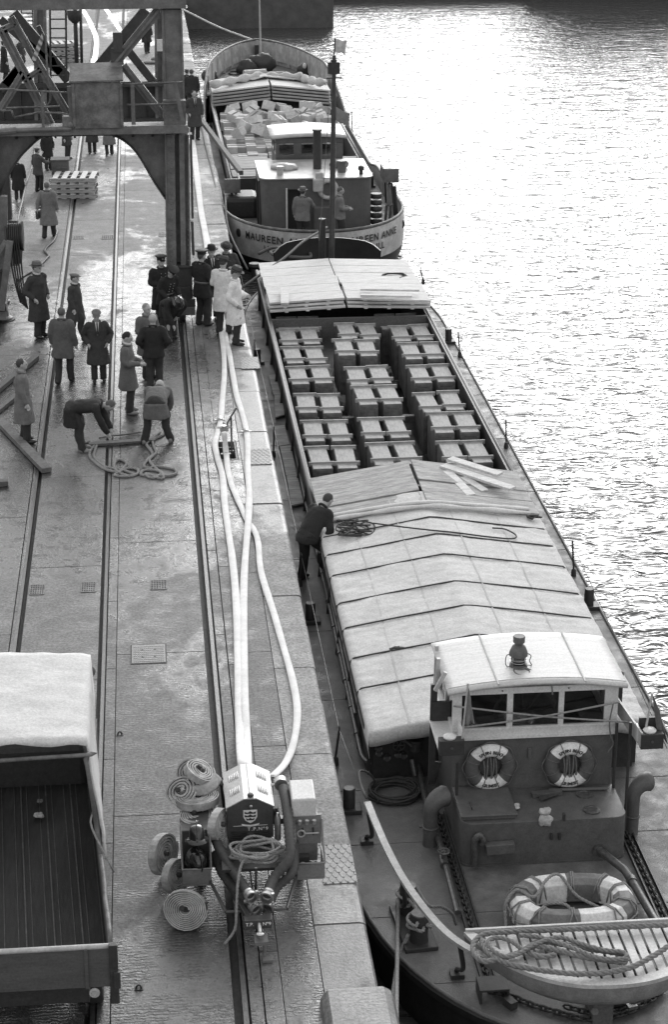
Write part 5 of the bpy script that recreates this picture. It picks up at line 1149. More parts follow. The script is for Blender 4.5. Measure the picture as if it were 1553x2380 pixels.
mb.build('plate', mat('cover_iron', .2, .5, 20, .2), t_)
for i in (4, 10):
    for j in (2, 6): MB().lathe([(.022, .0), (.022, .0112)], 12, Matrix.Translation((a.x+.04+(b_.x-a.x-.08)*(i+.5)/15, a.y+.06+(b_.y-a.y-.12)*(j+.5)/9, 0))).build('lifting_hole', M['groove'], t_)
def tread(c, lb, w=.42, l=.92):
    t_ = MB(); t_.box2((c.x-w/2, c.y-l/2, .012), (c.x+w/2, c.y+l/2, .02)); n = 8
    for i in range(-n, n+1):
        for s in (1, -1):
            x0 = c.x+i*w/4.5
            pts = []
            for k in range(2):
                pass
            a = Vector((x0-s*l/2*.42, c.y-l/2, .021)); b2 = Vector((x0+s*l/2*.42, c.y+l/2, .021))
            # clip to the plate
            t0, t1 = 0.0, 1.0; dx = b2.x-a.x
            if dx:
                ta, tb = sorted((((c.x-w/2)-a.x)/dx, ((c.x+w/2)-a.x)/dx)); t0, t1 = max(t0, ta), min(t1, tb)
            if t1-t0 > .05: t_.bar(a.lerp(b2, t0), a.lerp(b2, t1), .02, .006)
    return tag(t_.build('tread_plate', mat('worn_tread_plate', .2, .5, 12, .35, stain=.4) if 'tread' not in M else M['tread'], None), lb, 'tread plate', 'diamond tread plates in the coping')
M['tread'] = mat('worn_tread_plate', .2, .5, 12, .35, stain=.3)
tread(G(793, 2010)+Vector((-.05, 0, 0)), 'diamond patterned tread plate in the coping beside the trailer pump'); tread(G(604, 1063)+Vector((.0, 0, 0)), 'diamond patterned tread plate in the coping beside the hydrant pit'); tread(G(580, 845)+Vector((0, 0, 0)), 'diamond patterned tread plate in the coping behind the white coated men')
c = G(833, 2370, .12); MB_ = MB(); pr = [(-.42, -.02), (-.42, .1), (-.33, .17), (.3, .17), (.38, .12), (.42, .02), (.42, -.3), (-.42, -.3)]
MB_.prism([(G(838, 2370).x+x, 17.3, z) for x, z in pr], (0, 1.28, 0)); tag(MB_.build('kerb_block', M['coping'], None, bevel=.08), 'raised rounded stone block at the near end of the quay edge', 'stone block')
for (a, b_, w_, lb) in (((-30, 925), (83, 830), .16, 'long timber baulk slanting across the left edge of the quay'), ((-5, 975), (108, 1093), .2, 'heavy plank lying at the feet of the man by the left edge'), ((-20, 1123), (18, 1121), .18, 'stub of dark timber at the left edge of the quay')):
    tag(MB().bar(G(*a, .06), G(*b_, .06), w_, .1).build('timber_baulk', M['darkwood'] if w_ != .2 else mat('worn_plank', .16, .8, 4, .3, .3, 30, stretch=(3, 3, 3), stain=.3), None, bevel=.008), lb, 'timber')
tag(MB().bar(G(55, 905, .05), G(-10, 958, .05), .12, .08).build('timber_baulk', M['darkwood'], None, bevel=.005), 'short thin timber beside the long baulk at the left', 'timber')
tag(MB().bar(G(205, 1033, .04), G(360, 1022, .04), .16, .05).build('plank', M['darkwood'], None, bevel=.004), 'thin dark board lying between the two bending men', 'plank')
for u, v, lb in ((278, 1708, 'small rusty staple standing in the paving left of the hoses'), (322, 2298, 'small iron ring bolt in the paving left of the pump')):
    p = G(u, v); tag(MB().tube([p+Vector((.03*math.cos(a), 0, .05*math.sin(a))) for a in [k*math.pi/6 for k in range(7)]], .012, 6).box(p+Vector((0, 0, .004)), (.1, .07, .008)).build('ring_bolt', M['iron'], None), lb, 'ring bolt')
# pallets
def pallet_proto(w=1.35, l=1.15):
    t_ = empty('pallet', (0, 0, 0), 'x', 'pallet')
    for i in range(5): x = -w/2+.1+(w-.2)*i/4; MB().box2((x-.085, -l/2, .13), (x+.085, l/2, .155)).build('top_board', M['wood'], t_, bevel=.003)
    for y in (-l/2+.06, 0, l/2-.06): MB().box2((-w/2-.03, y-.05, .025), (w/2+.03, y+.05, .129)).build('bearer', M['wood2'], t_, bevel=.003)
    for i in range(5): x = -w/2+.1+(w-.2)*i/4; MB().box2((x-.085, -l/2, 0), (x+.085, l/2, .024)).build('bottom_board', M['wood2'], t_, bevel=.003)
    for x in (-w/2-.03, w/2+.03): MB().tube([(x+.045*math.cos(a)*(1 if x > 0 else 1), -l/2+.03, .08+.045*math.sin(a)) for a in [k*math.pi/5 for k in range(10)]], .012, 5, closed=True).build('lifting_ring', M['steel'], t_)
    return t_
pp = pallet_proto(); c = G(170, 462); used = False
for k in range(4):
    o = pp if k == 0 else copy_tree(pp); o.location = (c.x+random.uniform(-.05, .05)+(.04 if k % 2 else 0), c.y+.55+random.uniform(-.03, .03), k*.165); o.rotation_euler = (0, 0, R_(random.uniform(-3, 3)-2))
    o['label'] = 'wooden pallet, %s of the stack of four under the crane arch' % ('lowest', 'second', 'third', 'topmost')[k]; o['category'] = 'pallet'; o['group'] = 'pallets stacked under the crane'
c2 = G(146, 145)
for k in range(5):
    o = copy_tree(pp); o.location = (c2.x+random.uniform(-.1, .1), c2.y+.5, k*.17); o.rotation_euler = (0, 0, R_(random.uniform(5, 14)))
    o['label'] = 'wooden pallet, %s of the far stack behind the ladder' % ('lowest', 'second', 'third', 'fourth', 'topmost')[k]; o['category'] = 'pallet'; o['group'] = 'pallets stacked far up the quay'
bxp = c+Vector((-.42, 1.45, 0))
t_ = empty('wooden_box', bxp, 'square lidded box standing behind the pallet stack', 'box'); MB().box(bxp+Vector((0, 0, .48)), (.55, .5, .96)).build('body', M['darkwood'], t_, bevel=.015); MB().box(bxp+Vector((0, 0, .98)), (.6, .55, .05)).box(bxp+Vector((0, -.27, .75)), (.5, .03, .06)).build('lid', M['crate'], t_, bevel=.01)
tag(MB().ell(G(352, 145, .05), (.4, .3, .07), 10, 6).ell(G(360, 138, .1), (.2, .2, .1), 8, 6).build('rope_heap', M['rope_gr'], None, smooth=True), 'small heap of rope on the quay beyond the crane', 'rope')
# two looped rope slings on the ground
def z3(x, y): return (.4*x, 528+.4*y)
s1 = [G(*z3(x, y), .03) for x, y in ((490, 1255), (520, 1245), (545, 1265), (525, 1300), (520, 1330), (545, 1360), (590, 1395), (640, 1415), (690, 1420), (720, 1395), (735, 1370), (700, 1350), (670, 1360), (665, 1400), (700, 1430), (760, 1445), (800, 1430), (795, 1405), (740, 1400), (690, 1425), (665, 1440), (720, 1448), (780, 1440), (740, 1420), (690, 1405), (620, 1395), (570, 1365), (545, 1335), (550, 1300), (560, 1270), (585, 1255), (540, 1250))]
rope('rope_sling', s1, .03, M['rope'], 'thick laid rope sling looped on the ground by the left bending man', laid=True)
s2 = [G(*z3(x, y), .03) for x, y in ((930, 1190), (905, 1210), (880, 1235), (850, 1260), (870, 1290), (885, 1320), (850, 1360), (835, 1390), (870, 1400), (900, 1390), (960, 1395), (1020, 1410), (1015, 1435), (950, 1445), (880, 1440), (820, 1440), (830, 1415), (880, 1410), (940, 1425), (900, 1455), (860, 1450), (850, 1430), (930, 1460), (950, 1445), (905, 1400), (875, 1370), (870, 1345), (905, 1310), (890, 1270), (890, 1235), (930, 1215), (955, 1200))]
rope('rope_sling', s2, .03, M['rope'], 'thick laid rope sling looped on the ground by the right bending man', laid=True)
rope('thin_rope', [G(*z3(x, y), .03) for x, y in ((575, 1225), (640, 1212), (720, 1205), (820, 1190))], .018, M['rope_gr'], 'thin rope stretched on the ground between the bending men')
# ================================================================ trailer pump
def z8(x, y): return (310.6+.32*x, 1708+.32*y)
tp_ = empty('trailer_pump', (-1.33, 21.3, 0), 'trailer fire pump with crested bonnet, suction hoses and open lockers', 'trailer pump')
gal = M['gal'] = mat('bare_bonnet_metal', .5, .38, 4, .08, .08, 50, metal=.15, stain=.1); pr_m = M['pump'] = mat('dark_pump_paint', .07, .35, 8, .12, .1, 60, stain=.15, stscale=5); lk = M['locker'] = mat('locker_grey_paint', .2, .4, 8, .12, .1, 60, stain=.1)
hx0, hx1, hf, hb = -1.62, -1.05, 21.12, 21.98; hm = (hx0+hx1)/2; zs, zk = 1.05, 1.17
pf = [(hx0, hf, .62), (hx1, hf, .62), (hx1, hf, zs), (hm+.075, hf, zk), (hm-.075, hf, zk), (hx0, hf, zs)]
MB().prism(pf, (0, hb-hf, 0)).build('bonnet_body', pr_m, tp_, bevel=.01)
sk = [(hx0-.012, zs-.03), (hx0-.012, zs+.012), (hm-.078, zk+.012), (hm+.078, zk+.012), (hx1+.012, zs+.012), (hx1+.012, zs-.03)]
mb = MB(); mb.grid([[Vector((x, hf-.012, z)) for x, z in sk], [Vector((x, hb+.01, z)) for x, z in sk]]); bt = mb.build('bonnet_top', gal, tp_); so = bt.modifiers.new('thickness', 'SOLIDIFY'); so.thickness = .012
MB().box2((hm-.002, hf-.01, zk+.013), (hm+.004, hb, zk+.017)).build('hinge', M['steel'], tp_)
for sx in (-1, 1):
    for yb_ in (hf+.2, hf+.56):
        for k in range(6):
            f_ = .22+k*.1; x = hm+sx*(.075+(hx1-hm-.075)*f_); z = zk+(zs-zk)*f_+.018; mb = MB(); MB().ell((x, yb_+.08, z), (.012, .1, .014), 8, 6).build('louvre', gal, tp_, smooth=True)
MB().lathe([(.035, 0), (.04, .02), (.03, .04), (.012, .045)], 14, Matrix.Translation((hm+.01, hf+.04, zk+.01))).build('filler_cap', M['iron'], tp_, smooth=2)
MB().lathe([(.018, 0), (.022, .02), (.01, .03)], 10, Matrix.Translation((hm+.01, hf-.012, zs+.03)) @ Matrix.Rotation(R_(90), 4, 'X')).build('catch', M['brass'], tp_, smooth=2)
mb = MB()
for sx in (-1, 1):
    for k in range(5): mb.box((hm+sx*.14, hf-.008, .72-k*.035), (.2, .02, .014))
sep(mb, 'grille_slat', M['iron'], tp_)
MB().box2((hx0+.02, hf, .28), (hx1-.02, hb, .62)).build('engine_block', M['iron'], tp_, bevel=.01); MB().cyl((hm+.0, hf, .6), (hm, hf-.1, .6), .04, 10).cyl((hm, hf-.1, .6), (hm, hf-.1, .45), .02, 8).build('starting_dog', M['brass'], tp_, smooth=2)
# crest and lettering on the bonnet front
cs = Vector((hm, hf-.004, .935)); sh = [(-.085, .085), (.085, .085), (.085, -.01), (.06, -.06), (0, -.1), (-.06, -.06), (-.085, -.01)]
MB().prism([cs+Vector((x, 0, z)) for x, z in sh], (0, -.004, 0)).build('shield', M['label'], tp_)
mb = MB()
for zc_ in (.045, 0, -.045): 
    wq = .065 if zc_ > -.04 else .045
    pts = [(-wq, -.012), (-wq-.008, .02), (-wq*.5, .004), (0, .026), (wq*.5, .004), (wq+.008, .02), (wq, -.012)]
    mb.prism([cs+Vector((x, -.005, z+zc_)) for x, z in pts], (0, -.003, 0))
mb.build('crown_emblem', M['ink'], tp_)
mb = MB(); mb.prism([cs+Vector((x, 0, z)) for x, z in ((-.11, -.105), (-.07, -.115), (0, -.125), (.07, -.115), (.11, -.105), (.1, -.13), (.07, -.14), (0, -.148), (-.07, -.14), (-.1, -.13))], (0, -.004, 0)); mb.build('ribbon', M['label'], tp_)
mb = MB(); letter(mb, 'T.P.Nº9', lambda x, y, d: Vector((hm+.09+x, hf-.014, .755+y)), .065, thick=.001, space=1.25); mb.build('lettering', M['whiteink'], tp_, recalc=False)
MB().box((hm, hf-.003, .80), (.42, .004, .005)).build('coach_line', M['label'], tp_)
# chassis, wheels, draw bar with number plate
mb = MB(); mb.box2((-1.95, 20.95, .34), (-.62, 21.05, .42)).box2((-1.95, 21.9, .34), (-.62, 22.0, .42)); mb.bar((hm-.42, 20.95, .37), (hm-.1, 19.7, .37), .06, .07).bar((hm+.42, 20.95, .37), (hm+.1, 19.7, .37), .06, .07).box2((hm-.3, 20.9, .3), (hm+.3, 22, .34)); mb.build('chassis', pr_m, tp_, bevel=.006)
for s in (-1, 1):
    x = hm+s*.62; Mw = Matrix.Translation((x, 21.45, .3)) @ Matrix.Rotation(R_(90), 4, 'Y')
    w_ = MB().lathe([(.17, -.06), (.28, -.075), (.3, -.05), (.3, .05), (.28, .075), (.17, .06)], 24, Mw).build('wheel', M['rubber'], tp_, smooth=2); MB().lathe([(.17, -.05), (.05, -.06), (.05, .06), (.17, .05)], 20, Mw).build('hub', M['locker'], w_, smooth=2)
    MB().box((x, 21.45, .63), (.2, .8, .02)).build('mudguard', pr_m, tp_, bevel=.01)
    # swung out support leg
    a = Vector((hm+s*.12, 19.95, .33)); b_ = Vector((hm+s*.36, 19.95, .33)); MB().cyl(a, b_, .018, 8).cyl(b_, Vector((hm+s*.52, 20.6, .35)), .022, 8).build('support_bar', pr_m, tp_, smooth=2)
g0, g1, g2, g3 = G(*z8(845, 1390), .36), G(*z8(1030, 1385), .36), G(*z8(1030, 1300), .42), G(*z8(815, 1300), .42)
yq = 19.62; MB().hexa([(hm-.16, yq-.02, .30), (hm+.16, yq-.02, .30), (hm+.16, yq+.1, .30), (hm-.16, yq+.1, .30), (hm-.16, yq-.02, .42), (hm+.16, yq-.02, .42), (hm+.16, yq+.1, .42), (hm-.16, yq+.1, .42)]).build('front_plate', pr_m, tp_, bevel=.006)
mb = MB(); letter(mb, 'T.P.', lambda x, y, d: Vector((hm-.1+x, yq-.026, .37+y)), .062, thick=.001); mb.build('lettering', M['whiteink'], tp_, recalc=False); mb = MB(); letter(mb, 'Nº9', lambda x, y, d: Vector((hm+.1+x, yq-.026, .37+y)), .062, thick=.001); mb.build('lettering', M['whiteink'], tp_, recalc=False)
MB().cyl((hm+.01, yq-.02, .37), (hm+.01, yq-.2, .35), .028, 10).lathe([(.03, 0), (.045, .01), (.045, .05), (.025, .06)], 12, Matrix.Translation((hm+.01, yq-.22, .32))).build('tow_coupling', M['brass'], tp_, smooth=2)
MB().box((hm+.02, yq-.18, .26), (.16, .18, .05)).cyl((hm+.06, yq-.2, 0), (hm+.06, yq-.2, .26), .02, 8).box((hm+.09, yq-.24, .03), (.12, .1, .04)).build('jockey_foot', M['crane'], tp_, bevel=.004)
MB().cyl((hm-.0, 20.1, .4), (hm+.01, 20.1, .82), .015, 8).build('brake_lever', M['iron'], tp_, smooth=2)
# suction hoses: ribbed, with couplings facing the viewer
def ribbed(pts, r, ring=True):
    P = catmull(pts, 8); L = [0]
    for a, b2 in zip(P, P[1:]): L.append(L[-1]+(b2-a).length)
    n = int(L[-1]/.032); Q = []; R2 = []; j = 0
    for i in range(n+1):
        d = L[-1]*i/n
        while j < len(L)-2 and L[j+1] < d: j += 1
        Q.append(P[j].lerp(P[j+1], (d-L[j])/max(1e-6, L[j+1]-L[j]))); R2.append(r*(1.03 if i % 2 else .78))
    return MB().tube(Q, R2, 12)
shm = mat('suction_hose_rubber', .06, .7, 20, .25, .2)
def suction(pts, r=.062):
    ribbed(pts, r).build('suction_hose', shm, tp_, smooth=True)
    e = Vector(pts[0]); d = (e-Vector(pts[1])).normalized(); q_ = d.to_track_quat('Z', 'Y').to_matrix().to_4x4(); Mq = Matrix.Translation(e) @ q_
    c = MB().lathe([(r*.95, -.06), (r*1.15, -.05), (r*1.15, -.02), (r*1.0, -.015), (r*1.0, .02), (r*1.28, .025), (r*1.28, .06), (r*1.0, .062), (r*.98, -.0), (.001, -.005)], 20, Mq, cap=False).build('suction_coupling', M['brass'], tp_, smooth=2)
    for k in range(2):
        a = k*math.pi+.6; MB().box(Mq @ Vector((r*1.4*math.cos(a), r*1.4*math.sin(a), .03)), (.035, .035, .03)).build('lug', M['brass'], c, bevel=.003)
c1, c2, c3, c4 = [G(*z8(x, y), z) for x, y, z in ((845, 1165, .58), (970, 1165, .58), (880, 1260, .42), (975, 1245, .42))]
suction([c1, c1+Vector((-.12, .35, .02)), c1+Vector((-.28, .8, .08)), c1+Vector((-.36, 1.2, .1)), c1+Vector((-.38, 1.9, .1))])
suction([c3, c3+Vector((-.14, .3, .0)), c3+Vector((-.34, .8, .0)), c3+Vector((-.42, 1.2, .05))])
suction([c2, c2+Vector((.1, .3, .05)), G(*z8(1130, 900), .8), G(*z8(1130, 700), .95), G(*z8(1110, 500), 1.05), G(*z8(1085, 380), 1.05)], .066)
suction([c4, c4+Vector((.12, .35, .02)), G(*z8(1150, 1000), .55), G(*z8(1165, 850), .6), G(*z8(1160, 700), .6)])
p = G(*z8(1072, 365), 1.06); MB().cyl(p, p+Vector((0, .1, 0)), .085, 14).cyl(p+Vector((-.13, .02, 0)), p+Vector((.1, .02, .0)), .02, 8).build('pump_inlet', M['brass'], tp_, smooth=2)
p = G(*z8(1050, 620), .85); MB().lathe([(.04, 0), (.04, .3), (.02, .35), (.012, .37)], 12, Matrix.Translation((-1.0, 21.1, .6))).build('extinguisher', M['brass'], tp_, smooth=2)
p = G(*z8(985, 830), .6); MB().tube([p+Vector((.14*math.cos(a), .04*math.sin(a)*0, .14*math.sin(a))) for a in [k*math.pi/12 for k in range(24)]], .018, 6, closed=True).build('hand_wheel', M['brass'], tp_, smooth=True)
MB().cyl((hx1+.04, hf-.0, .55), (hx1+.04, hf+.05, 1.0), .02, 8).box((hx1+.06, 21.5, .7), (.06, .5, .3)).build('side_pipe', M['iron'], tp_)
p = G(*z8(635, 340), 1.0); MB().tube([p+Vector((.05*math.cos(a), 0, .05*math.sin(a))) for a in [k*math.pi/6 for k in range(12)]], .012, 6, closed=True).cyl(p-Vector((0, 0, .05)), p-Vector((-.04, 0, .5)), .02).build('delivery_valve', M['iron'], tp_, smooth=2)
p = G(*z8(998, 300), 1.0); MB().cyl(p, p-Vector((0, 0, .3)), .03).cyl(p-Vector((.04, 0, 0)), p+Vector((.04, 0, 0)), .03).build('delivery_valve', M['brass'], tp_, smooth=2)
# right locker: lid, back board with fittings, tray
lx0, lx1 = -.83, -.53
MB().hexa([(lx0, 21.0, .95), (lx1, 21.0, .95), (lx1, 21.5, .95), (lx0, 21.5, .95), (lx0, 21.06, 1.16), (lx1, 21.06, 1.16), (lx1, 21.5, 1.2), (lx0, 21.5, 1.2)]).build('locker_lid', gal, tp_, bevel=.02)
MB().box2((lx0+.02, 21.05, .3), (lx1+.02, 21.48, .95)).build('locker', lk, tp_, bevel=.01)
MB().box2((lx0+.02, 21.02, .56), (lx1+.06, 21.05, .96)).build('fittings_board', lk, tp_, bevel=.004)
mb = MB(); tx0, tx1, ty_0, ty_1 = lx0+.03, lx1+.07, 20.62, 21.02
for a in ((tx0, ty_0, tx1, ty_0+.02), (tx0, ty_0+.02, tx0+.02, ty_1), (tx1-.02, ty_0+.02, tx1, ty_1)): mb.box2((a[0], a[1], .32), (a[2], a[3], .52))
mb.box2((tx0, ty_0, .3), (tx1, ty_1, .32)); mb.build('tray', lk, tp_, bevel=.008)
MB().tube([(tx0, 21.03, .9), (tx0, 20.9, .62), (tx0, ty_0, .525), (tx1, ty_0, .525), (tx1, 20.9, .62), (tx1, 21.03, .9)], .016, 6).build('tray_rim', lk, tp_, smooth=True)
for x in (-.74, -.65, -.56):
    MB().lathe([(.034, 0), (.036, .02), (.02, .03), (.022, .06)], 14, Matrix.Translation((x, 21.02, .88)) @ Matrix.Rotation(R_(90), 4, 'X')).build('nozzle', M['brass'], tp_, smooth=2)
mb = MB(); c = Vector((-.72, 21.0, .72)); mb.tube([c+Vector((.045*math.cos(a), 0, .045*math.sin(a))) for a in [k*math.pi/7 for k in range(14)]], .012, 6, closed=True).cyl(c+Vector((.05, 0, 0)), c+Vector((.22, 0, .0)), .012, 6); mb.build('spanner', M['offwhite'], tp_, smooth=2)
for x in (-.7, -.57): MB().box((x, 21.01, .74), (.02, .02, .1)).build('clip', M['iron'], tp_)
for x in (-.72, -.6): MB().lathe([(.022, 0), (.026, .02), (.018, .04), (.03, .13), (.022, .135)], 12, Matrix.Translation((x, 20.74, .33))).build('branch_nozzle', M['gal'], tp_, smooth=2)
# left locker with tray
mb = MB(); qx0, qx1 = -2.19, -1.84
for a in ((qx0, 20.6, qx1, 20.62), (qx0, 20.62, qx0+.02, 21.0), (qx1-.02, 20.62, qx1, 21.0)): mb.box2((a[0], a[1], .32), (a[2], a[3], .53))
mb.box2((qx0, 20.6, .3), (qx1, 21.0, .32)); mb.build('tray', lk, tp_, bevel=.008)
MB().box2((qx0, 21.0, .3), (qx1, 21.5, .84)).build('locker', pr_m, tp_, bevel=.01); MB().tube([(qx0, 21.0, .92), (qx0, 20.85, .65), (qx0, 20.6, .535), (qx1, 20.6, .535), (qx1, 20.85, .65), (qx1, 21.0, .92)], .015, 6).build('tray_rim', lk, tp_, smooth=True)
# two fire helmets in the left tray
def helmet(p, lb, tilt):
    t_ = empty('fire_helmet', p, lb, 'fire helmet', 'fire helmets'); b_ = M.setdefault('helm', mat('glossy_helmet', .02, .18, 8, .1, coat=.6))
    Mh = Matrix.Translation(p) @ Euler(tilt).to_matrix().to_4x4()
    mb = MB(); mb.lathe([(.001, .15), (.05, .145), (.085, .12), (.105, .07), (.11, 0), (.112, -.01), (.155, -.035), (.16, -.045), (.15, -.045), (.105, -.02)], 24, Mh @ Matrix.Diagonal((.92, 1.12, 1, 1)), cap=False); mb.build('shell', b_, t_, smooth=2)
    cr_ = [Mh @ Vector((0, y, z)) for y, z in ((-.14, .02), (-.115, .09), (-.07, .155), (0, .185), (.07, .165), (.12, .1), (.14, .02))]; MB().tube(catmull(cr_, 4), .016, 6, flat=(.5, 1.4)).build('comb', b_, t_, smooth=True)
helmet(Vector((-2.0, 20.82, .86)), 'glossy black fire helmet perched on the left tray of the pump', (R_(-8), 0, 0)); helmet(Vector((-2.0, 20.74, .56)), 'glossy black fire helmet lying in the left tray of the pump', (R_(60), 0, .3))
# rolled hoses
def roll(p, M3, R=.23, w=.075, turns=8, lb='', t=None, cpl=True):
    t_ = empty('rolled_hose', p, lb, 'rolled hose', 'rolled hoses round the trailer pump'); Mx = Matrix.Translation(p) @ M3.to_4x4(); mb = MB(); th = (R-.04)/turns; N = turns*20; r0 = []; rows = []
    random.seed(int(p.x*1000)); e = random.uniform(.84, .96)
    for i in range(N+1):
        a = 2*math.pi*i/20; r = (.04+th*a/(2*math.pi))*(1+.03*math.sin(2*a+a*.05)+.02*math.sin(3*a)); c, s_ = math.cos(a), math.sin(a)*e; wv_ = .006*math.sin(i*.7)
        rows.append([Mx @ Vector((r*c, r*s_, -w/2+wv_)), Mx @ Vector(((r+th*.62)*c, (r+th*.62)*s_, -w/2+wv_)), Mx @ Vector(((r+th*.62)*c, (r+th*.62)*s_, w/2+wv_)), Mx @ Vector((r*c, r*s_, w/2+wv_)), Mx @ Vector((r*c, r*s_, -w/2+wv_))])
    mb.grid(rows); mb.build('canvas_roll', M['hose_dirty'], t_)
    if cpl:
        MB().lathe([(.036, 0), (.04, .02), (.03, .03), (.034, .11), (.04, .12)], 12, Mx @ Matrix.Translation((R*.9, R*.35, 0)) @ Matrix.Rotation(R_(90), 4, 'X')).build('coupling', M['iron'], t_, smooth=2); MB().lathe([(.03, 0), (.032, .07), (.026, .08)], 10, Mx @ Matrix.Translation((-.03, .02, w/2-.03))).build('inner_coupling', M['iron'], t_, smooth=2)
    return t_
def RM(x, y, z): return Euler((R_(x), R_(y), R_(z))).to_matrix()
p = G(*z8(370, 1240), .25); roll(Vector((-2.17, 20.22, .23)), RM(68, 0, -8), .255, .11, 9, 'round hose roll leaning forward on the ground in front of the others')
roll(Vector((-2.42, 21.40, .3)), RM(80, 0, 62), .29, .1, 6, 'loose hose roll standing edgeways farthest to the left')
roll(Vector((-2.27, 21.0, .22)), RM(78, 10, 55), .24, .1, 7, 'hose roll standing edgeways between the tray and the farthest roll')
roll(Vector((-1.97, 21.62, .92)), RM(0, 0, 20), .26, .1, 8, 'hose roll lying flat on top of the left locker')
roll(Vector((-1.99, 21.4, .80)), RM(4, 0, 70), .25, .08, 7, 'hose roll underneath the flat one on the left locker')
roll(Vector((-2.0, 21.95, 1.12)), RM(55, -12, -10), .21, .11, 5, 'loosely folded hose roll tilted at the back of the locker')
roll(Vector((-1.72, 21.12, .84)), RM(84, 0, 65), .23, .1, 8, 'hose roll hung upright against the side of the bonnet')
roll(Vector((-1.93, 21.78, 1.22)), RM(28, 18, 40), .2, .09, 5, 'small slack hose roll thrown on top of the heap')
roll(Vector((-2.16, 21.68, 1.02)), RM(50, -30, 10), .2, .1, 4, 'small slack hose roll slipping off the left of the heap')
mb = MB().tube(catmull([(-2.1, 21.75, 1.0), (-1.95, 21.6, 1.05), (-1.78, 21.62, 1.1), (-1.7, 21.75, 1.16)], 5), .06, 8, flat=(.35, 1.2)); o = mb.build('hose_end', M['hose_dirty'], None, smooth=True); tag(o, 'flat tail of canvas hose folded across the rolls by the bonnet', 'hose tail')
# rope heap in front of the bonnet
random.seed(21); hp = []
for k in range(60):
    a = k*.62+random.uniform(-.2, .2); rx, ry = .27+.07*math.sin(k*.37), .13+.05*math.sin(k*.9); hp.append(Vector((hm+.06+rx*math.cos(a), 20.55+ry*math.sin(a)*1.5, .72+.0022*k+.02*math.sin(a*1.7))))
rope('rope_heap', hp+[Vector((hm-.1, 20.35, .8)), Vector((hm-.2, 20.1, .7)), Vector((hm-.24, 19.85, .45)), Vector((hm-.27, 19.7, .25)), Vector((hm-.4, 19.6, .12))], .018, M['rope'], 'heap of laid rope on the pump draw bar with one end hanging', laid=True, sm=3)
MB().box2((hm-.38, 20.35, .62), (hm+.4, 20.85, .66)).build('tool_shelf', M['iron'], tp_)
# ================================================================ truck
tk = empty('flatbed_truck', (-4.2, 19, 0), 'lorry backed along the quay with a canvas tilt and open drop-side body', 'truck')
TZ = 1.05
A = G(270, 2205, TZ+.35); B = G(258, 2170, TZ+.35); yn = A.y; xe = A.x-.02
yf = 22.3
q1 = G(237, 1949, TZ+.37); slp = (q1.x-xe)/(q1.y-yn)
def rx(y): return xe+(y-yn)*slp
def skew(mb, x0o, x1o, y0, y1, z0, z1):         # box following the slightly turned side of the lorry
    return mb.hexa([(rx(y0)+x0o, y0, z0), (rx(y0)+x1o, y0, z0), (rx(y1)+x1o, y1, z0), (rx(y1)+x0o, y1, z0), (rx(y0)+x0o, y0, z1), (rx(y0)+x1o, y0, z1), (rx(y1)+x1o, y1, z1), (rx(y1)+x0o, y1, z1)])
skew(MB(), -2.3, -.05, yn, yf+.6, TZ-.05, TZ).build('floor', mat('truck_floor_boards', .016, .8, 3, .6, .3, 30, stretch=(9, 1, 1), stain=.3), tk)
mb = MB()
for i in range(15): x = -2.22+i*.152; skew(mb, x, x+.008, yn+.03, yf, TZ+.001, TZ+.006)
for i in range(8): x = -2.14+i*.304; skew(mb, x, x+.016, yn+.03, yf, TZ+.006, TZ+.012)
sep(mb, 'floor_strip', mat('worn_floor_strip', .06, .7, 9, .5), tk)
sd_ = mat('truck_side_paint', .09, .5, 6, .15, .2, 40, stretch=(1, 1, 6), stain=.2)
skew(MB(), -.06, -.02, yn+.03, yf-.1, TZ, TZ+.36).build('side_board', sd_, tk, bevel=.005)
MB().tube([(rx(y_)-.035+.006*math.sin(y_*7), y_, TZ+.37+.005*math.sin(y_*5)) for y_ in [yn+.05+k*.3 for k in range(13)]], .026, 8).build('side_rim', M['crane_box'], tk, smooth=True)
MB().box2((xe-2.3, yn-.02, TZ-.1), (xe-.04, yn+.02, TZ+.38)).box2((xe-.32, yn-.045, TZ-.1), (xe-.28, yn-.02, TZ+.38)).build('tailboard', sd_, tk, bevel=.005)
MB().tube([(xe-2.3, yn, TZ+.39), (xe-.04, yn, TZ+.39)], .03, 8).build('tailboard_rim', M['offwhite'], tk, smooth=True)
MB().box2((xe-.06, yn-.05, TZ-.3), (xe+.03, yn+.03, TZ+.42)).box2((xe-.02, yn-.07, TZ-.1), (xe+.05, yn-.03, TZ+.1)).build('corner_post', M['iron'], tk, bevel=.006)
MB().box2((xe-2.2, yn+.3, .55), (xe-.3, yf+1.5, TZ-.06)).build('chassis', M['iron'], tk)
for y_ in (yn+1.2, yf+2.8):
    Mw = Matrix.Translation((xe-.3 if y_ < 20 else xe-.85, y_, .45)) @ Matrix.Rotation(R_(90), 4, 'Y'); w_ = MB().lathe([(.25, -.1), (.43, -.12), (.45, -.08), (.45, .08), (.43, .12), (.25, .1)], 24, Mw).build('wheel', M['rubber'], tk, smooth=2); MB().lathe([(.25, .08), (.1, .1), (.05, .12)], 16, Mw).build('hub', M['crane'], w_, smooth=2)
p = G(218, 2356, TZ-.15); MB().lathe([(.055, 0), (.055, .02), (.04, .025), (.038, -.02)], 16, Matrix.Translation((p.x, yn-.05, TZ-.14)) @ Matrix.Rotation(R_(90), 4, 'X')).build('rear_lamp', M['offwhite'], tk, smooth=2)
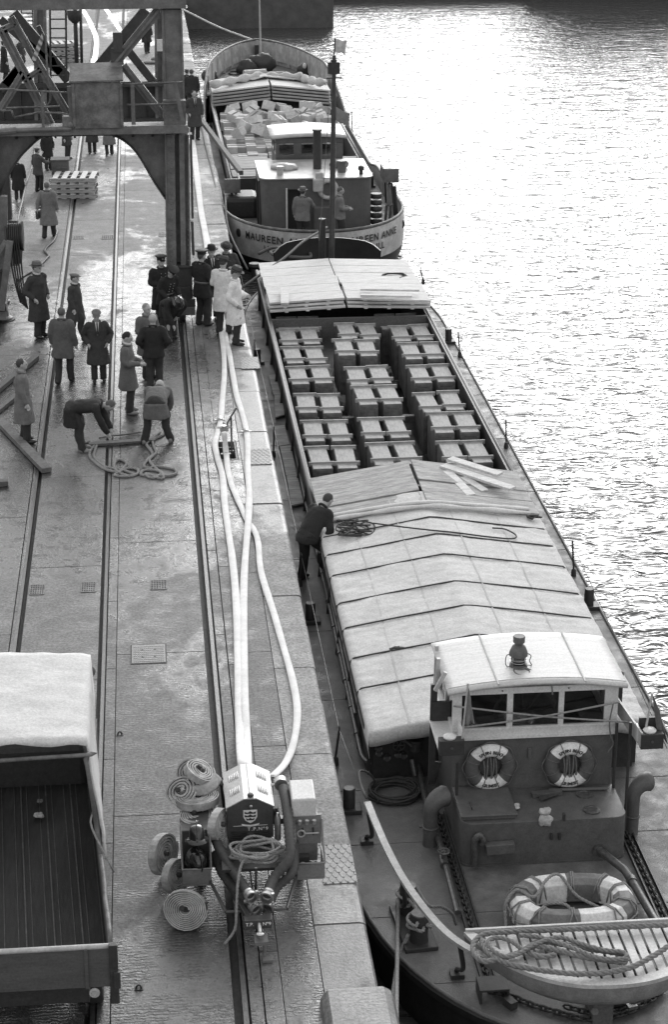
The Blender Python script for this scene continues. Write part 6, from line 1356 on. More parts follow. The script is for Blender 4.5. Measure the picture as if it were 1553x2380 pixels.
# canvas tilt over the front half of the body
cz = 2.9; c0, c1_ = G(200, 1712, cz), G(165, 1512, cz); xr = c0.x; yb0, yb1 = c0.y, c1_.y
rows = []
for i in range(25):
    y = yb0+(yb1-yb0)*i/24; row = []
    for k in range(25):
        x = xr-2.35+2.35*k/24; z = cz+.0-.05*abs((k-12)/12)**3+.02*noise.noise((x*1.5, y*5, 2))+.015*noise.noise((x*3, y*11, 5))+.02*noise.noise((x*7, y*1.5, 4))*max(0, (k-12)/12)
        row.append(Vector((x, y, z)))
    for k in range(1, 12): 
        zz_ = cz-.03-.14*k; row.append(Vector((xr+.01+(rx(y)+.03-xr)*k/11+.03*noise.noise((y*4, zz_*1.5, 6)), y+(.0 if i else -.0), zz_)))
    rows.append(row)
rows = [[q_+Vector((0, -.03, -.03-.04*(k_/25)+.02*math.sin(k_*.9))) if k_ < 26 else q_+Vector((-.02, -.02, 0)) for k_, q_ in enumerate(rows[0])]]+rows
cv = MB().grid(rows).build('canvas_tilt', M['canvas'], tk, smooth=True); so = cv.modifiers.new('thickness', 'SOLIDIFY'); so.thickness = .01
MB().tube(catmull([(xr-2.3, yb0-.06, cz-.26), (xr-.1, yb0-.06, cz-.2), (xr-.02, yb0-.04, cz-.26), ((xr+rx(yb0))/2-.02, yb0-.05, cz-.9), (rx(yb0)-.03, yb0-.05, TZ+.3)], 5), .025, 8).build('hoop', M['crane_box'], tk, smooth=True)
MB().box2((xr-2.3, yf+.1, TZ), (xr-.05, yf+.14, cz-.35)).build('headboard', M['iron'], tk)
MB().tube(catmull([(xe-.02, yn+1.6, TZ+.3), (xr+.02, yb0-.2, TZ+.8), (xr+.03, yb0, TZ+.9)], 4), .012, 5).build('tie_rope', M['rope'], tk, smooth=True)
MB().box((xe-2.0, 20.9, TZ+.1), (.5, .4, .2), rz=.2).build('load_box', M['crane'], tk, bevel=.01)
mr = G(208, 1560, 1.9); t2 = Matrix.Translation(mr) @ Matrix.Rotation(R_(80), 4, 'X'); MB().lathe([(.075, 0), (.075, .015), (.05, .03)], 20, t2).cyl(mr, mr+Vector((-.2, .05, -.02)), .01, 6).build('wing_mirror', M['crane'], tk, smooth=2)
MB().box2((xe-2.25, yb1+.02, .6), (xr-.12, yb1+.7, 1.6)).build('cab', M['iron'], tk, bevel=.08)
rag(G(88, 1895, TZ+.05), .055, 'crumpled white paper lying on the truck floor'); rag(G(92, 1862, TZ+.05), .04, 'small grey scrap on the truck floor beside the paper', 'crane_box')
# ================================================================ far coaster
def z2(x, y): return (372.7+.4*x, .4*y)
SX, SH = 2.8, 2.82; D2 = -.75
def half2(y):
    if y < 60.4: return SH*math.sqrt(max(0, 1-((60.4-y)/3.7)**2))**.9
    if y > 77: return SH*max(0, 1-((y-77)/12.4)**2)**.62
    return SH
def top2(y):                                     # sheer: height of the hull side
    if y < 67: return -.1-.02*(y-60 if y > 60 else 0)
    if y < 69: return -.24-(y-67)*.17
    if y < 76: return -.58
    return min(1.0, -.58+((y-76)/5.0)**1.2*1.2) if y < 82 else 1.0+(y-82)*.01
co = empty('coaster', (SX, 73, WZ), 'grey and black coaster moored ahead with open hold full of boxes', 'coaster')
y2 = [60.4-3.7*math.cos(math.pi/2*i/12) for i in range(12)]+[60.4+i*(77-60.4)/24 for i in range(25)]+[77+12.4*math.sin(math.pi/2*i/16) for i in range(1, 17)]
def side(zf, off, s): return [Vector((SX+s*max(0, half2(y)+off*min(1, half2(y)/.8)), y-(off if i == 0 else 0)+(off if i == len(y2)-1 else 0), zf(y))) for i, y in enumerate(y2)]
def rings(specs, mt, name):
    mb = MB()
    for s in (-1, 1): mb.grid([side(zf, off, s) for zf, off in specs])
    return mb.build(name, mt, co, smooth=2)
band = mat('name_band_grey', .62, .5, 3, .15, .15, 40, stain=.3, stscale=1.8)
rings([(lambda y: top2(y), 0.0), (lambda y: top2(y)-.35, .03), (lambda y: min(top2(y)-.3, -1.08+.25*max(0, (y-80)/9)), .0)], band, 'name_band')
rings([(lambda y: min(top2(y)-.3, -1.08+.25*max(0, (y-80)/9)), .0), (lambda y: -1.3, -.04), (lambda y: -1.6, -.16), (lambda y: -2.6, -.8)], M['hull'], 'hull')
rings([(lambda y: top2(y), -.07), (lambda y: max(D2, top2(y)-.8), -.09)], mat('bulwark_inside', .5, .55, 3, .15, .2, 40, stain=.35, stscale=2.5), 'bulwark_inside')
mb = MB()
for s in (-1, 1): mb.tube([Vector((SX+s*max(0, half2(y)-.035), y, top2(y)+.015)) for y in y2], .05, 6)
sep(mb, 'bulwark_rail', M['crane_box'], co, smooth=True)
mb = MB()                                        # bow bulwark stays
for s in (-1, 1):
    for y in (79.5, 81.5, 83.2, 84.8, 86.2, 87.4, 88.4):
        h_ = half2(y)-.08; mb.bar((SX+s*h_, y, .12), (SX+s*(h_), y, top2(y)-.02), .12, .05)
sep(mb, 'stay', M['offwhite'], co)
HA, HB, hxa, hxb = 64.2, 81.6, .42, 5.0
def sh2(ya, yb, fa, fb, z, k=4):
    yy = [ya]+[y for y in y2 if ya < y < yb]+[yb]; return [[Vector((fa(y)+(fb(y)-fa(y))*j/k, y, z)) for j in range(k+1)] for y in yy]
L2, R2 = (lambda y: SX-half2(y)+.05), (lambda y: SX+half2(y)-.05)
mb = MB(); mb.grid(sh2(56.75, HA, L2, R2, D2)); mb.grid(sh2(HA, 79, L2, lambda y: hxa, D2)); mb.grid(sh2(HA, 79, lambda y: hxb, R2, D2)); mb.build('deck', M['deck2'], co)
mb = MB(); mb.grid(sh2(80.4, 89.4, L2, R2, .1)); mb.box2((.3, 80.3, D2), (5.1, 80.4, .1)); mb.build('forecastle_deck', M['deck'], co)
mb = MB()
for x in (hxa, hxb): mb.box2((x-.04, HA, -1.5), (x+.04, 80.3, .0))
mb.box2((hxa+.04, HA, -1.5), (hxb-.04, HA+.05, 0)); mb.box2((hxa, HA, -1.56), (hxb, 80.3, -1.5)); mb.build('coaming', M['crane_dark'], co, bevel=.008)
mb = MB()
for x in (hxa-.06, hxb+.06): mb.cyl((x, HA, .0), (x, 80.3, .0), .05, 8)
sep(mb, 'coaming_rail', M['crane'], co, smooth=True)
# names on both quarters of the stern
def onhull(u, v, x, y): pass
def quarter(s, txt, thc, zc_, size, sp=1.0):
    mb = MB(); v, f = text2d(txt, size, thick=.006, space=sp)
    pts = [(half2(y), y) for y in y2[:20]]; arc = [0]
    for a, b_ in zip(pts, pts[1:]): arc.append(arc[-1]+math.hypot(b_[0]-a[0], b_[1]-a[1]))
    o = []
    for q_ in v:
        d = thc+(q_.x if s > 0 else -q_.x); i = 0
        while i < len(arc)-2 and arc[i+1] < d: i += 1
        t_ = (d-arc[i])/(arc[i+1]-arc[i]); hx = pts[i][0]+(pts[i+1][0]-pts[i][0])*t_; yy = pts[i][1]+(pts[i+1][1]-pts[i][1])*t_
        nx, ny = (pts[i+1][1]-pts[i][1]), -(pts[i+1][0]-pts[i][0]); l = math.hypot(nx, ny); e = .055
        o.append(Vector((SX+s*(hx+nx/l*e), yy+ny/l*e, zc_+q_.y)))
    mb.add(o, f); mb.build('name_lettering', M['ink'], co, recalc=False)
quarter(-1, 'MAUREEN ANNE', 1.42, -.42, .30, 1.15); quarter(1, 'MAUREEN ANNE', 1.62, -.42, .30, 1.15); quarter(-1, 'HULL', 1.5, -.72, .28, 1.15); quarter(1, 'HULL', 1.75, -.72, .28, 1.15)
for x, y in ((490, 1385), (1380, 1332)):
    p = G(*z2(x, y), -.45); s = -1 if x < 700 else 1; yy = 58.35 if s < 0 else 59.0; hh = half2(yy); MB().lathe([(.1, -.02), (.13, 0), (.1, .02), (.07, .02)], 14, Matrix.Translation((SX+s*(hh+.03), yy, -.45)) @ Matrix.Rotation(R_(90), 4, 'Y') @ Matrix.Rotation(R_(35*s), 4, 'X')).build('fairlead', M['iron'], co, smooth=2)
# deckhouse with door, roof fittings, wheelhouse behind
dh = empty('deckhouse', (2.8, 60.5, D2), 'grey steel deckhouse with rounded corners and an open door', 'deckhouse')
rz = 1.0; dx0, dx1, dy0, dy1 = 1.12, 4.5, 59.0, 61.9
ddx0, ddx1, dzt = atY(*z2(738, 1100), dy0).x, atY(*z2(828, 1100), dy0).x, atY(*z2(780, 1100), dy0).z
mb = MB(); pr = rrect(dx0, dx1, dy0, dy1, .3); 
full = [(x, y) for x, y in pr]
mb.prism([(x, y, dzt) for x, y in full], (0, 0, rz-dzt))
le = [(x, y) for x, y in full if x < ddx0]; ri = [(x, y) for x, y in full if x > ddx1]
mb.prism([(x, y, D2) for x, y in [(ddx0, dy1), (ddx0, dy0)][::-1]+[q_ for q_ in le if q_[1] > dy0][::1]][::1] if False else [(ddx1, dy0, D2)]+[(x, y, D2) for x, y in ri]+[(ddx1, dy1, D2)], (0, 0, dzt-D2))
lo = sorted([q_ for q_ in le], key=lambda q_: math.atan2(q_[1]-dy0-.3, -(q_[0]-dx0-.3)))
lft = [(ddx0, dy1), (dx0, dy1)]+[(dx0+.3-.3*math.sin(R_(90-a)), dy0+.3-.3*math.sin(R_(a))) for a in range(0, 91, 15)]+[(ddx0, dy0)]
mb.prism([(x, y, D2) for x, y in lft], (0, 0, dzt-D2)); mb.box2((ddx0, dy0+1.2, D2), (ddx1, dy1-.02, dzt))
mb.build('wall', M['housegrey'], dh, smooth=False)
MB().prism([(x, y, rz) for x, y in rrect(dx0-.05, dx1+.05, dy0-.05, dy1, .32)], (0, 0, .04)).build('roof', M['roofgrey'], dh, bevel=.01)
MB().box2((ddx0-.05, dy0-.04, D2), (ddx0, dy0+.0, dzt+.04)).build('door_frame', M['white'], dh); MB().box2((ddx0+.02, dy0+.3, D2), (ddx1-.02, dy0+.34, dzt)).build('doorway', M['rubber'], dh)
def d2(x, y, dd=0): return atY(*z2(x, y), dy0+dd)
c = d2(975, 1100, -.06); MB().tube([c+Vector((.26*math.cos(a), 0, .26*math.sin(a))) for a in [k*math.pi/12 for k in range(24)]], .07, 8, closed=True).build('lifebuoy_ring', M['offwhite'], dh, smooth=True)
MB().box(d2(916, 1075, -.1), (.3, .2, .4)).box(d2(925, 1030, -.1), (.25, .1, .3)).build('wall_lamp', M['offwhite'], dh, bevel=.04)
MB().box(d2(945, 1265, -.25), (.55, .35, .7)).build('steel_locker', M['housegrey'], dh, bevel=.02)
def r2(x, y, z=0.0): return G(*z2(x, y), rz+.04+z)
p = r2(695, 1015); MB().lathe([(.1, 0), (.1, .18), (.13, .19), (.12, .26)], 14, Matrix.Translation(p)).build('roof_vent', M['roofgrey'], dh, smooth=2)
p = r2(1055, 1000); MB().lathe([(.13, 0), (.13, .3), (.15, .3), (.15, .36)], 14, Matrix.Translation(p)).build('roof_vent', M['housegrey'], dh, smooth=2)
p = r2(1167, 1012); MB().lathe([(.06, 0), (.06, .12), (.1, .14), (.09, .24), (.03, .27)], 14, Matrix.Translation(p)).build('roof_vent', M['iron'], dh, smooth=2)
p = r2(912, 980); MB().cyl(p, p+Vector((0, 0, 1.15)), .13, 14).lathe([(.13, 1.15), (.15, 1.17), (.15, 1.22), (.12, 1.22)], 14, Matrix.Translation(p)).build('funnel_pipe', M['iron'], dh, smooth=2)
random.seed(31)
def heap(c, r, lb, m_, sq=.5):
    mb = MB(); mb.ell(c, (r, r*.7, r*sq), 22, 14); mb.v = [c+(q_-c)*(1+.22*noise.noise(q_*3)+.16*noise.noise(q_*8)) for q_ in mb.v]; return tag(mb.build('cloth_heap', m_, None, smooth=True), lb, 'cloth')
heap(r2(720, 972, .05), .42, 'crumpled pale cloth heaped on the roof of the coaster deckhouse', M['roofgrey'], .35); heap(r2(1035, 955, .1), .3, 'cloth draped round the vent on the right of the deckhouse roof', M['crane_box'], .5)
MB().tube([(dx0-.02, dy0+.3, D2), (dx0-.05, dy0+.3, .9), (dx0-.05, dy0+1.5, .9), (dx0-.02, dy0+1.5, D2)], .03, 6).build('hand_rail', M['iron'], dh)
w2 = empty('coaster_wheelhouse', (2.9, 62.3, rz), 'grey wheelhouse with three windows standing behind the coaster deckhouse', 'wheelhouse')
wy = 62.1
def v2(x, y, d=0): return atY(*z2(x, y), wy+d)
wz0, wz1 = v2(700, 950).z, v2(700, 812).z; ax0, ax1 = v2(670, 900).x, v2(1062, 900).x
MB().box2((ax0, wy, D2), (ax1, wy+1.9, v2(700, 905).z)).box2((ax0, wy, wz1-.12), (ax1, wy+1.9, wz1+.05)).build('wall', M['housegrey'], w2, bevel=.02)
wins = ((690, 775), (820, 890), (942, 1020)); ed = [ax0]+[v2(x, 860).x for w_ in wins for x in w_]+[ax1]
mb = MB()
for i in (0, 2, 4, 6): mb.box2((ed[i], wy-.005, v2(700, 905).z), (ed[i+1], wy+.05, wz1-.12))
for x in (ax0, ax1-.05):
    mb.box2((x, wy+1.85, v2(700, 905).z), (x+.05, wy+1.9, wz1-.12)); mb.box2((x, wy+.9, v2(700, 905).z), (x+.05, wy+1.0, wz1-.12))
mb.build('window_post', M['housegrey'], w2)
for i in (1, 3, 5): MB().box2((ed[i], wy+.02, v2(700, 905).z), (ed[i+1], wy+.03, wz1-.12)).build('window_pane', M['pane'], w2)
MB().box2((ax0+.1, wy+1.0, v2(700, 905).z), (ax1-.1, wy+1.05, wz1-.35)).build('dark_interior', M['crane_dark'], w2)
rows = []
xa, xb2 = v2(645, 820).x-.02, v2(1082, 820).x+.02
for j in range(5):
    y = wy-.15+2.3*j/4; rows.append([Vector((xa+(xb2-xa)*k/12, y, wz1+.08+.07*(1-((k-6)/6)**2))) for k in range(13)])
o = MB().grid(rows).build('roof', M['roofgrey'], w2, smooth=True); so = o.modifiers.new('thickness', 'SOLIDIFY'); so.thickness = .05; so.offset = -1
def nav2(x, y, lb, s):
    p = G(*z2(x, y), .25); t_ = empty('light_screen', p-Vector((0, 0, 1)), lb, 'light screen'); MB().box(p, (.5, .08, .45)).box(p+Vector((s*.23, .45, .02)), (.05, .9, .4)).box(p+Vector((0, .4, -.2)), (.45, .8, .04)).build('screen', M['crane'], t_, bevel=.01); MB().cyl(p+Vector((0, .4, -.2)), p+Vector((0, .5, -1.0)), .04, 8).cyl(p+Vector((.15*s, .4, -.2)), p+Vector((.1*s, .5, -1.0)), .03, 8).build('bracket', M['iron'], t_)
nav2(418, 1080, 'open light screen box on the quay side of the coaster deckhouse', 1); nav2(1342, 1020, 'grey light screen box on the water side of the coaster deckhouse', -1)
# things round the deckhouse
c = G(*z2(465, 1190), -.45); mb = MB().box(c, (1.1, 1.3, .75)); tag(mb.build('covered_winch', M['iron'], None, bevel=.15), 'bulky machine under a dark cover left of the deckhouse', 'covered machine')
for k in range(6): p = d2(1262, 1285-k*34, .2); tag(MB().lathe([(.17, 0), (.19, .05), (.19, .1), (.17, .15)], 10, Matrix.Translation((p.x, dy0+.5, D2+.02+k*.2))).build('drum', M['iron'], None, smooth=2), 'black fender drum, %s of the pile right of the deckhouse' % ('lowest', 'second', 'third', 'fourth', 'fifth', 'topmost')[k], 'drum', 'pile of black drums')
for i, x in enumerate((1305, 1330)): p = d2(x, 1290, .2); tag(MB().tube([Vector((p.x, p.y, D2)), Vector((p.x+.05, p.y, .1)), Vector((p.x+.12, p.y, .12))], .04, 8).build('vent_pipe', M['crane_dark'], None, smooth=2), ('bent vent pipe nearest the black drums on the coaster', 'bent vent pipe farther from the drums on the coaster')[i], 'pipe')
MB().cyl(d2(1345, 1060, .8), d2(1362, 1250, .8), .035, 8).build('davit', M['iron'], dh); MB().cyl(d2(1362, 1080, .8), d2(1375, 1250, .8), .05, 8).build('davit', M['iron'], dh)
for x, y, lb in ((1122, 800, 'black bollard on the outer side deck of the coaster'), (1285, 1085, 'black bollard by the right of the coaster deckhouse')):
    p = G(*z2(x, y), D2); p.x = min(p.x, 5.25); bollard(p, lb, .12, .45)
for x, y, lb in ((1115, 775, 'thin stanchion on the outer side deck of the coaster'), (293, 745, 'thin stanchion on the quay side deck of the coaster')):
    p = G(*z2(x, y), D2); stanch(p, p+Vector((-.03, 0, .85)), lb)
# stacked hatch boards, tarpaulin, bow gear
def gab2(x, e=.02, r=.26): return r-(r-e)*abs(x-2.7)/2.3
for side_, xa, xb2 in (('quay', hxa-.06, 2.66), ('water', 2.74, hxb+.08)):
    for k in range(5):
        za, zb2 = gab2(xa)+k*.11, gab2(xb2)+k*.11; ya, yb2 = 78.2+.12*k, 80.6
        o = MB().hexa([(xa, ya, za), (xb2, ya, zb2), (xb2, yb2, zb2), (xa, yb2, za), (xa, ya, za+.06), (xb2, ya, zb2+.06), (xb2, yb2, zb2+.06), (xa, yb2, za+.06)]).build('hatch_board', M['wood2'] if k < 4 else M['wood'], None, bevel=.006)
        tag(o, 'hatch board in the %s side stack before the bow, %s' % (side_, ('lowest', 'second from below', 'middle one', 'second from top', 'topmost')[k]), 'hatch board', 'hatch boards stacked forward')
rows = [[Vector((hxa-.1+(hxb-hxa+.2)*k/24, 80.0+j*.28, gab2(hxa-.1+(hxb-hxa+.2)*k/24)+.62+.09*noise.noise((k*.5, j*.8, 3))-.02*j*j*.2)) for k in range(25)] for j in range(7)]
o = tag(MB().grid(rows).build('tarpaulin', M['tarp'], None, smooth=True), 'rumpled canvas drawn forward over the coaster hatch before the bow', 'tarpaulin'); so = o.modifiers.new('thickness', 'SOLIDIFY'); so.thickness = .03
for k, (a, b_) in enumerate((((300, 492), (560, 440)), ((560, 440), (820, 445)), ((800, 448), (935, 480)))):
    A, B = G(*z2(*a), .75), G(*z2(*b_), .85); pts = [A.lerp(B, t_/6)+Vector((0, 0, .12*noise.noise((t_, k, 2)))) for t_ in range(7)]
    tag(MB().tube(catmull(pts, 3), [.14+.05*math.sin(i*1.1+k) for i in range(19)], 8).build('canvas_fold', M['offwhite'] if k == 1 else M['tarp'], None, smooth=True), ('left end of the canvas bundle along the bow bulkhead', 'middle of the canvas bundle along the bow bulkhead', 'right end of the canvas bundle along the bow bulkhead')[k], 'canvas')
mb = MB().cyl(G(*z2(485, 430), .55), G(*z2(612, 422), .55), .16, 12); tag(mb.build('canvas_roll', M['offwhite'], None, smooth=2), 'pale roll of canvas on the foredeck behind the hatch', 'canvas')
heap(G(*z2(500, 400), .3), .45, 'dark covered gear on the left of the foredeck', M['iron'], .9); heap(G(*z2(590, 375), .4), .6, 'dark tarpaulined windlass amid the foredeck', M['iron'], .8)
heap(G(*z2(285, 440), .3), .32, 'dark winch gear at the port side of the foredeck', M['iron'], .9); heap(G(*z2(840, 410), .3), .34, 'dark winch gear at the outer side of the foredeck', M['iron'], .9)
for x, y, lb in ((272, 410, 'small white bollard cap left on the foredeck'), (838, 382, 'small white bollard cap right on the foredeck')):
    p = G(*z2(x, y), .6); tag(MB().ell(p, (.09, .09, .12), 10, 8).build('lamp_globe', M['white'], None, smooth=True), lb, 'lamp')
rope('rope_ring', [G(*z2(428+28*math.cos(a), 424+10*math.sin(a)), .14) for a in [k*math.pi/6 for k in range(14)]], .03, M['rope_dk'], 'ring of rope lying on the coaster foredeck')
bs = empty('bow_staff', G(*z2(585, 400), .1), 'slender flagstaff rising from the coaster foredeck', 'flagstaff'); p = G(*z2(586, 402), .1); MB().cyl(p, atY(*z2(574, -60), p.y), .05, 8, .03).build('pole', M['offwhite'], bs, smooth=2)
tag(MB().box(G(*z2(612, 425), .12), (1.6, .3, .1)).build('spar', M['offwhite'], None), 'pale timber lying across the foredeck', 'spar')
rope('bow_line', [atY(425, 22, 92), (atY(425, 22, 92)+Vector((SX, 89.4, 1.0)))/2+Vector((0, 0, -.1)), Vector((SX, 89.4, 1.0))], .04, M['offwhite'], 'pale mooring line from the coaster bow to the quay', 'mooring line', sm=4)
MB().box2((SX-.12, 89.2, .3), (SX+.05, 89.33, .85)).build('bow_fairlead', M['iron'], co)
# cargo: small boxes tumbled in the hold, orderly rows towards the stern
cb = [M['wood'], M['crate_lt'], M['wood'], mat('pale_carton', .65, .8, 6, .15, stain=.15)]
MB().box2((hxa+.1, HA+.1, -1.5), (hxb-.1, 80, -.85)).build('cargo_floor', M['darkwood'], co)
random.seed(14); n_b = 0
ordn = ['left', 'second', 'third', 'fourth', 'fifth', 'sixth', 'seventh', 'eighth', 'ninth', 'tenth', 'eleventh', 'right']
def cbox(x, y, z, d, rot, lb):
    t_ = empty('cargo_box', (x, y, z), lb, 'box', 'boxes in the coaster hold'); MB().box((x, y, z+d[2]/2), d, rot=rot).build('body', random.choice(cb), t_, bevel=.01)
    Mr = rot or Matrix.Identity(3); c_ = Vector((x, y, z+d[2]/2))
    MB().box(c_+Mr @ Vector((0, 0, d[2]/2+.004)), (d[0]*.9, .05, .012), rot=rot).build('tape', M['crate'], t_); return t_
rws = [(77.6, 11, -.55), (76.0, 12, -.5), (74.9, 12, -.42), (73.8, 12, -.45), (72.8, 12, -.5), (71.8, 11, -.48), (70.7, 8, -.5), (69.5, 7, -.6)]
for ri_, (yy, n, zb2) in enumerate(rws):
    for k in range(n):
        x = hxa+.35+(hxb-hxa-.7)*k/(11)
        neat = ri_ >= 5 or k < 3
        if ri_ >= 6 and x > 1.9+.1*ri_ and x > 2.4: continue
        rot = Euler((R_(random.uniform(-16, 16) if not neat else 0), R_(random.uniform(-14, 14) if not neat else 0), R_(random.uniform(-35, 35) if not neat else random.uniform(-3, 3)))).to_matrix()
        d = (.36, random.uniform(.38, .62), random.uniform(.3, .42)) if neat else (random.uniform(.34, .5), random.uniform(.4, .75), random.uniform(.25, .42))
        cbox(x+random.uniform(-.04, .04), yy+random.uniform(-.25, .25)*(0 if neat else 1), zb2+random.uniform(-.05, .3)*(0 if neat else 1), d, rot, 'cargo box, %s from the quay side in the %s row of the coaster hold' % ((str(ordn[k]) if 0 < k < 11 else ('first' if k == 0 else 'last')), ('farthest', 'second', 'third', 'fourth', 'fifth', 'sixth', 'seventh', 'nearest')[ri_]))
for k in range(36):
    r_i, c_i = divmod(k, 6); yy = 77.0-r_i*1.05+random.uniform(-.35, .35); x = 1.2+c_i*.66+random.uniform(-.22, .22); rot = Euler((R_(random.uniform(-25, 25)), R_(random.uniform(-25, 25)), R_(random.uniform(-60, 60)))).to_matrix()
    cbox(x, yy, -.02+random.uniform(-.06, .12), (random.uniform(.3, .45), random.uniform(.4, .6), random.uniform(.22, .36)), rot, 'tumbled top box, %s from the quay, in the %s loose layer row' % (('first', 'second', 'third', 'fourth', 'fifth', 'last')[c_i], ('farthest', 'second', 'third', 'fourth', 'fifth', 'nearest')[r_i]))
for i, (xa, xb2, yy, zz_) in enumerate(((.6, 1.9, 68.3, -.2), (.55, 2.0, 67.7, -.16), (.5, 2.1, 67.0, -.12), (.5, 2.2, 66.3, -.1), (.5, 2.2, 65.5, -.1), (4.2, 5.0, 67.5, -.1), (4.1, 5.05, 66.3, -.05), (.5, 1.5, 64.8, -.06), (2.1, 3.6, 69.6, -.05), (2.0, 3.6, 70.4, -.2))):
    tag(MB().box2((xa, yy-.3, zz_), (xb2, yy+.3, zz_+.07)).box2((xa, yy-.33, zz_-.08), (xb2, yy-.28, zz_)).build('hatch_board', M['wood2'], None, bevel=.005), '%s board of those still across the after end of the coaster hold' % ('farthest', 'second', 'third', 'fourth', 'fifth', 'outer far', 'outer near', 'nearest', 'middle near', 'middle far')[i], 'hatch board', 'boards over the after hold')
tag(MB().bar(G(469, 281, .5), G(560, 402, .45), .16, .14).build('spar', M['darkwood'], None, bevel=.01), 'dark wooden spar leaning from the quay over the coaster hold', 'spar')
tag(MB().bar(Vector((4.4, 66.5, .05)), Vector((3.6, 77, .0)), .1, .1).build('spar', M['wood2'], None), 'long pale spar lying fore and aft along the outer hold side', 'spar')
rope('stern_line', [atY(524, 455, 61), G(538, 530, -.1)+Vector((-.1, 0, 0)), G(575, 625, -.3)], .03, M['rope_gr'], 'mooring line from the coaster quarter down to the near barge bow', 'mooring line', sm=3)
rope('bow_spring', [G(562, 668, .05), G(660, 600, .3), atY(704, 562, 53.6), G(760, 528, .3)], .035, M['rope_gr'], 'thick line from the quay up over the barge bow', 'mooring line', sm=3)
tag(MB().lathe([(.1, 0), (.09, .35), (.17, .42), (.15, .5)], 14, Matrix.Translation(G(592, 652, DZ))).build('fairlead_post', M['iron'], None, smooth=2), 'dark mooring post at the shoulder of the barge bow', 'mooring post')
bf = G(820, 550, .2)
rope('quay_rope', [G(462, 250, .1), G(475, 330, .02), G(497, 420, .0), G(515, 520, -.1)], .03, M['rope_gr'], 'dark rope hanging along the quay edge by the coaster', 'rope', sm=3)
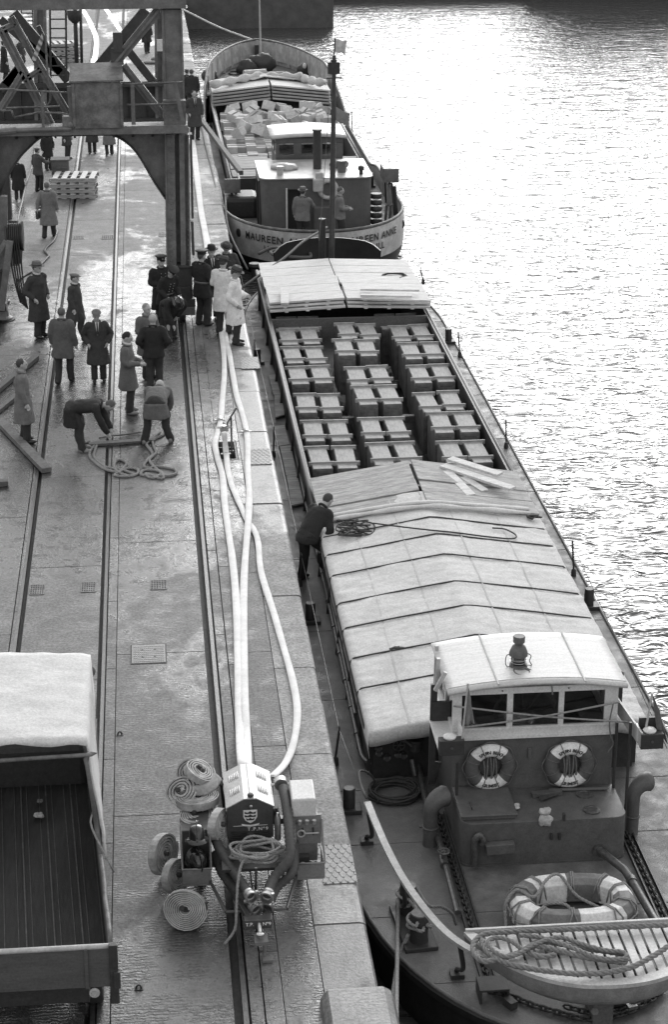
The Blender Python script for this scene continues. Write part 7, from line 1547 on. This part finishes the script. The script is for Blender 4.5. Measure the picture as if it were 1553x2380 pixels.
# ================================================================ people
cl = bpy.data.textures.new('cloth_folds', 'CLOUDS'); cl.noise_scale = .16
P_ = {}
def pm(name, v, r=.85, b=.3): 
    if name not in P_: P_[name] = mat(name, v, r, 7, .15, b, 60, island=0)
    return P_[name]
def person(foot, head, face, label, coat=.05, hem=.62, hat=None, hair=.06, arms=('down', 'down'), legs='stand', bend=0, open_=None, uniform=False, trous=.035, shoe=.02, h=None, fz=0.0, turn=0, stout=1.0, scarf=None, zbase=None, bag=False, cat='person', lean=0):
    base = G(foot[0], foot[1], zbase if zbase is not None else fz)
    H = h or (atY(head[0], head[1], base.y).z-base.z)
    s = H/(1.78 if not hat else 1.82)
    t_ = empty('person', (0, 0, 0), label, 'person', 'people on the quay and the boats')
    B = R_(bend); piv = Vector((0, 0, .92)); RB = Matrix.Rotation(-B, 3, 'X')
    def T(x, y, z): return (piv+RB @ (Vector((x, y, z))-piv)) if z > .92 else Vector((x, y, z))
    sh = {}
    lg = {'stand': ((.1, .03), (-.1, -.02)), 'walk': ((.09, .24), (-.09, -.26)), 'wide': ((.24, .05), (-.24, -.08)), 'step': ((.1, .14), (-.11, -.12)), 'together': ((.07, .02), (-.07, 0)), 'astride': ((.12, .3), (-.12, -.12))}[legs]
    hy = -.16*math.sin(B) if bend > 40 else 0     # hips shift back when bending
    def Q(v): return Vector((v.x, v.y+hy*max(0, min(1, (v.z if v.z < .92 else .92)/.92)), v.z))
    body = MB(); tr = MB(); ct = MB(); nseg = 12
    # legs
    for sd_, (lx, ly) in zip((1, -1), lg):
        hip = Q(Vector((sd_*.1, 0, .9))); an = Vector((lx, ly, .09)); kn = (hip+an)/2+Vector((0, .05 if legs != 'walk' or ly > 0 else .03, .02))
        body.tube([hip, kn, an], [.07, .05, .036], 8)
        tr.tube(catmull([hip+Vector((0, 0, .06)), hip, kn+Vector((0, 0, .1)), kn, kn-Vector((0, .02, .15)), an+Vector((0, 0, .0)), an-Vector((0, 0, .035))], 2), [.1, .105, .11, .108, .098, .09, .085, .082, .08, .078, .076, .078, .08], 10)
        f_ = MB(); f_.ell(an+Vector((sd_*.012, .055, -.045)), (.048, .135, .048), 12, 8); f_.ell(an+Vector((0, -.03, -.02)), (.045, .06, .07), 10, 6); f_.v = [Vector((q.x, q.y, max(q.z, .0))) for q in f_.v]; f_.build('shoe', pm('black_leather_shoe' if shoe < .1 else 'pale_rubber_boot', shoe, .4, .1), t_, smooth=True)
    tr.ell(Q(Vector((0, 0, .93))), (.175*stout, .125, .14), 12, 8)
    # torso of the body
    body.tube([Q(T(0, 0, .9)), Q(T(0, 0, 1.1)), Q(T(0, .0, 1.3)), Q(T(0, -.005, 1.43))], [.12, .12, .14, .09], 12, flat=(1.2, .8))
    body.tube([Q(T(0, -.01, 1.42)), Q(T(0, .005, 1.56))], [.06, .055], 10)
    # head, turned and tipped
    HR = RB @ Matrix.Rotation(R_(turn), 3, 'Z') @ Matrix.Rotation(R_(-lean), 3, 'X')
    if bend > 40: HR = Matrix.Rotation(-B*.75, 3, 'X') @ Matrix.Rotation(R_(turn), 3, 'Z')
    hc = Q(T(0, .02, 1.645))
    def hd(x, y, z): return hc+HR @ Vector((x, y, z))
    body.ell(hc, (.076, .095, .112), 16, 12, M=HR); body.ell(hd(0, .035, -.055), (.055, .06, .06), 12, 8, M=HR); body.ell(hd(0, .102, -.012), (.014, .02, .026), 8, 6, M=HR); body.ell(hd(0, .088, .026), (.05, .014, .012), 8, 6, M=HR); body.ell(hd(0, .088, -.058), (.026, .014, .012), 8, 6, M=HR)
    for sd_ in (1, -1): body.ell(hd(sd_*.08, -.005, -.005), (.012, .022, .034), 8, 6, M=HR)
    e_ = MB()
    for sd_ in (1, -1): e_.ell(hd(sd_*.031, .088, .008), (.013, .008, .008), 8, 6, M=HR)
    sep(e_, 'eye', pm('dark_eye', .03, .3, 0), t_, smooth=True)
    # arms and hands
    pos = {'down': ((.25, -.02, 1.15), (.26, .06, .9)), 'pocket': ((.31, -.08, 1.15), (.215, .09, .97)), 'front': ((.26, .02, 1.15), (.08, .25, 1.1)), 'behind': ((.27, -.1, 1.14), (.07, -.19, .98)), 'hold': ((.25, .02, 1.16), (.17, .3, 1.1)), 'swing': ((.26, -.1, 1.17), (.28, -.12, .92)), 'fold': ((.25, .06, 1.15), (-.04, .2, 1.2)), 'point': ((.26, .18, 1.2), (.2, .42, 1.14))}
    for sd_, ar in zip((1, -1), arms):
        S = Q(T(sd_*.185*stout**.5, -.005, 1.41))
        if ar == 'reach': Hn = S+Vector((-sd_*.05, .2, -.54)); E = (S+Hn)/2+Vector((sd_*.06, -.02, .02))
        elif ar == 'knee': Hn = Q(Vector((sd_*.14, .18, .62))); E = (S+Hn)/2+Vector((sd_*.13, -.02, .05))
        else: (ex, ey, ez), (hx, hy_, hz) = pos[ar]; E = Q(T(sd_*ex, ey, ez)); Hn = Q(T(sd_*hx, hy_, hz))
        body.tube([S, E, Hn], [.045, .036, .026], 8); d = (Hn-E).normalized(); out_ = Vector((sd_, 0, 0)); w_ = d.cross(out_).normalized()
        if abs(d.x) > .8: w_ = Vector((0, 0, 1))
        nrm = d.cross(w_).normalized(); pc_ = Hn+d*.045
        body.tube([Hn, pc_, Hn+d*.085], [.028, .036, .034], 8)
        for k, ln in enumerate((.062, .072, .068, .052)):   # four fingers, gently curled
            o_ = w_*(.03-.02*k)+d*.08+Hn; body.tube([o_, o_+d*ln*.5-nrm*sd_*.012, o_+d*ln*.85-nrm*sd_*.035], [.0105, .0098, .008], 6)
        o_ = Hn+d*.03+w_*.034; body.tube([o_, o_+w_*.022+d*.022, o_+w_*.022+d*.05-nrm*sd_*.015], [.012, .011, .009], 6)
        ct.tube(catmull([S-Vector((sd_*.05, 0, -.01)), S, (S+E)/2, E, (E+Hn)/2, Hn], 3), [.075, .08, .084, .086, .084, .08, .076, .073, .071, .07, .068, .066, .064, .062, .06, .058], 10)
    body.v = [q for q in body.v]; bo = body.build('body', M['skin'], t_, smooth=True)
    rm = bo.modifiers.new('weld_surface', 'REMESH'); rm.mode = 'VOXEL'; rm.voxel_size = .012; rm.use_smooth_shade = True
    # coat: elliptical sections from shoulder to hem, joined with the sleeves
    secs = [(T(0, -.005, 1.475), .085, .07), (T(0, -.005, 1.455), .15, .09), (T(0, -.01, 1.40), .205, .115), (T(0, 0, 1.3), .215, .135), (T(0, 0, 1.15), .2*stout, .135*stout), (T(0, 0, 1.02), .195*stout, .14*stout), (Vector((0, 0, .9)), .205*stout, .155*stout)]
    zz_ = .9; sp = max(abs(lg[0][1]), abs(lg[1][1]))
    while zz_ > hem+.02:
        zz_ -= .12; k_ = (.9-max(zz_, hem)); secs.append((Vector((0, -.02*k_*(3 if bend > 40 else 0)+ .1*k_*(lg[0][1]+lg[1][1]), max(zz_, hem))), (.205+.11*k_)*stout+.25*k_*max(0, lg[0][0]-.12), .155*stout+.12*k_+.35*k_*max(0, sp-.1)))
    b_ = len(ct.v); n_ = 24
    for i, (c, rx, ry) in enumerate(secs):
        c = Q(c); A = Matrix.Identity(3) if i > 5 else (RB if bend < 70 or i < 5 else Matrix.Rotation(-B*.6, 3, 'X'))
        for k in range(n_): a = 2*math.pi*k/n_; wv = 1+(.04*math.sin(a*5+i*.6+foot[0]) if i > 6 else 0); ct.v.append(c+A @ Vector((1.07*rx*wv*math.cos(a), ry*wv*math.sin(a), 0)))
    for i in range(len(secs)-1):
        for k in range(n_): l = (k+1) % n_; ct.f.append((b_+i*n_+k, b_+i*n_+l, b_+(i+1)*n_+l, b_+(i+1)*n_+k)); ct.m.append(0)
    ct.f += [tuple(b_+k for k in range(n_))[::-1], tuple(b_+(len(secs)-1)*n_+k for k in range(n_))]; ct.m += [0, 0]
    cm = pm('coat_cloth_%02d' % int(coat*100), coat, .9, .45)
    co_ = ct.build('coat', cm, t_, smooth=True); rm = co_.modifiers.new('weld_surface', 'REMESH'); rm.mode = 'VOXEL'; rm.voxel_size = .02; rm.use_smooth_shade = True
    dp_ = co_.modifiers.new('folds', 'DISPLACE'); dp_.texture = cl; dp_.strength = .035; dp_.mid_level = .5; dp_.texture_coords = 'GLOBAL'
    to_ = tr.build('trousers', pm('trouser_cloth_%02d' % int(trous*100), trous, .9, .4), t_, smooth=True); rm = to_.modifiers.new('weld_surface', 'REMESH'); rm.mode = 'VOXEL'; rm.voxel_size = .02; rm.use_smooth_shade = True
    dp_ = to_.modifiers.new('folds', 'DISPLACE'); dp_.texture = cl; dp_.strength = .03; dp_.texture_coords = 'GLOBAL'
    MB().tube([Q(T(.078*math.cos(a), .072*math.sin(a), 1.495-.02*math.sin(a))) for a in [k*math.pi/7 for k in range(14)]], .024, 6, closed=True).build('collar', cm, t_, smooth=True)
    if scarf: MB().tube([Q(T(.062*math.cos(a), .06*math.sin(a), 1.525-.02*math.sin(a))) for a in [k*math.pi/7 for k in range(14)]], .026, 6, closed=True).build('scarf', pm('pale_scarf', .5), t_, smooth=True)
    if open_:
        MB().prism([Q(T(x, y, z)) for x, y, z in ((-.045, .085, 1.5), (.045, .085, 1.5), (.008, .155, 1.2), (-.008, .155, 1.2))], Q(T(0, .012, 1.3))-Q(T(0, 0, 1.3))).build('shirt_front', pm('white_shirt', .7, .8, .1), t_)
        if open_ == 'tie': MB().prism([Q(T(x, y, z)) for x, y, z in ((-.012, .1, 1.5), (.012, .1, 1.5), (.018, .158, 1.24), (0, .16, 1.2), (-.018, .158, 1.24))], Q(T(0, .016, 1.3))-Q(T(0, 0, 1.3))).build('tie', pm('dark_tie', .03), t_)
        for sd_ in (1, -1): MB().prism([Q(T(sd_*x, y, z)) for x, y, z in ((.05, .08, 1.5), (.095, .08, 1.47), (.075, .135, 1.34), (.012, .158, 1.18))], Q(T(0, .014, 1.3))-Q(T(0, 0, 1.3))).build('lapel', cm, t_)
    if uniform:
        b2 = MB(); 
        for k in range(5):
            for sd_ in (1, -1): b2.ell(Q(T(sd_*.05, .15, 1.38-k*.075)), (.011, .008, .011), 6, 4)
        sep(b2, 'button', M['brass'], t_); MB().tube([Q(T(.205*math.cos(a), .148*math.sin(a), 1.06)) for a in [k*math.pi/12 for k in range(24)]], .026, 6, closed=True, flat=(.4, 1)).build('belt', pm('leather_belt', .12, .5), t_, smooth=True)
    # hair and hats
    hm_ = pm('hair_%02d' % int(hair*100), hair, .8, .5)
    hb = MB(); hb.ell(hd(0, -.018, .022), (.083, .093, .102), 16, 12, M=HR); hb.v = [q+(HR @ Vector((0, -.03, 0)))*max(0, min(1, ((HR.transposed() @ (q-hc)).y-.04)/.05)) for q in hb.v]
    keep = [i for i, q in enumerate(hb.v)]
    hb.v = [q if (HR.transposed() @ (q-hc)).z > -.05 or (HR.transposed() @ (q-hc)).y < -.02 else q+(hc-q)*.25 for q in hb.v]; hb.v = [q+(hc-q).normalized()*(-.006*noise.noise(q*40)) for q in hb.v]
    hb.build('hair', hm_, t_, smooth=True)
    Mh = Matrix.Translation(hc) @ HR.to_4x4()
    if hat == 'cap':
        k = MB(); k.ell(hd(0, -.005, .085), (.108, .125, .038), 18, 8, M=HR @ Matrix.Rotation(R_(-8), 3, 'X')); k.ell(hd(0, 0, .07), (.09, .108, .035), 14, 6, M=HR); k.ell(hd(0, .105, .062), (.075, .05, .01), 12, 6, M=HR @ Matrix.Rotation(R_(-12), 3, 'X'))
        k.build('flat_cap', pm('tweed_cap_%02d' % int(coat*50+6), .10+coat*.5, .9, .4), t_, smooth=True)
    elif hat in ('trilby', 'bowler', 'felt'):
        v_ = {'trilby': .06, 'bowler': .015, 'felt': .12}[hat]; k = MB(); pf_ = [(.155, .05), (.158, .058), (.15, .06), (.103, .062), (.1, .1), (.092, .145), (.075, .165), (.03, .16 if hat != 'bowler' else .18), (.001, .15 if hat != 'bowler' else .185)]
        k.lathe(pf_, 24, Mh @ Matrix.Diagonal((.92, 1.12, 1, 1)), cap=False); 
        k.v = [q+(HR @ Vector((0, 0, .02*abs((HR.transposed() @ (q-hc)).x/.15)**2))) for q in k.v]
        k.build('hat', pm('felt_hat_%02d' % int(v_*100), v_, .8, .2), t_, smooth=True); MB().lathe([(.105, .066), (.104, .09)], 20, Mh @ Matrix.Diagonal((.92, 1.12, 1, 1)), cap=False).build('hat_band', pm('hat_band', .02), t_, smooth=True)
    elif hat == 'peaked':
        k = MB(); k.lathe([(.095, .05), (.097, .09), (.135, .125), (.138, .135), (.12, .145), (.001, .15)], 24, Mh @ Matrix.Diagonal((.95, 1.1, 1, 1)), cap=False); k.build('peaked_cap', pm('uniform_cap', .015, .7, .1), t_, smooth=True)
        MB().ell(hd(0, .11, .045), (.07, .05, .008), 12, 6, M=HR @ Matrix.Rotation(R_(-25), 3, 'X')).build('cap_peak', pm('patent_peak', .015, .15, 0), t_, smooth=True); MB().box(hd(0, .105, .085), (.03, .012, .03)).build('cap_badge', M['brass'], t_)
    elif hat == 'helmet':
        k = MB(); k.lathe([(.001, .16), (.05, .155), (.085, .13), (.108, .08), (.112, .03), (.16, .01), (.165, .0), (.1, .02)], 24, Mh @ Matrix.Diagonal((.92, 1.15, 1, 1)), cap=False); k.build('fire_helmet', M['helm'], t_, smooth=True)
        MB().tube(catmull([hd(0, y, z) for y, z in ((-.14, .06), (-.1, .14), (0, .195), (.1, .14), (.15, .06))], 4), .014, 6).build('helmet_comb', M['helm'], t_, smooth=True)
    if bag: MB().box(Q(T(-.3, .05, .74)), (.09, .4, .28)).build('briefcase', pm('leather_bag', .06, .5), t_, bevel=.02)
    t_.location = base; t_.scale = (s*1.07, s*1.07, s); t_.rotation_euler = (0, 0, R_(180+face)); return t_
# the crowd on the quay
person((92, 783), (88, 605), 50, 'man in a long dark overcoat and felt hat, hands in his pockets', .045, .42, 'felt', arms=('pocket', 'pocket'), turn=10, scarf=True)
person((178, 790), (147, 632), 70, 'stout man in a flat cap and dark coat striding to the right', .05, .55, 'cap', arms=('down', 'swing'), legs='walk', stout=1.15, scarf=True)
person((150, 890), (137, 713), 165, 'man in a grey coat seen from behind, walking away towards the crane', .10, .62, None, hair=.1, arms=('down', 'down'), legs='step')
person((230, 886), (234, 716), 5, 'elderly man in flat cap and spectacles, dark overcoat open at the neck', .04, .45, 'cap', arms=('pocket', 'pocket'), open_='tie', lean=15)
person((300, 960), (309, 769), 80, 'dark haired man in a grey raincoat and pale boots looking down', .11, .55, None, hair=.02, arms=('front', 'front'), lean=20, shoe=.2, scarf=True)
person((360, 905), (356, 728), 178, 'grey haired man in black jacket with his back turned', .02, .78, None, hair=.4, arms=('pocket', 'pocket'), legs='stand')
person((345, 880), (339, 703), 40, 'grey haired man facing the viewer behind the man in the black jacket', .12, .6, None, hair=.25, arms=('front', 'front'), legs='stand')
person((378, 763), (378, 590), 20, 'officer in a peaked cap behind the bending firemen by the crane leg', .018, .5, 'peaked', arms=('front', 'front'), uniform=True)
person((386, 770), (385, 612), 35, 'fireman in a belted dark tunic leaning forward by the crane leg', .02, .72, 'peaked', arms=('hold', 'hold'), bend=22, uniform=True, h=1.75, lean=20)
person((398, 790), None, 20, 'fireman in a black helmet crouching forward in front of the crane leg', .015, .6, 'helmet', arms=('reach', 'knee'), bend=72, h=1.7, lean=10, legs='step')
person((471, 757), (467, 578), 130, 'policeman in a peaked cap standing left of the group at the quay edge', .015, .7, 'peaked', arms=('front', 'front'), uniform=True)
person((494, 740), (487, 567), 15, 'man in a bowler hat, dark suit, white shirt and tie', .02, .8, 'bowler', arms=('front', 'pocket'), open_='tie')
person((528, 722), (526, 560), 10, 'man in a dark jersey and trilby looking down behind the white coats', .04, .85, 'trilby', arms=('pocket', 'pocket'), lean=25)
person((521, 775), (524, 594), 150, 'taller of two men in white coats, back half turned, dark trilby', .72, .55, 'trilby', arms=('front', 'front'), lean=20)
person((548, 800), (547, 616), 75, 'man in a long white coat and trilby nearest the water, looking down', .76, .5, 'trilby', arms=('pocket', 'front'), lean=22, legs='stand')
person((58, 1028), (53, 832), 95, 'lone man in a long grey overcoat standing at the left edge, bare headed', .15, .45, None, hair=.05, arms=('down', 'pocket'), legs='stand')
person((190, 1048), None, 80, 'man in a dark coat bent double over a rope, head to the right', .025, .55, None, hair=.1, arms=('reach', 'reach'), bend=84, h=1.78, legs='stand', shoe=.12)
person((366, 1030), None, 172, 'man in a grey raincoat bent over with his back to the viewer, legs wide', .12, .6, None, hair=.4, arms=('reach', 'reach'), bend=80, h=1.78, legs='wide', shoe=.15)
person((725, 1348), None, 130, 'young deckhand in a black jacket leaning over the tarpaulin', .015, .8, None, hair=.05, arms=('knee', 'point'), bend=42, h=1.76, legs='astride', zbase=DZ, trous=.02)
# men under and behind the crane
person((114, 552), (102, 422), 165, 'man in a belted trench coat walking away with a bag', .2, .42, None, hair=.15, arms=('down', 'swing'), legs='step', bag=True)
person((90, 446), (96, 340), 130, 'man in a cap laying his hand on the stacked pallets', .07, .7, 'cap', arms=('point', 'down'))
person((44, 464), (45, 362), 175, 'man in a dark overcoat at the far left under the arch', .025, .4, 'cap', arms=('down', 'down'))
person((112, 395), (104, 300), 30, 'man in a dark coat standing behind the pallet stack', .025, .6, 'trilby', arms=('down', 'pocket'))
person((156, 370), (150, 272), 60, 'man whose dark trousers show beneath the crane walkway, nearest the pallets', .04, .6, None, arms=('down', 'down'))
person((214, 357), (212, 258), 5, 'man in a dark coat beneath the walkway, left of two together', .05, .5, 'trilby', arms=('pocket', 'pocket'))
person((254, 360), (255, 260), 190, 'man in a pale long coat beneath the walkway, right of two together', .16, .45, 'cap', arms=('down', 'down'))
person((12, 190), (8, 92), 100, 'man in a long black coat at the top left beyond the braces', .02, .4, 'cap', arms=('down', 'down'))
person((50, 172), (42, 86), 60, 'man with white hair seen between the upper left braces', .05, .6, None, hair=.5, arms=('pocket', 'pocket'))
person((341, 123), (338, 42), 20, 'man with legs crossed in stride far up the quay beside the rear post', .03, .55, None, arms=('down', 'down'), legs='step')
person((453, 326), (441, 209), 15, 'dark haired man in an overcoat and white shirt beside the crane leg', .06, .5, None, hair=.02, arms=('pocket', 'down'), open_='tie')
person((447, 262), (443, 160), 175, 'man in a dark jacket with his back turned beyond the crane leg', .03, .8, None, hair=.08, arms=('down', 'front'))
person((436, 252), (431, 158), 150, 'man in a dark hat half hidden behind the crane leg', .03, .6, 'cap', arms=('down', 'down'))
person((457, 290), (455, 228), 200, 'crouched man low at the quay edge beyond the crane', .02, .6, None, hair=.05, arms=('down', 'down'), h=1.2)
# two men on the coaster
person((704, 567), None, 160, 'man in a light jacket and hat stepping in at the deckhouse door', .17, .75, 'felt', arms=('point', 'down'), zbase=D2, h=1.75)
person((790, 567), None, 90, 'man in a grey jacket half hidden behind the barge mast', .17, .8, None, hair=.1, arms=('front', 'front'), zbase=D2, h=1.75, lean=15)
